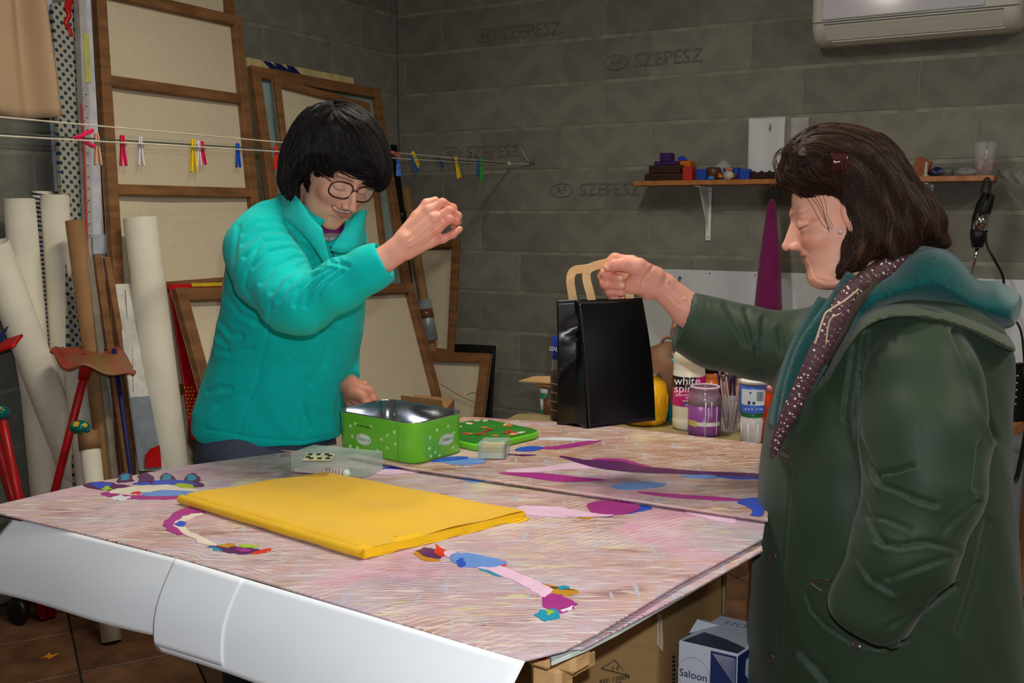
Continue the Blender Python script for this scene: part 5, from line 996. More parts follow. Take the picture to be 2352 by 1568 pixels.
o = mk('grey_bin', hexa([PZ(2200, 1352, .0), PZ(2420, 1362, .0), PZ(2420, 1290, .0), PZ(2200, 1280, .0)], [PZ(2200, 1352, 0) + UP * .52, PZ(2420, 1362, 0) + UP * .52, PZ(2420, 1290, 0) + UP * .52, PZ(2200, 1280, 0) + UP * .52]), M('grey plastic bin', (128, 132, 142), .6, .05, 5), bevel=.01); tag(o, 'grey plastic storage bin on the floor at the right edge', 'bin')
# ================================================================ sculpting tools: distance fields turned into meshes
def A3(v): return np.array(tuple(v), dtype=np.float32)
def cap(p, a, b, r1, r2=None):
    a, b = A3(a), A3(b); r2 = r1 if r2 is None else r2; ab = b - a; t = np.clip(((p - a) @ ab) / max(float(ab @ ab), 1e-9), 0, 1)
    return np.linalg.norm(p - a - t[:, None] * ab, axis=1) - (r1 + (r2 - r1) * t)
def ell(p, c, r, rot=None):
    q = p - A3(c)
    if rot is not None: q = q @ np.array(rot, dtype=np.float32)          # columns of rot are the local axes
    r = np.array(r, dtype=np.float32); k0 = np.linalg.norm(q / r, axis=1); k1 = np.linalg.norm(q / (r * r), axis=1)
    return k0 * (k0 - 1) / np.maximum(k1, 1e-6)
def smin(a, b, k):
    h = np.clip(.5 + .5 * (b - a) / k, 0, 1); return b + (a - b) * h - k * h * (1 - h)
def smax(a, b, k): return -smin(-a, -b, k)
def chain(p, pts, k=.02):
    d = None
    for (a, ra), (b, rb) in zip(pts[:-1], pts[1:]):
        e = cap(p, a, b, ra, rb); d = e if d is None else smin(d, e, k)
    return d
def surfnet(fn, lo, hi, h, nf=3.2):
    lo = np.array(lo, dtype=np.float32); hi = np.array(hi, dtype=np.float32); n = np.ceil((hi - lo) / h).astype(int) + 1
    xs = [lo[i] + h * np.arange(n[i], dtype=np.float32) for i in range(3)]
    # coarse pass, then only the cells near the surface are evaluated finely
    st = 4; nc = (n + st - 1) // st + 1; cx = [lo[i] + h * st * np.arange(nc[i], dtype=np.float32) for i in range(3)]
    g = np.stack(np.meshgrid(*cx, indexing='ij'), -1).reshape(-1, 3); dc = fn(g).reshape(nc)
    D = np.repeat(np.repeat(np.repeat(dc, st, 0), st, 1), st, 2)[:n[0], :n[1], :n[2]].astype(np.float32).copy()
    near = np.abs(D) < h * st * 3.2
    sm = np.zeros(nc, bool); sm[np.abs(dc) < h * st * nf] = True
    p2 = np.pad(sm, 1); dil = np.zeros_like(sm)
    for a in range(3):
        for b in range(3):
            for c in range(3): dil |= p2[a:a + nc[0], b:b + nc[1], c:c + nc[2]]
    near = np.repeat(np.repeat(np.repeat(dil, st, 0), st, 1), st, 2)[:n[0], :n[1], :n[2]]
    idx = np.argwhere(near); pts = np.stack([xs[0][idx[:, 0]], xs[1][idx[:, 1]], xs[2][idx[:, 2]]], -1)
    out = np.empty(len(pts), np.float32)
    for s in range(0, len(pts), 400000): out[s:s + 400000] = fn(pts[s:s + 400000])
    D[idx[:, 0], idx[:, 1], idx[:, 2]] = out
    D[0] = np.abs(D[0]) + h; D[-1] = np.abs(D[-1]) + h; D[:, 0] = np.abs(D[:, 0]) + h; D[:, -1] = np.abs(D[:, -1]) + h; D[:, :, 0] = np.abs(D[:, :, 0]) + h; D[:, :, -1] = np.abs(D[:, :, -1]) + h
    ins = D < 0
    m = n - 1; cnt = np.zeros(m, np.int8)
    for a in (0, 1):
        for b in (0, 1):
            for c in (0, 1): cnt += ins[a:a + m[0], b:b + m[1], c:c + m[2]]
    act = np.argwhere((cnt > 0) & (cnt < 8)); vid = -np.ones(m, np.int64); vid[act[:, 0], act[:, 1], act[:, 2]] = np.arange(len(act))
    acc = np.zeros((len(act), 3), np.float32); w_ = np.zeros(len(act), np.float32)
    cor = [(a, b, c) for a in (0, 1) for b in (0, 1) for c in (0, 1)]
    for i, c0 in enumerate(cor):
        for ax in range(3):
            if c0[ax]: continue
            c1 = list(c0); c1[ax] = 1
            d0 = D[act[:, 0] + c0[0], act[:, 1] + c0[1], act[:, 2] + c0[2]]; d1 = D[act[:, 0] + c1[0], act[:, 1] + c1[1], act[:, 2] + c1[2]]
            x = (d0 < 0) != (d1 < 0); t = np.where(x, d0 / np.where(np.abs(d0 - d1) < 1e-9, 1, d0 - d1), 0)
            q = np.tile(np.array(c0, np.float32), (len(act), 1)); q[:, ax] += t; acc += q * x[:, None]; w_ += x
    V = lo + (act + acc / np.maximum(w_, 1)[:, None]) * h
    Fq = []
    for ax in range(3):
        o1, o2 = (ax + 1) % 3, (ax + 2) % 3
        sl0 = [slice(1, m[i]) for i in range(3)]; sl0[ax] = slice(0, m[ax]); sl1 = list(sl0); sl1[ax] = slice(1, m[ax] + 1)
        s0 = ins[tuple(sl0)]; s1 = ins[tuple(sl1)]; e = np.argwhere(s0 != s1); flip = s0[e[:, 0], e[:, 1], e[:, 2]]
        base = e + 1; base[:, ax] -= 1
        def v(d1, d2):
            b = base.copy(); b[:, o1] -= d1; b[:, o2] -= d2; return vid[b[:, 0], b[:, 1], b[:, 2]]
        q = np.stack([v(0, 0), v(1, 0), v(1, 1), v(0, 1)], -1); q[~flip] = q[~flip][:, ::-1]; q = q[(q >= 0).all(1)]; Fq.append(q)
    return V.astype(np.float64), np.concatenate(Fq)
def normals(V, Fq):
    a, b, c, d = (V[Fq[:, i]] for i in range(4)); fnm = np.cross(c - a, d - b); N = np.zeros_like(V)
    for i in range(4):
        for k in range(3): N[:, k] += np.bincount(Fq[:, i], fnm[:, k], len(V))
    return N / np.maximum(np.linalg.norm(N, axis=1), 1e-12)[:, None]
def relax(V, Fq, it=2, lam=.5):
    for _ in range(it):
        S = np.zeros_like(V); n = np.zeros(len(V))
        for i in range(4):
            j = (i + 1) % 4
            for a, b in ((i, j), (j, i)):
                n += np.bincount(Fq[:, a], minlength=len(V))
                for k in range(3): S[:, k] += np.bincount(Fq[:, a], V[Fq[:, b], k], len(V))
        V = V + lam * (S / np.maximum(n, 1)[:, None] - V)
    return V
def mknp(name, V, Fc, mat, parent=None, col=None, label=None, smooth=True, kind=None):
    base = np.array(tuple(wloc(parent))) if parent else np.zeros(3)
    me = bpy.data.meshes.new(name); k = Fc.shape[1]
    me.vertices.add(len(V)); me.vertices.foreach_set('co', (V - base).astype(np.float32).ravel())
    me.loops.add(Fc.size); me.loops.foreach_set('vertex_index', Fc.astype(np.int32).ravel())
    me.polygons.add(len(Fc)); me.polygons.foreach_set('loop_start', np.arange(0, Fc.size, k, dtype=np.int32)); me.update(calc_edges=True); me.validate()
    me.polygons.foreach_set('use_smooth', [smooth] * len(me.polygons))
    if col is not None:
        ca = me.color_attributes.new('Col', 'FLOAT_COLOR', 'POINT'); ca.data.foreach_set('color', np.concatenate([col, np.ones((len(col), 1))], 1).astype(np.float32).ravel())
    me.materials.append(mat); o = bpy.data.objects.new(name, me); C.objects.link(o)
    if parent: o.parent = parent
    if label: o['label'] = label
    if kind: o['kind'] = kind
    return o
def pix(V):                             # picture coordinates of points, for laying out seams and creases by the photograph
    z = V[:, 2] - HC; dep = V[:, 1] * cp - z * sp; return 1176 + F * V[:, 0] / dep, 784 - F * (z * cp + V[:, 1] * sp) / dep
def crease(V, Nn, line, depth, width, ridge=.5, near=None):
    """press a groove (with a soft ridge beside it) along a line of picture points into the side that faces the camera"""
    u, v = pix(V); L_ = np.array(line, float); best = np.full(len(V), 1e9); side = np.zeros(len(V))
    for (x0, y0), (x1, y1) in zip(L_[:-1], L_[1:]):
        dx, dy = x1 - x0, y1 - y0; t = np.clip(((u - x0) * dx + (v - y0) * dy) / (dx * dx + dy * dy), 0, 1); ex, ey = u - x0 - t * dx, v - y0 - t * dy; d = np.hypot(ex, ey)
        s = np.sign(dx * ey - dy * ex); k = d < best; best[k] = d[k]; side[k] = s[k]
    face = np.clip(-Nn[:, 1] * 3 + .3, 0, 1)
    if near is not None: face = face * (V[:, 1] < near)
    g = -np.exp(-(best / width) ** 2) + ridge * np.exp(-((best - width * 1.8) / (width * 1.1)) ** 2) * (side > 0)
    return V + Nn * (g * depth * face)[:, None]
def vmat(name, rough=.5, sss=.0, spec=.4, bump=0, bs=200, mul=None, sheen=0.0, noise=.12, ns=40):
    m = bpy.data.materials.new(name); m.use_nodes = True; nt = m.node_tree; N = nt.nodes; L = nt.links; b = N['Principled BSDF']
    a = N.new('ShaderNodeVertexColor'); a.layer_name = 'Col'; n = N.new('ShaderNodeTexNoise'); n.inputs['Scale'].default_value = ns; n.inputs['Detail'].default_value = 6; tc = N.new('ShaderNodeTexCoord'); L.new(tc.outputs['Object'], n.inputs[0])
    mr = N.new('ShaderNodeMapRange'); mr.inputs[1].default_value = .3; mr.inputs[2].default_value = .7; mr.inputs[3].default_value = 1 - noise; mr.inputs[4].default_value = 1 + noise; L.new(n.outputs['Fac'], mr.inputs[0])
    hs = N.new('ShaderNodeHueSaturation'); L.new(a.outputs[0], hs.inputs['Color']); L.new(mr.outputs[0], hs.inputs['Value']); L.new(hs.outputs[0], b.inputs['Base Color'])
    b.inputs['Roughness'].default_value = rough; b.inputs['Specular IOR Level'].default_value = spec; b.inputs['Sheen Weight'].default_value = sheen
    if sss: b.inputs['Subsurface Weight'].default_value = sss; b.inputs['Subsurface Radius'].default_value = (.012, .005, .003); b.inputs['Subsurface Scale'].default_value = 1
    if bump:
        n2 = N.new('ShaderNodeTexNoise'); n2.inputs['Scale'].default_value = bs; n2.inputs['Detail'].default_value = 4; L.new(tc.outputs['Object'], n2.inputs[0]); bp = N.new('ShaderNodeBump'); bp.inputs['Strength'].default_value = bump; bp.inputs['Distance'].default_value = .003; L.new(n2.outputs['Fac'], bp.inputs['Height']); L.new(bp.outputs[0], b.inputs['Normal'])
    return m
def lc(c): return np.array([lin(c[0]), lin(c[1]), lin(c[2])])
def blendc(col, mask, c): return col + (lc(c) - col) * np.clip(mask, 0, 1)[:, None]
# ---- a head in its own frame: centimetres, y forward, z up
def head_field(q, smile=.5, nose=1.0, open_=0.0, jaw=1.0, mz=0.0, mw=1.0):
    p = q.copy(); p[:, 0] = np.abs(p[:, 0])
    d = ell(p, (0, -1.2, 3.6), (7.2, 9.2, 7.6))
    d = smin(d, ell(p, (0, 2.3, -2.4), (6.1, 6.7, 7.6)), 2.0)
    d = smin(d, ell(p, (0, 3.4, -6.6), (5.0 * jaw, 4.8, 3.9)), 1.6)
    d = smin(d, ell(p, (.5, 6.9, -9.0), (1.7, 1.5, 1.5)), 1.5)
    d = smin(d, ell(p, (0, 6.6, -5.2), (2.9, 2.1, 2.2)), 1.0)
    d = smin(d, ell(p, (3.8, 5.5 + .3 * smile, -2.4 + .4 * smile), (2.3, 2.3, 2.1)), 1.3)
    d = smin(d, cap(p, (0, 8.0, 3.0), (3.9, 6.9, 3.0), .75, .6), 1.2)
    d = smax(d, -ell(p, (3.15, 9.8, 1.0), (1.7, 1.9, 1.25)), 1.1)
    d = smin(d, cap(p, (0, 8.3, 1.7), (0, 10.5 * 1.0 + .35 * nose, -2.1), .55, .80), .75)
    d = smin(d, cap(p, (0, 7.6, 1.6), (0, 9.0, -2.5), .8, 1.35), .5)
    d = smin(d, ell(p, (0, 10.7 + .3 * nose, -2.35), (.95, .9, .8)), .5)
    d = smin(d, ell(p, (1.15, 9.7, -2.75), (.72, 1.0, .65)), .45)
    d = smax(d, -ell(p, (.5, 10.2, -3.4), (.24, .45, .4)), .25)
    d = smin(d, ell(p, (3.1, 7.1, .85), (1.5, 1.3, 1.25)), .3)
    zc = mz + .75 * smile * (p[:, 0] / (2.6 * mw)) ** 2
    pz = p.copy(); pz[:, 2] = p[:, 2] - zc; pz[:, 0] = p[:, 0] / mw
    d = smin(d, cap(pz, (0, 8.85, -4.72 + .28 * open_), (2.3, 7.6, -5.05), .36, .12), .4)
    d = smin(d, cap(pz, (0, 8.65, -5.72 - .75 * open_), (2.1, 7.6, -5.3 - .3 * open_), .44, .12), .4)
    d = smax(d, -ell(pz, (0, 9.2, -5.2 - .2 * open_), (2.4, .9 + .15 * open_, .13 + .5 * open_)), .14)
    d = smax(d, -cap(p, (1.95, 9.0, -2.9), (3.3, 7.0, -5.4), .16, .10), .45)
    d = smax(d, -cap(p, (1.0, 8.9, -6.9), (2.2, 7.7, -6.9), .2, .1), .7)
    e = ell(p, (7.0, -.9, -.1), (.75, 1.75, 3.0)); e = smax(e, -ell(p, (7.9, -.6, .3), (.5, 1.05, 1.9)), .25); e = smin(e, ell(p, (7.1, -.3, -2.5), (.5, .8, .9)), .3)
    return smin(d, e, .3)
def head_colour(q, base, smile, lip, brow, lash=True, age=0.0, open_=0.0, mz=0.0, mw=1.0):
    x, y, z = np.abs(q[:, 0]), q[:, 1], q[:, 2]; col = np.tile(lc(base), (len(q), 1)); G = lambda cx, cy, cz, s: np.exp(-(((x - cx) / s[0]) ** 2 + ((y - cy) / s[1]) ** 2 + ((z - cz) / s[2]) ** 2))
    col = blendc(col, .38 * G(4.2, 6.5, -2.4, (2.4, 3, 2.0)), (216, 100, 86)); col = blendc(col, .35 * G(0, 11, -2.4, (1.3, 1.6, 1.3)), (214, 100, 84)); col = blendc(col, .3 * G(7.2, -.5, -.2, (1, 3, 3)), (214, 100, 84))
    zc = mz - 5.2 + .75 * smile * (x / (2.6 * mw)) ** 2; xm = x / mw; ml = (y > 6.3) * (xm < 2.5); up = np.exp(-((z - zc - .40 - .30 * open_ + .10 * xm) / .32) ** 2); lo = np.exp(-((z - zc + .5 + .85 * open_ - (.12 + .2 * open_) * xm) / .38) ** 2)
    col = blendc(col, .8 * ml * np.maximum(up, lo) * np.clip((2.5 - xm) * 2, 0, 1), lip); hw = .09 + .46 * open_ * np.sqrt(np.clip(1 - (xm / 2.25) ** 2, 0, 1)); dzm = (z - zc + .2 * open_) / hw
    col = blendc(col, .95 * ml * np.exp(-dzm ** 6), (70, 26, 26) if open_ == 0 else (120, 40, 40))
    if open_ > 0: col = blendc(col, .95 * ml * (np.abs(dzm - .12) < .62) * (xm < 1.95), (236, 226, 212))
    bz = 3.1 - .07 * (x - 2.6) ** 2; col = blendc(col, .75 * (y > 4) * np.exp(-((z - bz) / .33) ** 2) * np.clip((x - .8) * 2, 0, 1) * np.clip((5 - x) * 2, 0, 1), brow)
    if lash:
        lz = .15 - .0 * x + .10 * (x - 3.1) ** 2; col = blendc(col, .95 * (y > 5.5) * np.exp(-((z - lz) / .13) ** 2) * (np.abs(x - 3.1) < 1.45), (38, 22, 20)); col = blendc(col, .35 * (y > 5.5) * np.exp(-((z - 1.9 + .12 * (x - 3.1) ** 2) / .12) ** 2) * (np.abs(x - 3.1) < 1.5), (120, 60, 50))
    col = blendc(col, .3 * (y > 6) * np.exp(-((x - 3.1) / 1.6) ** 2 - ((z + .9) / .5) ** 2), (170, 96, 84))
    if age: col = blendc(col, age * G(5.1, 5.2, 1.0, (.55, 2, .45)), (190, 104, 60))
    return col
class Frame:
    def __init__(s, o, f, u, sc): 
        s.o = A3(o); f = Vector(f).normalized(); u = (Vector(u) - f * f.dot(Vector(u))).normalized(); r = f.cross(u); s.R = np.array([tuple(r), tuple(f), tuple(u)], dtype=np.float32).T; s.s = sc
    def loc(s, P_): return ((P_ - s.o) @ s.R) / s.s
    def wld(s, q): return Vector(tuple(s.o + s.R @ (np.array(q, dtype=np.float32) * s.s)))
# ---- hair: an inflated outline with strands flowing over it
def poly2d(pts, n=5):
    P_ = np.array(pts, float); out = []
    for i in range(len(P_)):
        p0, p1, p2, p3 = P_[i - 1], P_[i], P_[(i + 1) % len(P_)], P_[(i + 2) % len(P_)]
        for j in range(n):
            t = j / n; out.append(.5 * (2 * p1 + (p2 - p0) * t + (2 * p0 - 5 * p1 + 4 * p2 - p3) * t * t + (3 * p1 - p0 - 3 * p2 + p3) * t ** 3))
    return np.array(out)
def sdf2d(x, y, poly):
    d = np.full(len(x), 1e9); ins = np.zeros(len(x), bool); n = len(poly)
    for i in range(n):
        a, b = poly[i], poly[(i + 1) % n]; ex, ey = b[0] - a[0], b[1] - a[1]; wx, wy = x - a[0], y - a[1]; t = np.clip((wx * ex + wy * ey) / (ex * ex + ey * ey + 1e-12), 0, 1); d = np.minimum(d, (wx - t * ex) ** 2 + (wy - t * ey) ** 2)
        c = ((a[1] <= y) & (b[1] > y)) | ((b[1] <= y) & (a[1] > y)); xi = a[0] + (y - a[1]) / (ey if abs(ey) > 1e-12 else 1e-12) * ex; ins ^= c & (x < xi)
    return np.where(ins, -1, 1) * np.sqrt(d)
def inflate(P_, poly, Yc, T, D, kx=0.0, kz=0.0):        # outline, half thickness T reached D inside, swept along (kx, 1, kz)
    d = sdf2d(P_[:, 0] - kx * (P_[:, 1] - Yc), P_[:, 2] - kz * (P_[:, 1] - Yc), poly)
    q = np.minimum(-d / D, 1); y = np.abs(P_[:, 1] - Yc) / T; g = y * y + (1 - q) ** 2 - 1
    return (g / np.maximum(2 * np.sqrt((y / T) ** 2 + ((1 - q) / D) ** 2), 1 / T)).astype(np.float32)
def outline_world(pts, Y, n=4): return np.array([(P(u, v, Y).x, P(u, v, Y).z) for u, v in poly2d(pts, n)])
def strands(fn, seeds, guides, nseg, step, rad, rng, lift=.002, wave=.0, freq=8, keep=None):
    """tubes that flow over the field fn; guides: (x, y, z, dx, dy, dz)"""
    G_ = np.array(guides, float); p = seeds.astype(np.float64).copy(); n = len(p); off = rng.random(n) * lift; ph = rng.random(n) * 6.28; path = []
    jit = rng.normal(0, .14, (n, 3)); e = .002
    def grad(p):
        g = np.stack([fn((p + np.eye(3)[i] * e).astype(np.float32)) - fn((p - np.eye(3)[i] * e).astype(np.float32)) for i in range(3)], -1).astype(float); return g / np.maximum(np.linalg.norm(g, axis=1), 1e-6)[:, None]
    for k in range(nseg + 1):
        g = grad(p); d = fn(p.astype(np.float32)).astype(float); p = p - g * np.clip(d - off, -.01, .01)[:, None]; path.append(p.copy())
        w_ = 1 / (((p[:, None, :] - G_[None, :, :3]) ** 2).sum(-1) + 2e-4) ** 1.5; dr = (w_[:, :, None] * G_[None, :, 3:]).sum(1) / w_.sum(1)[:, None]; dr = dr / np.maximum(np.linalg.norm(dr, axis=1), 1e-6)[:, None] + jit
        dr += wave * np.stack([np.sin(ph + k * freq / nseg), np.cos(ph * 1.3 + k * freq / nseg) * .5, 0 * ph], -1)
        dr = dr - g * (dr * g).sum(1)[:, None]; p = p + dr / np.maximum(np.linalg.norm(dr, axis=1), 1e-6)[:, None] * step
    path = np.stack(path, 1); T_ = np.gradient(path, axis=1); T_ /= np.maximum(np.linalg.norm(T_, axis=2), 1e-9)[:, :, None]
    a = np.cross(T_, np.array([.3, .9, .2])); a /= np.maximum(np.linalg.norm(a, axis=2), 1e-9)[:, :, None]; b = np.cross(T_, a)
    s = np.linspace(0, 1, nseg + 1); R_ = rad * (np.minimum(s * 8, 1) * .6 + .4) * np.clip((1 - s) * 3 + .12, 0, 1); rr = (rng.random(n) * .7 + .65)
    K = 4; V = np.zeros((n, nseg + 1, K, 3))
    for j in range(K):
        an = 2 * math.pi * j / K; V[:, :, j] = path + (a * math.cos(an) + b * math.sin(an)) * (R_[None, :] * rr[:, None])[:, :, None]
    i0 = (np.arange(n)[:, None, None] * (nseg + 1) * K + np.arange(nseg)[None, :, None] * K); j0 = np.arange(K)[None, None, :]; j1 = (j0 + 1) % K
    Fq = np.stack([i0 + j0, i0 + j1, i0 + K + j1, i0 + K + j0], -1).reshape(-1, 4)
    return V.reshape(-1, 3), Fq, np.repeat(np.arange(n), (nseg + 1) * K)
def locks(fn, seeds, guides, nseg, step, rad, rng, per, width, lift, tint, wave=.0, freq=8, jit=.12, taper=.65):
    """each seed grows a lock: one path over the hair volume, many fine hairs gathered around it"""
    G_ = np.array(guides, float); p = seeds.astype(np.float64).copy(); n = len(p); off = rng.random(n) ** 2 * lift; ph = rng.random(n) * 6.28; path = []; nor = []; alive = np.ones(n); al = []
    jt = rng.normal(0, jit, (n, 3)); e = .002; pd = None
    for k in range(nseg + 1):
        g = np.stack([fn((p + np.eye(3)[i] * e).astype(np.float32)) - fn((p - np.eye(3)[i] * e).astype(np.float32)) for i in range(3)], -1).astype(float); g /= np.maximum(np.linalg.norm(g, axis=1), 1e-6)[:, None]
        d = fn(p.astype(np.float32)).astype(float); p = p - g * np.clip(d - off, -.006, .006)[:, None]; d = fn(p.astype(np.float32)).astype(float); p = p - g * np.clip(d - off, -.004, .004)[:, None]; alive = alive * (np.abs(fn(p.astype(np.float32)) - off) < .009) * (1 if not path else (np.linalg.norm(p - path[-1], axis=1) > .45 * step)); al.append(alive.copy()); path.append(p.copy()); nor.append(g)
        w_ = 1 / (((p[:, None, :] - G_[None, :, :3]) ** 2).sum(-1) + 3e-4) ** 1.5; dr = (w_[:, :, None] * G_[None, :, 3:]).sum(1) / w_.sum(1)[:, None]; dr = dr / np.maximum(np.linalg.norm(dr, axis=1), 1e-6)[:, None] + jt
        dr += wave * np.stack([np.sin(ph + k * freq / nseg), np.cos(ph * 1.3 + k * freq / nseg) * .6, 0 * ph], -1)
        dr = dr - g * (dr * g).sum(1)[:, None]; dr /= np.maximum(np.linalg.norm(dr, axis=1), 1e-6)[:, None]; pd = dr if pd is None else .5 * pd + .5 * dr; p = p + pd / np.maximum(np.linalg.norm(pd, axis=1), 1e-6)[:, None] * step
    path = np.stack(path, 1); nor = np.stack(nor, 1); T_ = np.gradient(path, axis=1); T_ /= np.maximum(np.linalg.norm(T_, axis=2), 1e-9)[:, :, None]; side = np.cross(T_, nor); side /= np.maximum(np.linalg.norm(side, axis=2), 1e-9)[:, :, None]
    keep = (np.stack(al, 1).sum(1) > nseg * .5) & (np.linalg.norm(path[:, nseg // 2] - path[:, 0], axis=1) > .3 * nseg * step) & (np.linalg.norm(path[:, -1] - path[:, 0], axis=1) > .4 * nseg * step); path, nor, T_, side, al, n = path[keep], nor[keep], T_[keep], side[keep], [x[keep] for x in al], int(keep.sum())
    s = np.linspace(0, 1, nseg + 1); gather = (1 - taper * s)[None, None, :, None]; ww = width * (.5 + rng.random(n))
    a = rng.normal(0, .5, (n, per)); b = rng.random((n, per)); a = np.clip(a, -1, 1)
    Q = path[:, None] + gather * (side[:, None] * (a * ww[:, None])[:, :, None, None] + nor[:, None] * (((1 - a * a) * .35 * b - .12) * ww[:, None])[:, :, None, None])
    Q += rng.normal(0, .00022, (n, per, 1, 3)) * (s[None, None, :, None] * 4); m = n * per; Q = Q.reshape(m, nseg + 1, 3)
    ln = .75 + .25 * rng.random(m); R_ = rad * np.clip((ln[:, None] - s[None, :]) * 4, 0, 1) * np.repeat(np.stack(al, 1), per, 0) + 1e-5
    T2 = np.repeat(T_, per, 0); a1 = np.repeat(side, per, 0); b1 = np.cross(T2, a1); K = 3; V = np.zeros((m, nseg + 1, K, 3))
    for j in range(K):
        an = 2 * math.pi * j / K; V[:, :, j] = Q + (a1 * math.cos(an) + b1 * math.sin(an)) * R_[:, :, None]
    i0 = (np.arange(m)[:, None, None] * (nseg + 1) * K + np.arange(nseg)[None, :, None] * K); j0 = np.arange(K)[None, None, :]; j1 = (j0 + 1) % K
    Fq = np.stack([i0 + j0, i0 + j1, i0 + K + j1, i0 + K + j0], -1).reshape(-1, 4)
    tl = rng.random(n); ts = np.clip(np.repeat(tl, per) * .6 + rng.random(m) * .4, 0, 1); colr = tint(ts)
    return V.reshape(-1, 3), Fq, np.repeat(colr, (nseg + 1) * K, 0)
def hairmat(name, rough=.33, spec=.6): 
    m = vmat(name, rough, 0, spec, noise=.1); m.node_tree.nodes['Principled BSDF'].inputs['Anisotropic'].default_value = .5; return m
def fingers(p, specs, k=.004):
    d = None
    for pts in specs:
        e = chain(p, pts, .003); d = e if d is None else smin(d, e, k)
    return d
def bounds(pts, m):
    a = np.array([tuple(q) for q in pts]); return a.min(0) - m, a.max(0) + m
def trunkf(rows, ex=2.3):               # rows: (z, xc, yc, rx, ry) sorted by z
    Rw = np.array(sorted(rows), dtype=np.float32)
    def fn(p):
        z = p[:, 2]; xc, yc, rx, ry = (np.interp(z, Rw[:, 0], Rw[:, i]) for i in (1, 2, 3, 4))
        rho = (np.abs((p[:, 0] - xc) / rx) ** ex + np.abs((p[:, 1] - yc) / ry) ** ex) ** (1 / ex)
        d = (rho - 1) * np.minimum(rx, ry); return np.maximum(d, np.maximum(z - Rw[-1, 0], Rw[0, 0] - z)).astype(np.float32)
    return fn
def rowpx(v, uL, uR, Y, ry):
    a, b = P(uL, v, Y), P(uR, v, Y); return (a.z, (a.x + b.x) / 2, Y, (b.x - a.x) / 2, ry)
# ================================================================ the two women and the bag
rng = np.random.default_rng(5)
M_skin = vmat('skin', .5, .12, .35, .12, 260, noise=.05, ns=25)
SK1, SK2, SKH = (230, 170, 144), (230, 170, 146), (226, 162, 140)
def build(fn, lo, hi, h, rl=1, nf=3.2):
    V, Fq = surfnet(fn, lo, hi, h, nf); return relax(V, Fq, rl, .5), Fq
def merge(parts):
    V = []; Fq = []; Cc = []; n = 0
    for v, f, c in parts: V.append(v); Fq.append(f + n); Cc.append(c); n += len(v)
    return np.concatenate(V), np.concatenate(Fq), np.concatenate(Cc)
def flat(V, c): return np.tile(lc(c), (len(V), 1))
def fleece_wr(V, N_, amp, fx, fy, fz, ph=0): return V + N_ * (amp * (np.sin(V[:, 0] * fx + V[:, 2] * fz + ph + 1.5 * np.sin(V[:, 2] * fz * .37 + 1)) * np.sin(V[:, 1] * fy + V[:, 2] * fz * .5 + 1)))[:, None]
# ---------------------------------------------------------------- woman in turquoise
YA = 2.20
ph_, th_, ro_ = math.radians(43), math.radians(34), math.radians(9)
f1 = Vector((math.sin(ph_) * math.cos(th_), -math.cos(ph_) * math.cos(th_), -math.sin(th_))); u1 = Vector((math.sin(ph_) * math.sin(th_), -math.cos(ph_) * math.sin(th_), math.cos(th_)))
u1 = Matrix.Rotation(-ro_, 3, f1) @ u1 if (Matrix.Rotation(-ro_, 3, f1) @ u1).x > u1.x else Matrix.Rotation(ro_, 3, f1) @ u1
H1 = Frame(P(766, 397, YA), f1, u1, .0098)
hipA = P(615, 1040, 2.44)
W1 = thing('person', 'woman in a turquoise fleece jacket and glasses, hand raised over the table', 'person', (hipA.x, hipA.y, 0))
neck1 = (P(690, 480, 2.27), P(655, 560, 2.33))
def fh1(p):
    q = H1.loc(p); d = head_field(q, 1.35, .9, .6, 1.16, .5, 1.32) * H1.s
    return smin(d, cap(p, H1.wld((0, -1.5, -5)), neck1[0], .054, .056), .012)
lo, hi = bounds([H1.wld((0, 0, 0))], .155); lo[2] -= .02
V, Fq = build(fh1, lo, hi, .0021); hc = head_colour(H1.loc(V.astype(np.float32)), SK1, 1.35, (196, 96, 92), (70, 44, 36), True, 0, .6, .5, 1.32)
parts = [(V, Fq, hc)]
V, Fq = build(lambda p: smin(smin(cap(p, neck1[0], neck1[1], .055, .07), ell(p, P(640, 640, 2.36), (.12, .13, .16)), .05), cap(p, P(630, 700, 2.38), P(615, 1000, 2.42), .12, .12), .05), (-.9, 2.1, .75), (-.2, 2.65, 1.5), .012); parts.append((V, Fq, flat(V, SK1)))
# raised right hand
Yh = 1.93
def q_(u, v, dy=0): return P(u, v, Yh + dy)
hr = [[(q_(880, 598, .0), .027), (q_(908, 578), .0245), (q_(935, 556), .0265)],
      [(q_(930, 556, .004), .022), (q_(986, 484, .0), .0118), (q_(1016, 466, .008), .0088), (q_(1040, 478, .024), .0078), (q_(1046, 494, .032), .007)],
      [(q_(932, 560), .022), (q_(1000, 502, -.008), .0118), (q_(1032, 484, -.002), .0088), (q_(1051, 496, .012), .0078), (q_(1052, 510, .022), .007)],
      [(q_(934, 566), .022), (q_(1002, 524, -.008), .0115), (q_(1032, 503, -.008), .0086), (q_(1046, 508, .006), .0076), (q_(1042, 518, .018), .0068)],
      [(q_(934, 574), .020), (q_(988, 556, .002), .0108), (q_(1018, 548, -.006), .0080), (q_(1040, 538, -.006), .0070), (q_(1056, 526, -.002), .0060)],
      [(q_(925, 548, .006), .018), (q_(958, 498, .022), .0120), (q_(980, 468, .03), .0095), (q_(1000, 460, .036), .0078)]]
def fhr(p):
    d = None
    for s in hr:
        e = chain(p, s, .006); d = e if d is None else smin(d, e, .0034)
    return d
lo, hi = bounds([x[0] for s in hr for x in s], .035); V, Fq = build(fhr, lo, hi, .0016)
Nn = normals(V, Fq)
for ln in ([(935, 545), (990, 492)], [(940, 556), (1000, 508)], [(940, 566), (1000, 528)]): V = crease(V, Nn, ln, -.0022, 3.5, 0)
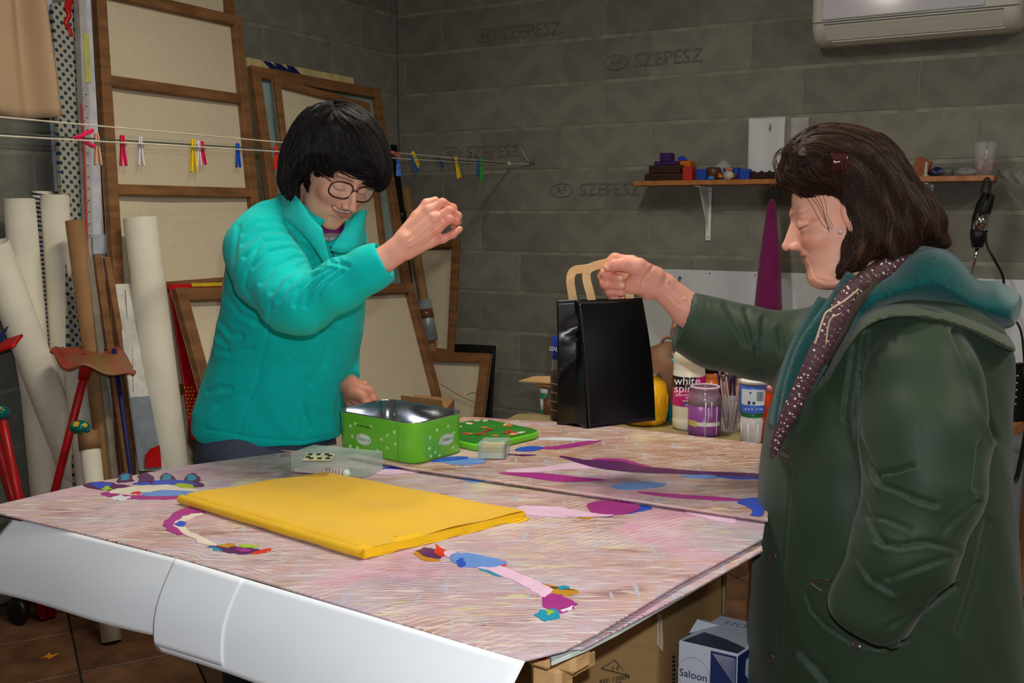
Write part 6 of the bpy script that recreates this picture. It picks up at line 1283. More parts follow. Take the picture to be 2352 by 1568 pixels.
for (a, b) in (((1004, 480), (1010, 488)), ((1016, 494), (1020, 504)), ((1012, 514), (1016, 522))): V = crease(V, Nn, [a, b], .0012, 3, 0)
c_ = flat(V, SKH); u, v = pix(V); c_ = blendc(c_, .35 * np.clip((u - 985) / 40, 0, 1), (214, 106, 88)); parts.append((V, Fq, c_))
# lowered left hand behind the tin
def q2(u, v, dy=0): return P(u, v, 2.40 + dy)
hl = [[(q2(760, 850, .02), .03), (q2(800, 882), .026), (q2(815, 896), .028)],
      [(q2(812, 895, -.005), .022), (q2(846, 898, -.01), .0125), (q2(856, 918, -.014), .0105), (q2(853, 938, -.01), .009), (q2(842, 948, -.006), .008)],
      [(q2(812, 900, -.01), .022), (q2(832, 912, -.024), .0125), (q2(842, 930, -.03), .0105), (q2(846, 941, -.028), .0085)],
      [(q2(805, 905), .020), (q2(822, 925, -.01), .0115), (q2(828, 942, -.01), .009), (q2(818, 948, -.0), .008)],
      [(q2(800, 908, .01), .018), (q2(806, 930, .0), .0105), (q2(814, 944, .0), .0085), (q2(806, 950, .01), .0075)],
      [(q2(805, 888, .01), .018), (q2(835, 885, .03), .0115), (q2(852, 900, .04), .009), (q2(858, 915, .04), .008)]]
def fhl(p):
    d = None
    for s in hl:
        e = chain(p, s, .005); d = e if d is None else smin(d, e, .0018)
    return d
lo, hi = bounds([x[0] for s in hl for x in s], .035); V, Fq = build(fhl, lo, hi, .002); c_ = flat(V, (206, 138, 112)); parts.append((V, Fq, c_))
# legs inside the jeans are part of the body
V, Fq = build(lambda p: np.minimum(cap(p, hipA + Vector((-.03, -.08, -.05)), Vector((hipA.x - .05, hipA.y - .09, .06)), .07, .04), cap(p, hipA + Vector((.03, .09, -.05)), Vector((hipA.x + .05, hipA.y + .1, .06)), .07, .04)), (hipA.x - .2, hipA.y - .25, 0.01), (hipA.x + .2, hipA.y + .25, 1.1), .012); parts.append((V, Fq, flat(V, SK1)))
V, Fq, c_ = merge(parts); mknp('body', V, Fq, M_skin, W1, c_)
# hair
ol = [(644, 396), (650, 350), (666, 312), (692, 270), (728, 244), (768, 236), (814, 246), (854, 276), (882, 322), (896, 376), (893, 412), (872, 434), (850, 428), (820, 426), (794, 423), (774, 412), (758, 422), (744, 414), (722, 420), (713, 450), (704, 436), (696, 430), (690, 458), (680, 476), (666, 474), (655, 446), (644, 422)]
ow = outline_world(ol, 2.215)
Yc1 = 2.215
def fhair1(p):
    d = inflate(p, ow, Yc1, .112, .06, -.17, -.02); d2 = ell(H1.loc(p), (0, -1.6, 4.6), (8.6, 9.2, 8.2)) * H1.s
    return smin(d, np.maximum(d2, sdf2d(p[:, 0] + .17 * (p[:, 1] - Yc1), p[:, 2], ow).astype(np.float32) - .001), .01)
lo, hi = [ow[:, 0].min() - .04, Yc1 - .14, ow[:, 1].min() - .03], [ow[:, 0].max() + .04, Yc1 + .14, ow[:, 1].max() + .03]
V, Fq = build(fhair1, lo, hi, .0035, 4, 30); Nn = normals(V, Fq); V = V - Nn * .008
def gd(u, v, dx, dz, Y=2.12, dy=0.0): p = P(u, v, Y); return (p.x, p.y, p.z, dx, dy, dz)
G1 = [gd(800, 262, .9, -.3), gd(740, 262, -.7, -.5), gd(840, 280, .8, -.6), gd(690, 300, -.7, -.8), gd(660, 370, -.25, -1), gd(658, 420, .1, -1), gd(672, 455, .35, -1), gd(700, 360, -.35, -1), gd(700, 420, .15, -1), gd(740, 330, -.1, -1), gd(735, 395, -.2, -1), gd(775, 320, .45, -1), gd(780, 385, .85, -.6), gd(840, 330, .6, -.9), gd(840, 395, .55, -.7), gd(880, 370, .1, -1), gd(875, 415, -.4, -1), gd(820, 415, .8, -.4), gd(770, 360, .5, -.9), gd(755, 290, -.1, -.9)]
tint1 = lambda t: lc((24, 17, 17))[None, :] * (.5 + .8 * t)[:, None] + lc((74, 52, 46))[None, :] * (.35 * (t > .8))[:, None]
S, SF, hc = locks(fhair1, V[rng.choice(len(V), 2100)], G1, 11, .0085, .0004, rng, 13, .007, .006, tint1, .22, 5, .12)
S2, SF2, hc2 = locks(fhair1, np.array([tuple(P(u, v, y)) for u, v, y in [(700, 400, 2.11), (690, 405, 2.12), (712, 405, 2.11), (664, 420, 2.15), (672, 425, 2.14), (680, 425, 2.13), (660, 410, 2.16), (676, 400, 2.13)]]), [gd(690, 420, -.1, -1), gd(670, 450, .1, -1), gd(712, 430, .2, -1)], 8, .0085, .0005, rng, 60, .012, .006, tint1, .1, 4, .05, .8)
V, Fq, c_ = merge([(V, Fq, flat(V, (16, 11, 11))), (S, SF, hc), (S2, SF2, hc2)]); mknp('hair', V, Fq, hairmat('dark hair', .48, .28), W1, c_)
# glasses
M_tort = M('tortoiseshell', (92, 44, 24), .2, .3, 60, col2=(30, 14, 10), coat=.5); gl_ = W1
def lensring(s):
    return [H1.wld((s * 3.3 + 2.75 * math.copysign(abs(math.cos(a)) ** .75, math.cos(a)), 9.1 - .05 * (s * 3.3 + 2.6 * math.cos(a)) ** 2 * .55, .55 + 2.0 * math.copysign(abs(math.sin(a)) ** .75, math.sin(a)))) for a in [2 * math.pi * k / 36 for k in range(37)]]
for s in (-1, 1):
    r_ = lensring(s); g_ = mk('glasses_rim', tube(r_, .0021, 8, cap=False), M_tort, W1, True)
    lm = mk('lens', ([sum((Vector(x) for x in r_[:-1]), Vector()) / 36] + r_[:-1], [(0, i + 1, (i + 1) % 36 + 1) for i in range(36)]), M('spectacle glass', (245, 236, 225), .03, .01, alpha=.13), g_)
    lm.location = Vector(); lm.matrix_parent_inverse = Matrix(); 
    mk('temple', tube([H1.wld((s * 5.9, 7.6, 1.6)), H1.wld((s * 6.9, 4.5, 1.5)), H1.wld((s * 7.5, 0, 1.3))], .0016, 8), M_tort, W1, True)
mk('glasses_bridge', tube([H1.wld((-.75, 9.15, 1.1)), H1.wld((0, 9.5, 1.35)), H1.wld((.75, 9.15, 1.1))], .0018, 8), M_tort, W1, True)
mk('earring', ball(H1.wld((-7.6, -.3, -3.0)), .004), M('gold', (220, 170, 80), .2, metal=1), W1, True)
# purple tee shirt in the neck opening
V, Fq = build(lambda p: smin(cap(p, P(745, 526, 2.245), P(720, 640, 2.34), .045, .06), ell(p, P(690, 640, 2.37), (.09, .08, .08)), .03), (-.6, 2.05, 1.1), (-.3, 2.5, 1.45), .006)
u, v = pix(V); c_ = flat(V, (160, 140, 138)); c_ = blendc(c_, (v < 536) * 1.0, (120, 30, 110)); c_ = blendc(c_, (np.sin(v * .45) > .6) * (v > 536) * 1.0, (230, 226, 220)); mknp('tee_shirt', V, Fq, vmat('tee shirt cloth', .8), W1, c_)
# fleece jacket
TQ = (6, 192, 186)
rows = [rowpx(1012, 470, 782, 2.44, .150), rowpx(980, 447, 792, 2.44, .155), rowpx(940, 450, 794, 2.44, .158), rowpx(880, 468, 800, 2.43, .155), rowpx(820, 488, 818, 2.42, .15), rowpx(760, 503, 834, 2.40, .15), rowpx(700, 515, 840, 2.38, .155), rowpx(640, 522, 842, 2.36, .165), rowpx(590, 530, 842, 2.34, .17), rowpx(545, 546, 838, 2.32, .168), rowpx(505, 580, 820, 2.29, .15), rowpx(475, 612, 790, 2.27, .11), rowpx(452, 640, 760, 2.26, .07)]
tr1 = trunkf(rows)
arm = [(P(628, 536, 2.20), .074), (P(602, 575, 2.14), .078), (P(622, 625, 2.08), .077), (P(668, 690, 2.01), .064), (P(700, 697, 1.975), .059), (P(780, 655, 1.95), .049), (P(850, 617, 1.935), .043), (P(888, 597, 1.93), .042)]
arm2 = [(P(730, 560, 2.50), .07), (P(760, 700, 2.52), .065), (P(770, 800, 2.48), .052), (P(790, 868, 2.42), .040)]
c0_, c1_ = P(888, 597, 1.93), P(868, 607, 1.932); cn = A3((c0_ - c1_).normalized()); cw0, cw1 = P(796, 874, 2.41), P(785, 855, 2.43); cwn = A3((cw0 - cw1).normalized())
def fj1(p):
    a = chain(p, arm, .02); a = smax(a, (p - A3(c0_)) @ cn, .008); a = smax(a, -cap(p, c1_, c0_ + (c0_ - c1_), .034, .036), .004)
    b = chain(p, arm2, .02); b = smax(b, (p - A3(cw0)) @ cwn, .006)
    d = smin(tr1(p), b, .02); d = smin(d, a, .016)
    # neck opening, V shaped towards the chest
    d = smax(d, -chain(p, [(H1.wld((0, -1, -6)), .060), (P(742, 503, 2.22), .046), (P(766, 545, 2.165), .015), (P(778, 585, 2.14), .004)], .02), .008)
    return d
V, Fq = build(fj1, (-1.0, 1.84, .84), (-.18, 2.66, 1.46), .0036, 2)
zb_ = P(700, 1028, 2.44).z
Nn = normals(V, Fq); V = fleece_wr(V, Nn, .0022, 34, 30, 12); V = fleece_wr(V, Nn, .0010, 70, 50, 40, 2)
for ln, dp, wd in (([(742, 606), (700, 622), (664, 650), (640, 690)], .006, 4), ([(756, 612), (716, 634), (688, 664), (676, 700)], .007, 4), ([(770, 618), (734, 642), (708, 668), (700, 704)], .006, 3.5), ([(786, 624), (752, 648), (730, 676)], .005, 3.5), ([(740, 596), (700, 604), (650, 632), (622, 672)], .005, 4), ([(728, 592), (680, 590), (630, 612), (598, 650)], .004, 4), ([(800, 610), (770, 602), (740, 600), (722, 588)], .005, 4), ([(720, 580), (672, 566), (620, 576), (580, 612)], .005, 4), ([(712, 568), (664, 548), (606, 552), (562, 590)], .005, 4), ([(700, 550), (650, 528), (598, 530), (556, 560)], .004, 4), ([(690, 530), (640, 506), (590, 508), (556, 536)], .004, 4), ([(730, 600), (690, 560), (650, 500), (636, 470)], .004, 4), ([(762, 600), (716, 552), (676, 500), (660, 470)], .005, 4), ([(780, 596), (740, 560), (704, 520)], .004, 3.5),
                   ([(520, 680), (548, 720), (590, 742)], .005, 5), ([(508, 740), (528, 768), (552, 770)], .006, 5), ([(500, 770), (520, 796), (556, 780)], .007, 5), ([(500, 800), (530, 812), (580, 800)], .005, 5), ([(622, 700), (612, 780), (586, 880), (560, 960), (545, 1000)], .0022, 3), ([(738, 742), (728, 820), (704, 900), (690, 1016)], .0026, 4), ([(760, 760), (745, 830), (716, 880)], .004, 7), ([(700, 870), (690, 920), (710, 980)], .005, 6), ([(790, 880), (776, 930), (780, 990)], .004, 6), ([(600, 860), (580, 900), (500, 930)], .003, 9), ([(480, 900), (500, 890), (530, 892)], .005, 5), ([(470, 985), (600, 1008), (700, 1014), (782, 995)], .0022, 2.5), ([(876, 556), (888, 580), (900, 612), (902, 630)], .0016, 2.5),
                   ([(596, 560), (570, 620), (560, 660), (600, 720)], .003, 4), ([(548, 520), (536, 600), (530, 660)], .003, 5)):
    V = crease(V, Nn, ln, dp * 1.1, wd * 1.15, .2)
c_ = flat(V, TQ); V = relax(V, Fq, 1, .5); jk = mknp('fleece_jacket', V, Fq, vmat('turquoise fleece', .95, 0, .15, .25, 240, sheen=.08, noise=.05, ns=60), W1, c_)
M_tq = M('turquoise fleece plain', TQ, .95, .04, 60, .2, 240, sheen=.08)
def sheet(name, pts_a, pts_b, mat, par, th=.006, n=6, bulge=0.0, bd=(0, -1, 0)):
    a = smoothpath(pts_a, n); b = smoothpath(pts_b, n); m = min(len(a), len(b)); bd = Vector(bd)
    o = mk(name, grid(lambda u, v: a[int(round(u * (m - 1)))].lerp(b[int(round(u * (m - 1)))], v) + bd * bulge * math.sin(math.pi * v), m, 7), mat, par, True); return solid(o, th)
# raised collar: near flap and far flap
sheet('collar', [P(640, 448, 2.24), P(668, 442, 2.17), P(690, 462, 2.12), P(716, 500, 2.09), P(740, 524, 2.08)], [P(628, 500, 2.22), P(655, 505, 2.13), P(690, 530, 2.09), P(725, 570, 2.075), P(768, 640, 2.07)], M_tq, W1, .007, bulge=.006)
sheet('collar', [P(808, 505, 2.15), P(822, 488, 2.15), P(838, 483, 2.16), P(836, 500, 2.17)], [P(760, 575, 2.10), P(785, 580, 2.10), P(815, 575, 2.12), P(838, 560, 2.17)], M_tq, W1, .007, bulge=.004)
# jeans
JC = (74, 82, 100)
rowsj = [rowpx(1100, 452, 775, 2.45, .13), rowpx(1050, 446, 778, 2.45, .138), rowpx(1000, 452, 772, 2.45, .14), rowpx(960, 462, 770, 2.45, .135)]
rowsj = [(z, x, y, rx * .97, ry) for z, x, y, rx, ry in rowsj]; hip = trunkf(rowsj)
def fjean(p): return smin(hip(p), np.minimum(cap(p, (hipA.x - .03, hipA.y - .075, .80), (hipA.x - .04, hipA.y - .09, .07), .10, .062), cap(p, (hipA.x + .02, hipA.y + .075, .80), (hipA.x + .04, hipA.y + .1, .07), .10, .062)), .04)
V, Fq = build(fjean, (-1.0, 2.2, .06), (-.2, 2.7, 1.02), .008, 1); mknp('jeans', V, Fq, vmat('grey denim', .9, 0, .2, .2, 400, noise=.14, ns=60), W1, flat(V, JC))
mk('pocket_welt', tube([P(536, 1000, 2.295), P(537, 1014, 2.293), P(575, 1022, 2.29), P(612, 1024, 2.29)], .0011, 5), M('pale stitching', (150, 156, 168), .7), W1)
for dy, dx in ((-.09, -.04), (.1, .04)):
    c = Vector((hipA.x + dx, hipA.y + dy, 0)); fd = Vector((.8, -.6, 0)); V, Fq = build(lambda p: np.maximum(smin(cap(p, c + UP * .05, c + UP * .09, .045, .045), cap(p, c + fd * .0 + UP * .035, c + fd * .15 + UP * .028, .042, .036), .03), -p[:, 2] + .001), (c.x - .2, c.y - .2, 0), (c.x + .25, c.y + .15, .15), .006); mknp('shoe', V, Fq, vmat('black shoe leather', .4), W1, flat(V, (20, 20, 22)))
# ---------------------------------------------------------------- woman in the green coat
YB = 1.75; tb_ = math.radians(19); tn = math.radians(12)
f2 = Vector((-math.cos(tb_) * math.cos(tn), math.sin(tn), -math.sin(tb_))); u2 = Vector((-math.sin(tb_) * math.cos(tn), math.sin(tb_) * math.sin(tn), math.cos(tb_)))
H2 = Frame(P(1935, 494, YB), f2, u2, .0097)
cB = P(2030, 1200, 1.74); W2 = thing('person', 'woman with brown bobbed hair in a dark green hooded coat holding out a bag', 'person', (cB.x, cB.y, 0))
nk = (P(1990, 640, 1.77), P(2060, 740, 1.77))
def fh2(p):
    q = H2.loc(p); d = head_field(q, .35, .9, 0.0, 1.06) * H2.s
    d = smin(d, ell(p, P(1905, 640, 1.74), (.03, .05, .018)), .03)
    return smin(d, cap(p, H2.wld((0, -1.2, -5)), nk[0], .056, .06), .014)
lo, hi = bounds([H2.wld((0, 0, 0))], .155)
V, Fq = build(fh2, lo, hi, .0019); q = H2.loc(V.astype(np.float32)); Nn = normals(V, Fq)
for ln, dp, wd in (([(1836, 588), (1852, 612), (1862, 636)], .0012, 3), ([(1846, 578), (1862, 604), (1870, 632)], .0010, 3.5), ([(1852, 520), (1866, 524), (1878, 520)], .0004, 2), ([(1850, 528), (1866, 534), (1880, 534)], .0004, 2), ([(1878, 640), (1900, 648), (1920, 646)], .0015, 4)): V = crease(V, Nn, ln, dp, wd, .4)
hc = head_colour(q, SK2, .35, (186, 104, 96), (176, 120, 96), True, .6); parts = [(V, Fq, hc)]
V, Fq = build(lambda p: smin(cap(p, nk[0], nk[1], .058, .075), smin(ell(p, P(2080, 850, 1.75), (.12, .16, .16)), cap(p, P(2040, 950, 1.75), P(2030, 1450, 1.75), .12, .14), .06), .05), (.4, 1.5, .5), (1.0, 2.0, 1.45), .012); parts.append((V, Fq, flat(V, SK2)))
Yg = 1.93
def g2(u, v, dy=0): return P(u, v, Yg + dy)
hb_ = [[(g2(1640, 760, .0), .036), (g2(1580, 712), .034), (g2(1525, 660), .027), (g2(1500, 644), .028)],
       [(g2(1500, 640, .006), .026), (g2(1450, 605, .016), .0155), (g2(1412, 594, .02), .011), (g2(1388, 612, .016), .0098), (g2(1390, 630, -.004), .009), (g2(1424, 639, -.020), .0085)],
       [(g2(1498, 648, .006), .026), (g2(1450, 622, .018), .0155), (g2(1404, 612, .022), .011), (g2(1384, 634, .012), .0098), (g2(1390, 653, -.006), .0092), (g2(1428, 656, -.020), .0085)],
       [(g2(1492, 656, .004), .025), (g2(1448, 640, .018), .0150), (g2(1406, 634, .02), .0108), (g2(1390, 656, .010), .0094), (g2(1400, 671, -.004), .0088), (g2(1428, 671, -.014), .008)],
       [(g2(1490, 664, .004), .022), (g2(1450, 656, .016), .0135), (g2(1412, 654, .016), .0098), (g2(1400, 672, .006), .0086), (g2(1408, 684, -.002), .008), (g2(1420, 690, -.008), .0072)],
       [(g2(1500, 642, -.008), .026), (g2(1466, 614, -.018), .018), (g2(1432, 607, -.024), .0128), (g2(1410, 609, -.026), .0112), (g2(1396, 614, -.026), .0090)],
       [(g2(1505, 655, -.004), .025), (g2(1468, 648, -.006), .024), (g2(1450, 655, -.004), .018)]]
def fhb(p):
    d = None
    for s in hb_:
        e = chain(p, s, .006); d = e if d is None else smin(d, e, .0035)
    return d
lo, hi = bounds([x[0] for s in hb_ for x in s], .04); V, Fq = build(fhb, lo, hi, .0017); Nn = normals(V, Fq)
for ln in ([(1540, 650), (1570, 680)], [(1530, 668), (1560, 700)], [(1500, 612), (1478, 640), (1470, 668)]): V = crease(V, Nn, ln, .0014, 4, .6)
c_ = flat(V, SKH); u, v = pix(V); c_ = blendc(c_, .35 * np.clip((1460 - u) / 50, 0, 1), (212, 100, 86)); c_ = blendc(c_, .25 * np.exp(-((u - 1480) / 30) ** 2 - ((v - 630) / 20) ** 2), (214, 120, 100))
for (a, b) in ((1393, 613), (1426, 637), (1430, 654)): c_ = blendc(c_, .8 * np.exp(-((u - a) / 6) ** 4 - ((v - b) / 4.5) ** 4) * (Nn[:, 1] < 0), (238, 196, 178))
parts.append((V, Fq, c_))
V, Fq = build(lambda p: np.minimum(cap(p, (cB.x, cB.y - .09, .8), (cB.x, cB.y - .1, .07), .07, .04), cap(p, (cB.x, cB.y + .09, .8), (cB.x, cB.y + .1, .07), .07, .04)), (cB.x - .15, cB.y - .25, .01), (cB.x + .15, cB.y + .25, .9), .012); parts.append((V, Fq, flat(V, (60, 50, 46))))
V, Fq, c_ = merge(parts); mknp('body', V, Fq, M_skin, W2, c_)
# hair
ol = [(1797, 424), (1792, 396), (1804, 352), (1836, 316), (1880, 297), (1935, 293), (1990, 303), (2040, 328), (2080, 372), (2112, 420), (2142, 458), (2164, 500), (2162, 535), (2170, 560), (2140, 566), (2112, 566), (2085, 590), (2050, 616), (2012, 602), (1985, 618), (1950, 632), (1922, 640), (1912, 612), (1920, 572), (1928, 530), (1926, 492), (1912, 466), (1888, 458), (1852, 450), (1818, 430)]
ow2 = outline_world(ol, 1.765); Yc2 = 1.765
def fhair2(p):
    d = inflate(p, ow2, Yc2, .105, .05, .335, -.0); d = d + .004 * np.sin(p[:, 0] * 95 + p[:, 2] * 60) * np.sin(p[:, 2] * 40 + p[:, 0] * 20 + 1) * (p[:, 2] < 1.5)
    return d.astype(np.float32)
lo, hi = [ow2[:, 0].min() - .06, Yc2 - .135, ow2[:, 1].min() - .02], [ow2[:, 0].max() + .06, Yc2 + .135, ow2[:, 1].max() + .02]
V, Fq = build(fhair2, lo, hi, .0035, 4, 30); V = V - normals(V, Fq) * .008
def ge(u, v, dx, dz, Y=1.66): p = P(u, v, Y); return (p.x, p.y, p.z, dx, 0, dz)
G2 = [ge(1805, 370, .7, -.6), ge(1805, 415, .9, -.45), ge(1860, 330, .9, -.3), ge(1850, 400, 1, -.35), ge(1880, 440, 1, -.25), ge(1940, 305, .9, -.35), ge(1925, 375, .9, -.45), ge(1940, 440, .3, -1), ge(1950, 560, -.05, -1), ge(1916, 590, .15, -1), ge(1930, 625, .2, -1), ge(1960, 610, -.1, -1), ge(1960, 500, .05, -1), ge(2020, 330, .7, -.8), ge(2010, 400, .4, -1), ge(2020, 480, .15, -1), ge(2000, 560, -.1, -1), ge(1995, 610, -.3, -.9), ge(2080, 400, .55, -1), ge(2090, 480, .35, -1), ge(2100, 550, -.1, -1), ge(2150, 490, .3, -1), ge(2150, 550, .6, -.7), ge(2050, 590, -.4, -.9)]
tint2 = lambda t: lc((56, 34, 23))[None, :] * (.35 + 1.1 * t)[:, None] + lc((120, 84, 58))[None, :] * (.5 * (t > .82))[:, None]
S, SF, hc = locks(fhair2, V[rng.choice(len(V), 2200)], G2, 13, .0088, .00036, rng, 14, .008, .006, tint2, .42, 9, .10, .6)
V, Fq, c_ = merge([(V, Fq, flat(V, (32, 19, 13))), (S, SF, hc)]); mknp('hair', V, Fq, hairmat('brown hair', .5, .28), W2, c_)
# a few loose hairs in front of the forehead
M_br = M('brown strand', (70, 42, 28), .35)
for k in range(16):
    s = R.uniform(0, 1); pts = [P(1850 + 30 * s, 325 + R.uniform(-12, 12), 1.66 + R.uniform(0, .1)), P(1800 - 14 * s, 335 + 22 * s, 1.66 + R.uniform(0, .1)), P(1776 + 8 * s + R.uniform(-5, 5), 368 + 12 * s, 1.66 + R.uniform(0, .1)), P(1788 + R.uniform(-6, 10), 405 + R.uniform(-6, 16), 1.68 + R.uniform(0, .05))]
    mk('loose_strand', tube(smoothpath(pts, 6), .0004, 4), M_br, W2, True)
for k in range(5):
    s = k / 4; mk('loose_strand', tube(smoothpath([P(1850 + 40 * s, 448, 1.69), P(1868 + 30 * s + R.uniform(-4, 4), 474 + R.uniform(-4, 4), 1.682), P(1884 + 20 * s + R.uniform(-5, 5), 500 + R.uniform(-12, 12), 1.68), P(1898 + 12 * s + R.uniform(-6, 6), 520 + R.uniform(-14, 14), 1.68)], 6), .00032, 4), M_br, W2, True)
mk('earring', ball(P(1930, 532, 1.672), .0035), M('pearl', (225, 220, 230), .15), W2, True)
hcp = thing('hair_clip', 'translucent dark red claw clip in the brown hair, shining', 'clip', P(1925, 370, 1.648)); hcp['category'] = 'hair clip'
mk('clip_shell', grid(lambda u, v: P(1908 + 38 * u, 350 + 44 * v, 1.655) + Vector((0, -.008 * math.sin(3.14 * v), 0)), 8, 8), M('clip plastic', (66, 26, 28), .15, .1), hcp, True); solid(bpy.data.objects['clip_shell'], .002)
for k in range(5): mk('clip_tooth', tube([P(1910 + 8 * k, 374, 1.645), P(1906 + 10 * k, 396, 1.650)], .0011, 5), M('clip plastic', (66, 26, 28), .15, .1), hcp)
mk('clip_spring', tube([P(1914, 372, 1.642), P(1932, 373, 1.642)], .0022, 8), M_steel, hcp, True)
# coat
CT = (37, 56, 37)
rows = [rowpx(2500, 1705, 2360, 1.74, .22), rowpx(1568, 1729, 2330, 1.74, .215), rowpx(1450, 1731, 2325, 1.74, .21), rowpx(1330, 1737, 2315, 1.74, .205), rowpx(1200, 1746, 2303, 1.74, .20), rowpx(1100, 1754, 2292, 1.745, .198), rowpx(1040, 1762, 2288, 1.75, .197), rowpx(960, 1780, 2287, 1.75, .197), rowpx(880, 1803, 2286, 1.75, .20), rowpx(800, 1838, 2284, 1.76, .20), rowpx(740, 1872, 2262, 1.76, .185), rowpx(700, 1905, 2235, 1.76, .15), rowpx(665, 1950, 2190, 1.765, .10)]
tr2 = trunkf(rows)
armN = [(P(2105, 800, 1.62), .074), (P(2112, 880, 1.575), .090), (P(2122, 1000, 1.53), .096), (P(2122, 1110, 1.505), .088), (P(2075, 1260, 1.485), .076), (P(2000, 1400, 1.50), .062), (P(1985, 1430, 1.51), .058)]
armF = [(P(1567, 737, 1.93), .058), (P(1640, 764, 1.92), .066), (P(1720, 785, 1.90), .068), (P(1810, 800, 1.88), .068), (P(1930, 790, 1.86), .082)]
k0_, k1_ = P(1566, 736, 1.93), P(1640, 764, 1.925); kn = A3((k0_ - k1_).normalized())
p0_, p1_ = P(1985, 1440, 1.50), P(2040, 1340, 1.48); pn_ = A3((p0_ - p1_).normalized())
def fcoat(p):
    a = chain(p, armN, .02); a = smax(a, (p - A3(p0_)) @ pn_, .01)
    b = chain(p, armF, .02); b = smax(b, (p - A3(k0_)) @ kn, .006); b = smax(b, -cap(p, k0_ + (k0_ - k1_) * .5, k1_.lerp(k0_, .3), .050, .048), .004)
    d = smin(tr2(p), b, .03); return smin(d, a, .012)
V, Fq = build(fcoat, (.30, 1.36, .30), (1.06, 2.10, 1.36), .0042, 2); Nn = normals(V, Fq); V = fleece_wr(V, Nn, .003, 26, 22, 8); V = fleece_wr(V, Nn, .0014, 70, 40, 30, 1)
for ln, dp, wd in (([(1992, 770), (1975, 860), (1968, 960), (1972, 1005), (1990, 1060), (2016, 1106)], .016, 7), ([(2016, 1106), (2022, 1086), (2060, 1082), (2096, 1070)], .010, 5), ([(2020, 1112), (2060, 1124), (2104, 1146), (2150, 1160)], .008, 6), ([(1982, 1150), (2000, 1200), (2030, 1250)], .007, 7), ([(2010, 1240), (2060, 1254), (2130, 1244), (2200, 1262)], .007, 7), ([(1960, 1270), (2000, 1330), (2050, 1360)], .007, 7), ([(2040, 1330), (2120, 1300), (2180, 1280)], .007, 6), ([(1985, 1185), (2030, 1190), (2090, 1215)], .005, 6),
                   ([(2190, 760), (2230, 850), (2262, 940), (2290, 1010)], .010, 8), ([(2250, 1150), (2200, 1190), (2170, 1220)], .008, 8), ([(2190, 1345), (2130, 1390), (2040, 1440)], .008, 7), ([(1880, 760), (1850, 900), (1828, 1000), (1815, 1100), (1800, 1300), (1790, 1568)], .003, 3), ([(1962, 800), (1950, 880), (1940, 960)], .006, 7), ([(1985, 840), (1988, 800), (2000, 760)], .005, 6),
                   ([(1668, 700), (1690, 740), (1716, 790)], .004, 9), ([(1712, 712), (1728, 760), (1734, 800)], .005, 7), ([(1752, 732), (1750, 770), (1736, 812)], .004, 6), ([(1622, 680), (1612, 830)], .0016, 3), ([(1790, 760), (1800, 820), (1780, 850)], .004, 9),
                   ([(1850, 1362), (1862, 1400), (1900, 1440), (1960, 1478), (2020, 1490), (2090, 1470)], .005, 4), ([(2250, 1020), (2240, 1120)], .006, 8), ([(2270, 1200), (2240, 1330), (2200, 1450)], .006, 14), ([(1840, 1500), (1880, 1540), (1900, 1568)], .008, 10), ([(2117, 740), (2113, 900), (2110, 1060)], .0012, 3)):
    V = crease(V, Nn, ln, dp * .85, wd * .8, .4)
V = relax(V, Fq, 1, .4); M_coat = vmat('green coat cloth', .62, 0, .35, .1, 300, sheen=.12, noise=.05, ns=30); mknp('coat', V, Fq, M_coat, W2, flat(V, CT))
M_ctp = M('green coat plain', CT, .65, .05, 30, .08, 300, sheen=.1); M_teal2 = M('teal wool lining', (6, 74, 74), .95, .12, 130, .5, 300, sheen=.25)
# hood with its teal lining
hoodpts = [(1962, 650), (1990, 628), (2040, 606), (2090, 572), (2130, 558), (2180, 572), (2215, 600), (2248, 640), (2290, 648), (2330, 668), (2342, 690), (2330, 735), (2300, 752), (2240, 742), (2180, 722), (2100, 706), (2040, 712), (1990, 742), (1950, 782), (1930, 760), (1935, 700)]
oh = outline_world(hoodpts, 1.76)
V, Fq = build(lambda p: inflate(p, oh, 1.76, .145, .07, .36, 0).astype(np.float32), [oh[:, 0].min() - .08, 1.59, oh[:, 1].min() - .02], [oh[:, 0].max() + .08, 1.94, oh[:, 1].max() + .02], .005, 2, 30)
Nn = normals(V, Fq); V = fleece_wr(V, Nn, .004, 30, 18, 20); mknp('hood_lining', V, Fq, vmat('teal wool', .95, 0, .1, .4, 260, sheen=.3, noise=.22, ns=150), W2, flat(V, (6, 76, 76)))
hp2 = [(1895, 850), (1925, 780), (1960, 728), (2005, 696), (2070, 682), (2150, 690), (2220, 712), (2280, 740), (2312, 768), (2305, 790), (2270, 780), (2200, 744), (2130, 722), (2060, 716), (2005, 730), (1965, 768), (1935, 812), (1905, 862)]
oh2 = outline_world(hp2, 1.74)
V, Fq = build(lambda p: inflate(p, oh2, 1.74, .208, .022, .36, 0).astype(np.float32), [oh2[:, 0].min() - .09, 1.50, oh2[:, 1].min() - .02], [oh2[:, 0].max() + .09, 1.98, oh2[:, 1].max() + .02], .005, 3, 30); mknp('hood_rim', V, Fq, M_coat, W2, flat(V, (62, 74, 48)))
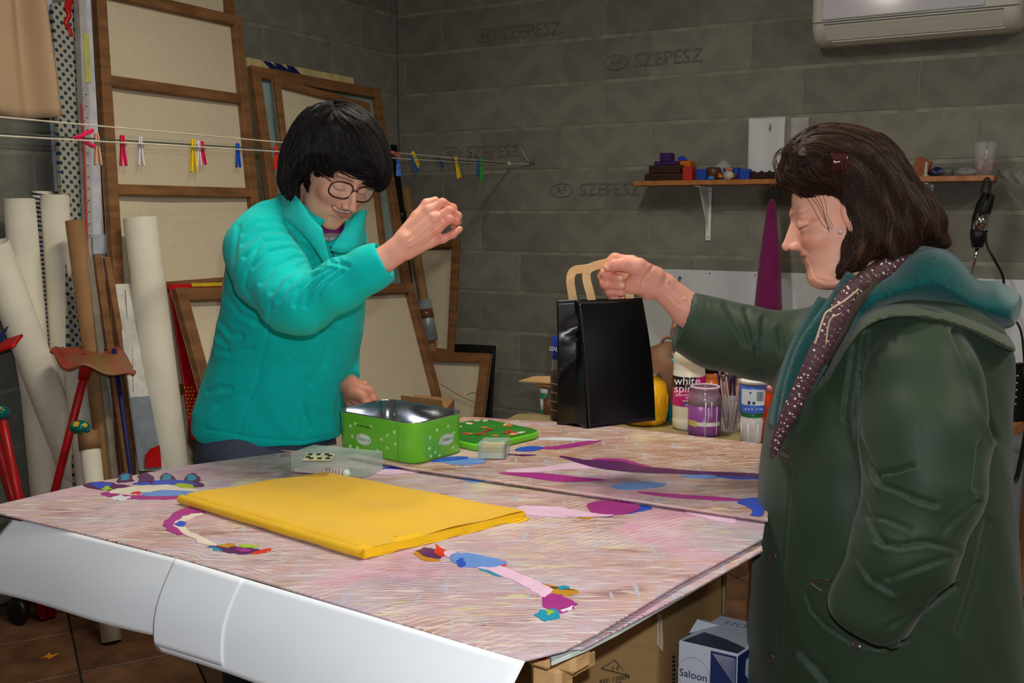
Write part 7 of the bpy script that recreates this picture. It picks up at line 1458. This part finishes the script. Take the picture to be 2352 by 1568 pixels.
# lining along the front opening, scarf over it
def ribbon(name, px_c, wd, Ys, mat, th, par=W2, wobble=0):
    c = smoothpath([P(u, v, y) for (u, v), y in zip(px_c, Ys)], 6); m = len(c); ws = np.interp(np.linspace(0, 1, m), np.linspace(0, 1, len(wd)), wd)
    V = []; Fc = []; K = 10
    for i in range(m):
        t = (c[min(i + 1, m - 1)] - c[max(i - 1, 0)]).normalized(); s = Vector((t.z, 0, -t.x)).normalized(); n = s.cross(t)
        for j in range(K):
            a = 2 * math.pi * j / K; V.append(c[i] + s * math.cos(a) * ws[i] / 2 + n * math.sin(a) * th * (1 + wobble * math.sin(i * .7)))
    for i in range(m - 1):
        for j in range(K): Fc.append((i * K + j, i * K + (j + 1) % K, (i + 1) * K + (j + 1) % K, (i + 1) * K + j))
    Fc += [tuple(range(K))[::-1], tuple(range((m - 1) * K, m * K))]
    return mk(name, (V, Fc), mat, par, True)
ribbon('front_lining', [(1985, 660), (1935, 730), (1878, 800), (1838, 880), (1806, 960), (1785, 1020)], [.085, .08, .07, .055, .03, .012], [1.67, 1.645, 1.635, 1.64, 1.65, 1.665], M_teal2, .014)
ribbon('front_lining', [(1905, 700), (1862, 760), (1825, 830), (1798, 910), (1778, 980)], [.05, .045, .038, .03, .014], [1.72, 1.71, 1.70, 1.69, 1.69], M_teal2, .02)
ms = bpy.data.materials.new('patterned scarf'); ms.use_nodes = True; nt = ms.node_tree; N = nt.nodes; L = nt.links; b_ = N['Principled BSDF']; tc = N.new('ShaderNodeTexCoord')
ck = N.new('ShaderNodeTexVoronoi'); ck.inputs['Scale'].default_value = 150; L.new(tc.outputs['Object'], ck.inputs[0]); rr = N.new('ShaderNodeValToRGB'); rr.color_ramp.elements[0].color = rgb((226, 210, 214)); rr.color_ramp.elements[0].position = .22; rr.color_ramp.elements[1].color = rgb((84, 46, 58)); rr.color_ramp.elements[1].position = .34; L.new(ck.outputs['Distance'], rr.inputs[0])
wv = N.new('ShaderNodeTexWave'); wv.inputs['Scale'].default_value = 30; wv.inputs['Distortion'].default_value = 2; mp = N.new('ShaderNodeMapping'); mp.inputs['Rotation'].default_value = (0, .9, 0); L.new(tc.outputs['Object'], mp.inputs[0]); L.new(mp.outputs[0], wv.inputs['Vector']); r2_ = N.new('ShaderNodeValToRGB'); r2_.color_ramp.elements[0].position = .55; r2_.color_ramp.elements[1].position = .62; L.new(wv.outputs['Fac'], r2_.inputs[0])
mx = N.new('ShaderNodeMixRGB'); L.new(r2_.outputs[0], mx.inputs[0]); L.new(rr.outputs[0], mx.inputs[1]); mx.inputs[2].default_value = rgb((66, 44, 44)); L.new(mx.outputs[0], b_.inputs['Base Color']); b_.inputs['Roughness'].default_value = .7
M_sc2 = M('grey brown scarf', (74, 60, 52), .5, .1, 20)
ribbon('scarf', [(2030, 610), (1990, 650), (1952, 690), (1915, 760), (1885, 830)], [.03, .045, .045, .042, .03], [1.69, 1.655, 1.63, 1.615, 1.61], M_sc2, .010, wobble=.2)
ribbon('scarf', [(1985, 645), (1950, 672), (1920, 730), (1880, 810), (1842, 890), (1806, 965), (1784, 1015), (1774, 1042)], [.026, .032, .034, .033, .031, .027, .019, .008], [1.65, 1.625, 1.60, 1.59, 1.595, 1.61, 1.63, 1.65], ms, .010, wobble=.25)
ribbon('scarf', [(2075, 588), (2040, 612), (1995, 640)], [.03, .034, .03], [1.70, 1.68, 1.66], ms, .010)
mk('scarf_edge', tube(smoothpath([P(1972, 664, 1.61), P(1940, 690, 1.592), P(1905, 712, 1.588), P(1892, 728, 1.588), P(1872, 790, 1.585)], 5), .0018, 5), M('cream scarf hem', (210, 180, 150), .5), W2, True); mk('scarf_edge', tube(smoothpath([P(1950, 712, 1.60), P(1925, 722, 1.59), P(1905, 738, 1.585), P(1895, 800, 1.585), P(1886, 822, 1.59)], 5), .0014, 5), M('cream scarf hem', (210, 180, 150), .5), W2, True)
# buttons, zip, pocket
M_btn = M('horn button', (66, 54, 56), .2, .1, 30, coat=.6)
def onsurf(u, v, ob):
    dg = bpy.context.evaluated_depsgraph_get(); x, f, z = ray(u, v); d = Vector((x, f, z)).normalized(); o = Vector((0, 0, HC)); best = None
    bpy.context.view_layer.update(); mw = wloc(ob); hit, loc, nn, _ = ob.ray_cast(o - mw, d)
    return (loc + mw, nn) if hit else (o + d * 1.6, Vector((0, -1, 0)))
coat = [o for o in C.objects if o.name == 'coat'][0]; bpy.context.view_layer.update()
mk('zip', tube([onsurf(u, v, jk)[0] + Vector((0, -.001, 0)) for u, v in ((752, 548), (759, 566), (766, 584), (773, 602))], .0016, 6), M('teal zip', (0, 90, 90), .5), W1, True)
for (u, v, r) in ((1896, 848, 10), (1802, 1048, 14), (1775, 1279, 14), (1770, 1510, 14), (1967, 1481, 12)):
    pt, nn = onsurf(u, v, coat); nn = (nn + Vector((0, -.6, 0))).normalized(); rr_ = px(r, pt.y); mk('button', lathe(pt + nn * .001, [(rr_, 0), (rr_ * 1.0, .002), (rr_ * .85, .004), (rr_ * .7, .003), (.0005, .0032)], 20, nn), M_btn, W2, True)
zp = [onsurf(u, v, coat)[0] + Vector((0, -.002, 0)) for u, v in ((1862, 1334), (1878, 1334), (1894, 1331), (1908, 1328))]
mk('pocket_zip', tube(zp, .0024, 6), M_steel, W2); zp = [onsurf(u, v, coat)[0] + Vector((0, -.002, 0)) for u, v in ((1862, 1338), (1872, 1346), (1888, 1356))]; mk('pocket_zip', tube(zp, .0016, 6), M_steel, W2)
for k in range(8): pt = onsurf(1864 + k * 6, 1334 - k * .8, coat)[0] + Vector((0, -.004, 0)); mk('zip_tooth', obox(pt, (.0007, 0, 0), (0, .001, 0), (0, 0, .003)), M_steel, W2)
for dy in (-.1, .1):
    c = Vector((cB.x, cB.y + dy, 0)); V, Fq = build(lambda p: np.maximum(smin(cap(p, c + UP * .05, c + UP * .12, .045, .05), cap(p, c + UP * .035, c + Vector((-.15, 0, .028)), .042, .034), .03), -p[:, 2] + .001), (c.x - .25, c.y - .1, 0), (c.x + .1, c.y + .1, .2), .006); mknp('shoe', V, Fq, vmat('brown shoe leather', .4), W2, flat(V, (44, 30, 24)))
# ---------------------------------------------------------------- the black paper bag
bgt = thing('black_bag', 'small shiny black paper bag with kraft handles held over the table', 'bag', P(1400, 984, 1.93))
mbk = bpy.data.materials.new('glossy black kraft'); mbk.use_nodes = True; nt = mbk.node_tree; b_ = nt.nodes['Principled BSDF']; b_.inputs['Base Color'].default_value = rgb((10, 9, 11)); b_.inputs['Roughness'].default_value = .27
wv = nt.nodes.new('ShaderNodeTexWave'); wv.inputs['Scale'].default_value = 160; tc = nt.nodes.new('ShaderNodeTexCoord'); nt.links.new(tc.outputs['Object'], wv.inputs['Vector']); bp = nt.nodes.new('ShaderNodeBump'); bp.inputs['Strength'].default_value = .08; bp.inputs['Distance'].default_value = .0006; nt.links.new(wv.outputs['Fac'], bp.inputs['Height']); nt.links.new(bp.outputs[0], b_.inputs['Normal'])
a0, a1, a2, a3 = P(1328, 690, 1.885), P(1475, 684, 1.925), P(1505, 965, 1.925), P(1352, 984, 1.885)      # front
g0, g3 = P(1279, 690, 1.928), P(1283, 974, 1.928)
back = (a1 - a0); h1_ = g0 + back * .98; h2_ = g3 + (a2 - a3)
def bil(a, b, c, d, f): return grid(lambda u, v: a.lerp(b, u).lerp(d.lerp(c, u), v) + f(u, v), 26, 30)
fnr = (a1 - a0).cross(a3 - a0).normalized(); fnr = fnr if fnr.y < 0 else -fnr
solid(mk('front_panel', bil(a0, a1, a2, a3, lambda u, v: fnr * (.010 * math.sin(math.pi * u) * math.sin(math.pi * v)) + Vector((.006 * math.sin(math.pi * v) * u, 0, 0))), mbk, bgt, True), .0008)
gm = (a0 - g0).cross(g3 - g0).normalized(); gm = gm if gm.x < 0 else -gm
def gus(u, v):
    w = 1 - abs(2 * u - 1); t = -.024 * w * (1 if v < .34 else max(0, 1 - (v - .34) / .5)) ; cr = .006 * math.exp(-((v - .33 + .12 * u) / .02) ** 2) - .008 * math.exp(-((v - .27 + .12 * u) / .05) ** 2)
    low = .010 * max(0, v - .55) * (abs(u - .5) - .25) * 4 - .004 * math.exp(-((v - .62 + .35 * u) / .03) ** 2)
    return gm * (t + cr * math.sin(math.pi * u) + low)
gm_o = mk('side_gusset', bil(g0, a0, a3, g3, gus), mbk, bgt, True); solid(gm_o, .0008)
solid(mk('back_panel', bil(g0, h1_, h2_, g3, lambda u, v: Vector()), mbk, bgt, True), .0008); solid(mk('side_gusset', bil(a1, h1_, h2_, a2, lambda u, v: -gm * (-.006 * math.sin(math.pi * u))), mbk, bgt, True), .0008)
mk('bag_base', slab([a3, a2, h2_, g3], UP * .001), mbk, bgt)
M_kr = M('kraft handle paper', (226, 184, 132), .7, .04, 20, .1, 80)
def strap(pts, name='handle', w_=.0085):
    c = smoothpath(pts, 5); V = []
    for i, p_ in enumerate(c):
        t = (c[min(i + 1, len(c) - 1)] - c[max(i - 1, 0)]).normalized(); s = Vector((t.z, .25, -t.x)).normalized(); V += [p_ - s * w_, p_ + s * w_]
    solid(mk(name, (V, [(2 * i, 2 * i + 1, 2 * i + 3, 2 * i + 2) for i in range(len(c) - 1)]), M_kr, bgt), .0012)
strap([P(1363, 735, 1.912), P(1358, 685, 1.910), P(1347, 640, 1.908), P(1352, 618, 1.905), P(1378, 607, 1.915), P(1410, 603, 1.922), P(1436, 612, 1.926), P(1441, 640, 1.925), P(1446, 684, 1.922), P(1448, 720, 1.925)])
strap([P(1316, 735, 1.93), P(1316, 690, 1.93), P(1310, 645, 1.93), P(1318, 622, 1.932), P(1350, 616, 1.936), P(1395, 606, 1.945), P(1425, 616, 1.945), P(1424, 645, 1.95), P(1424, 690, 1.945), P(1424, 735, 1.945)])
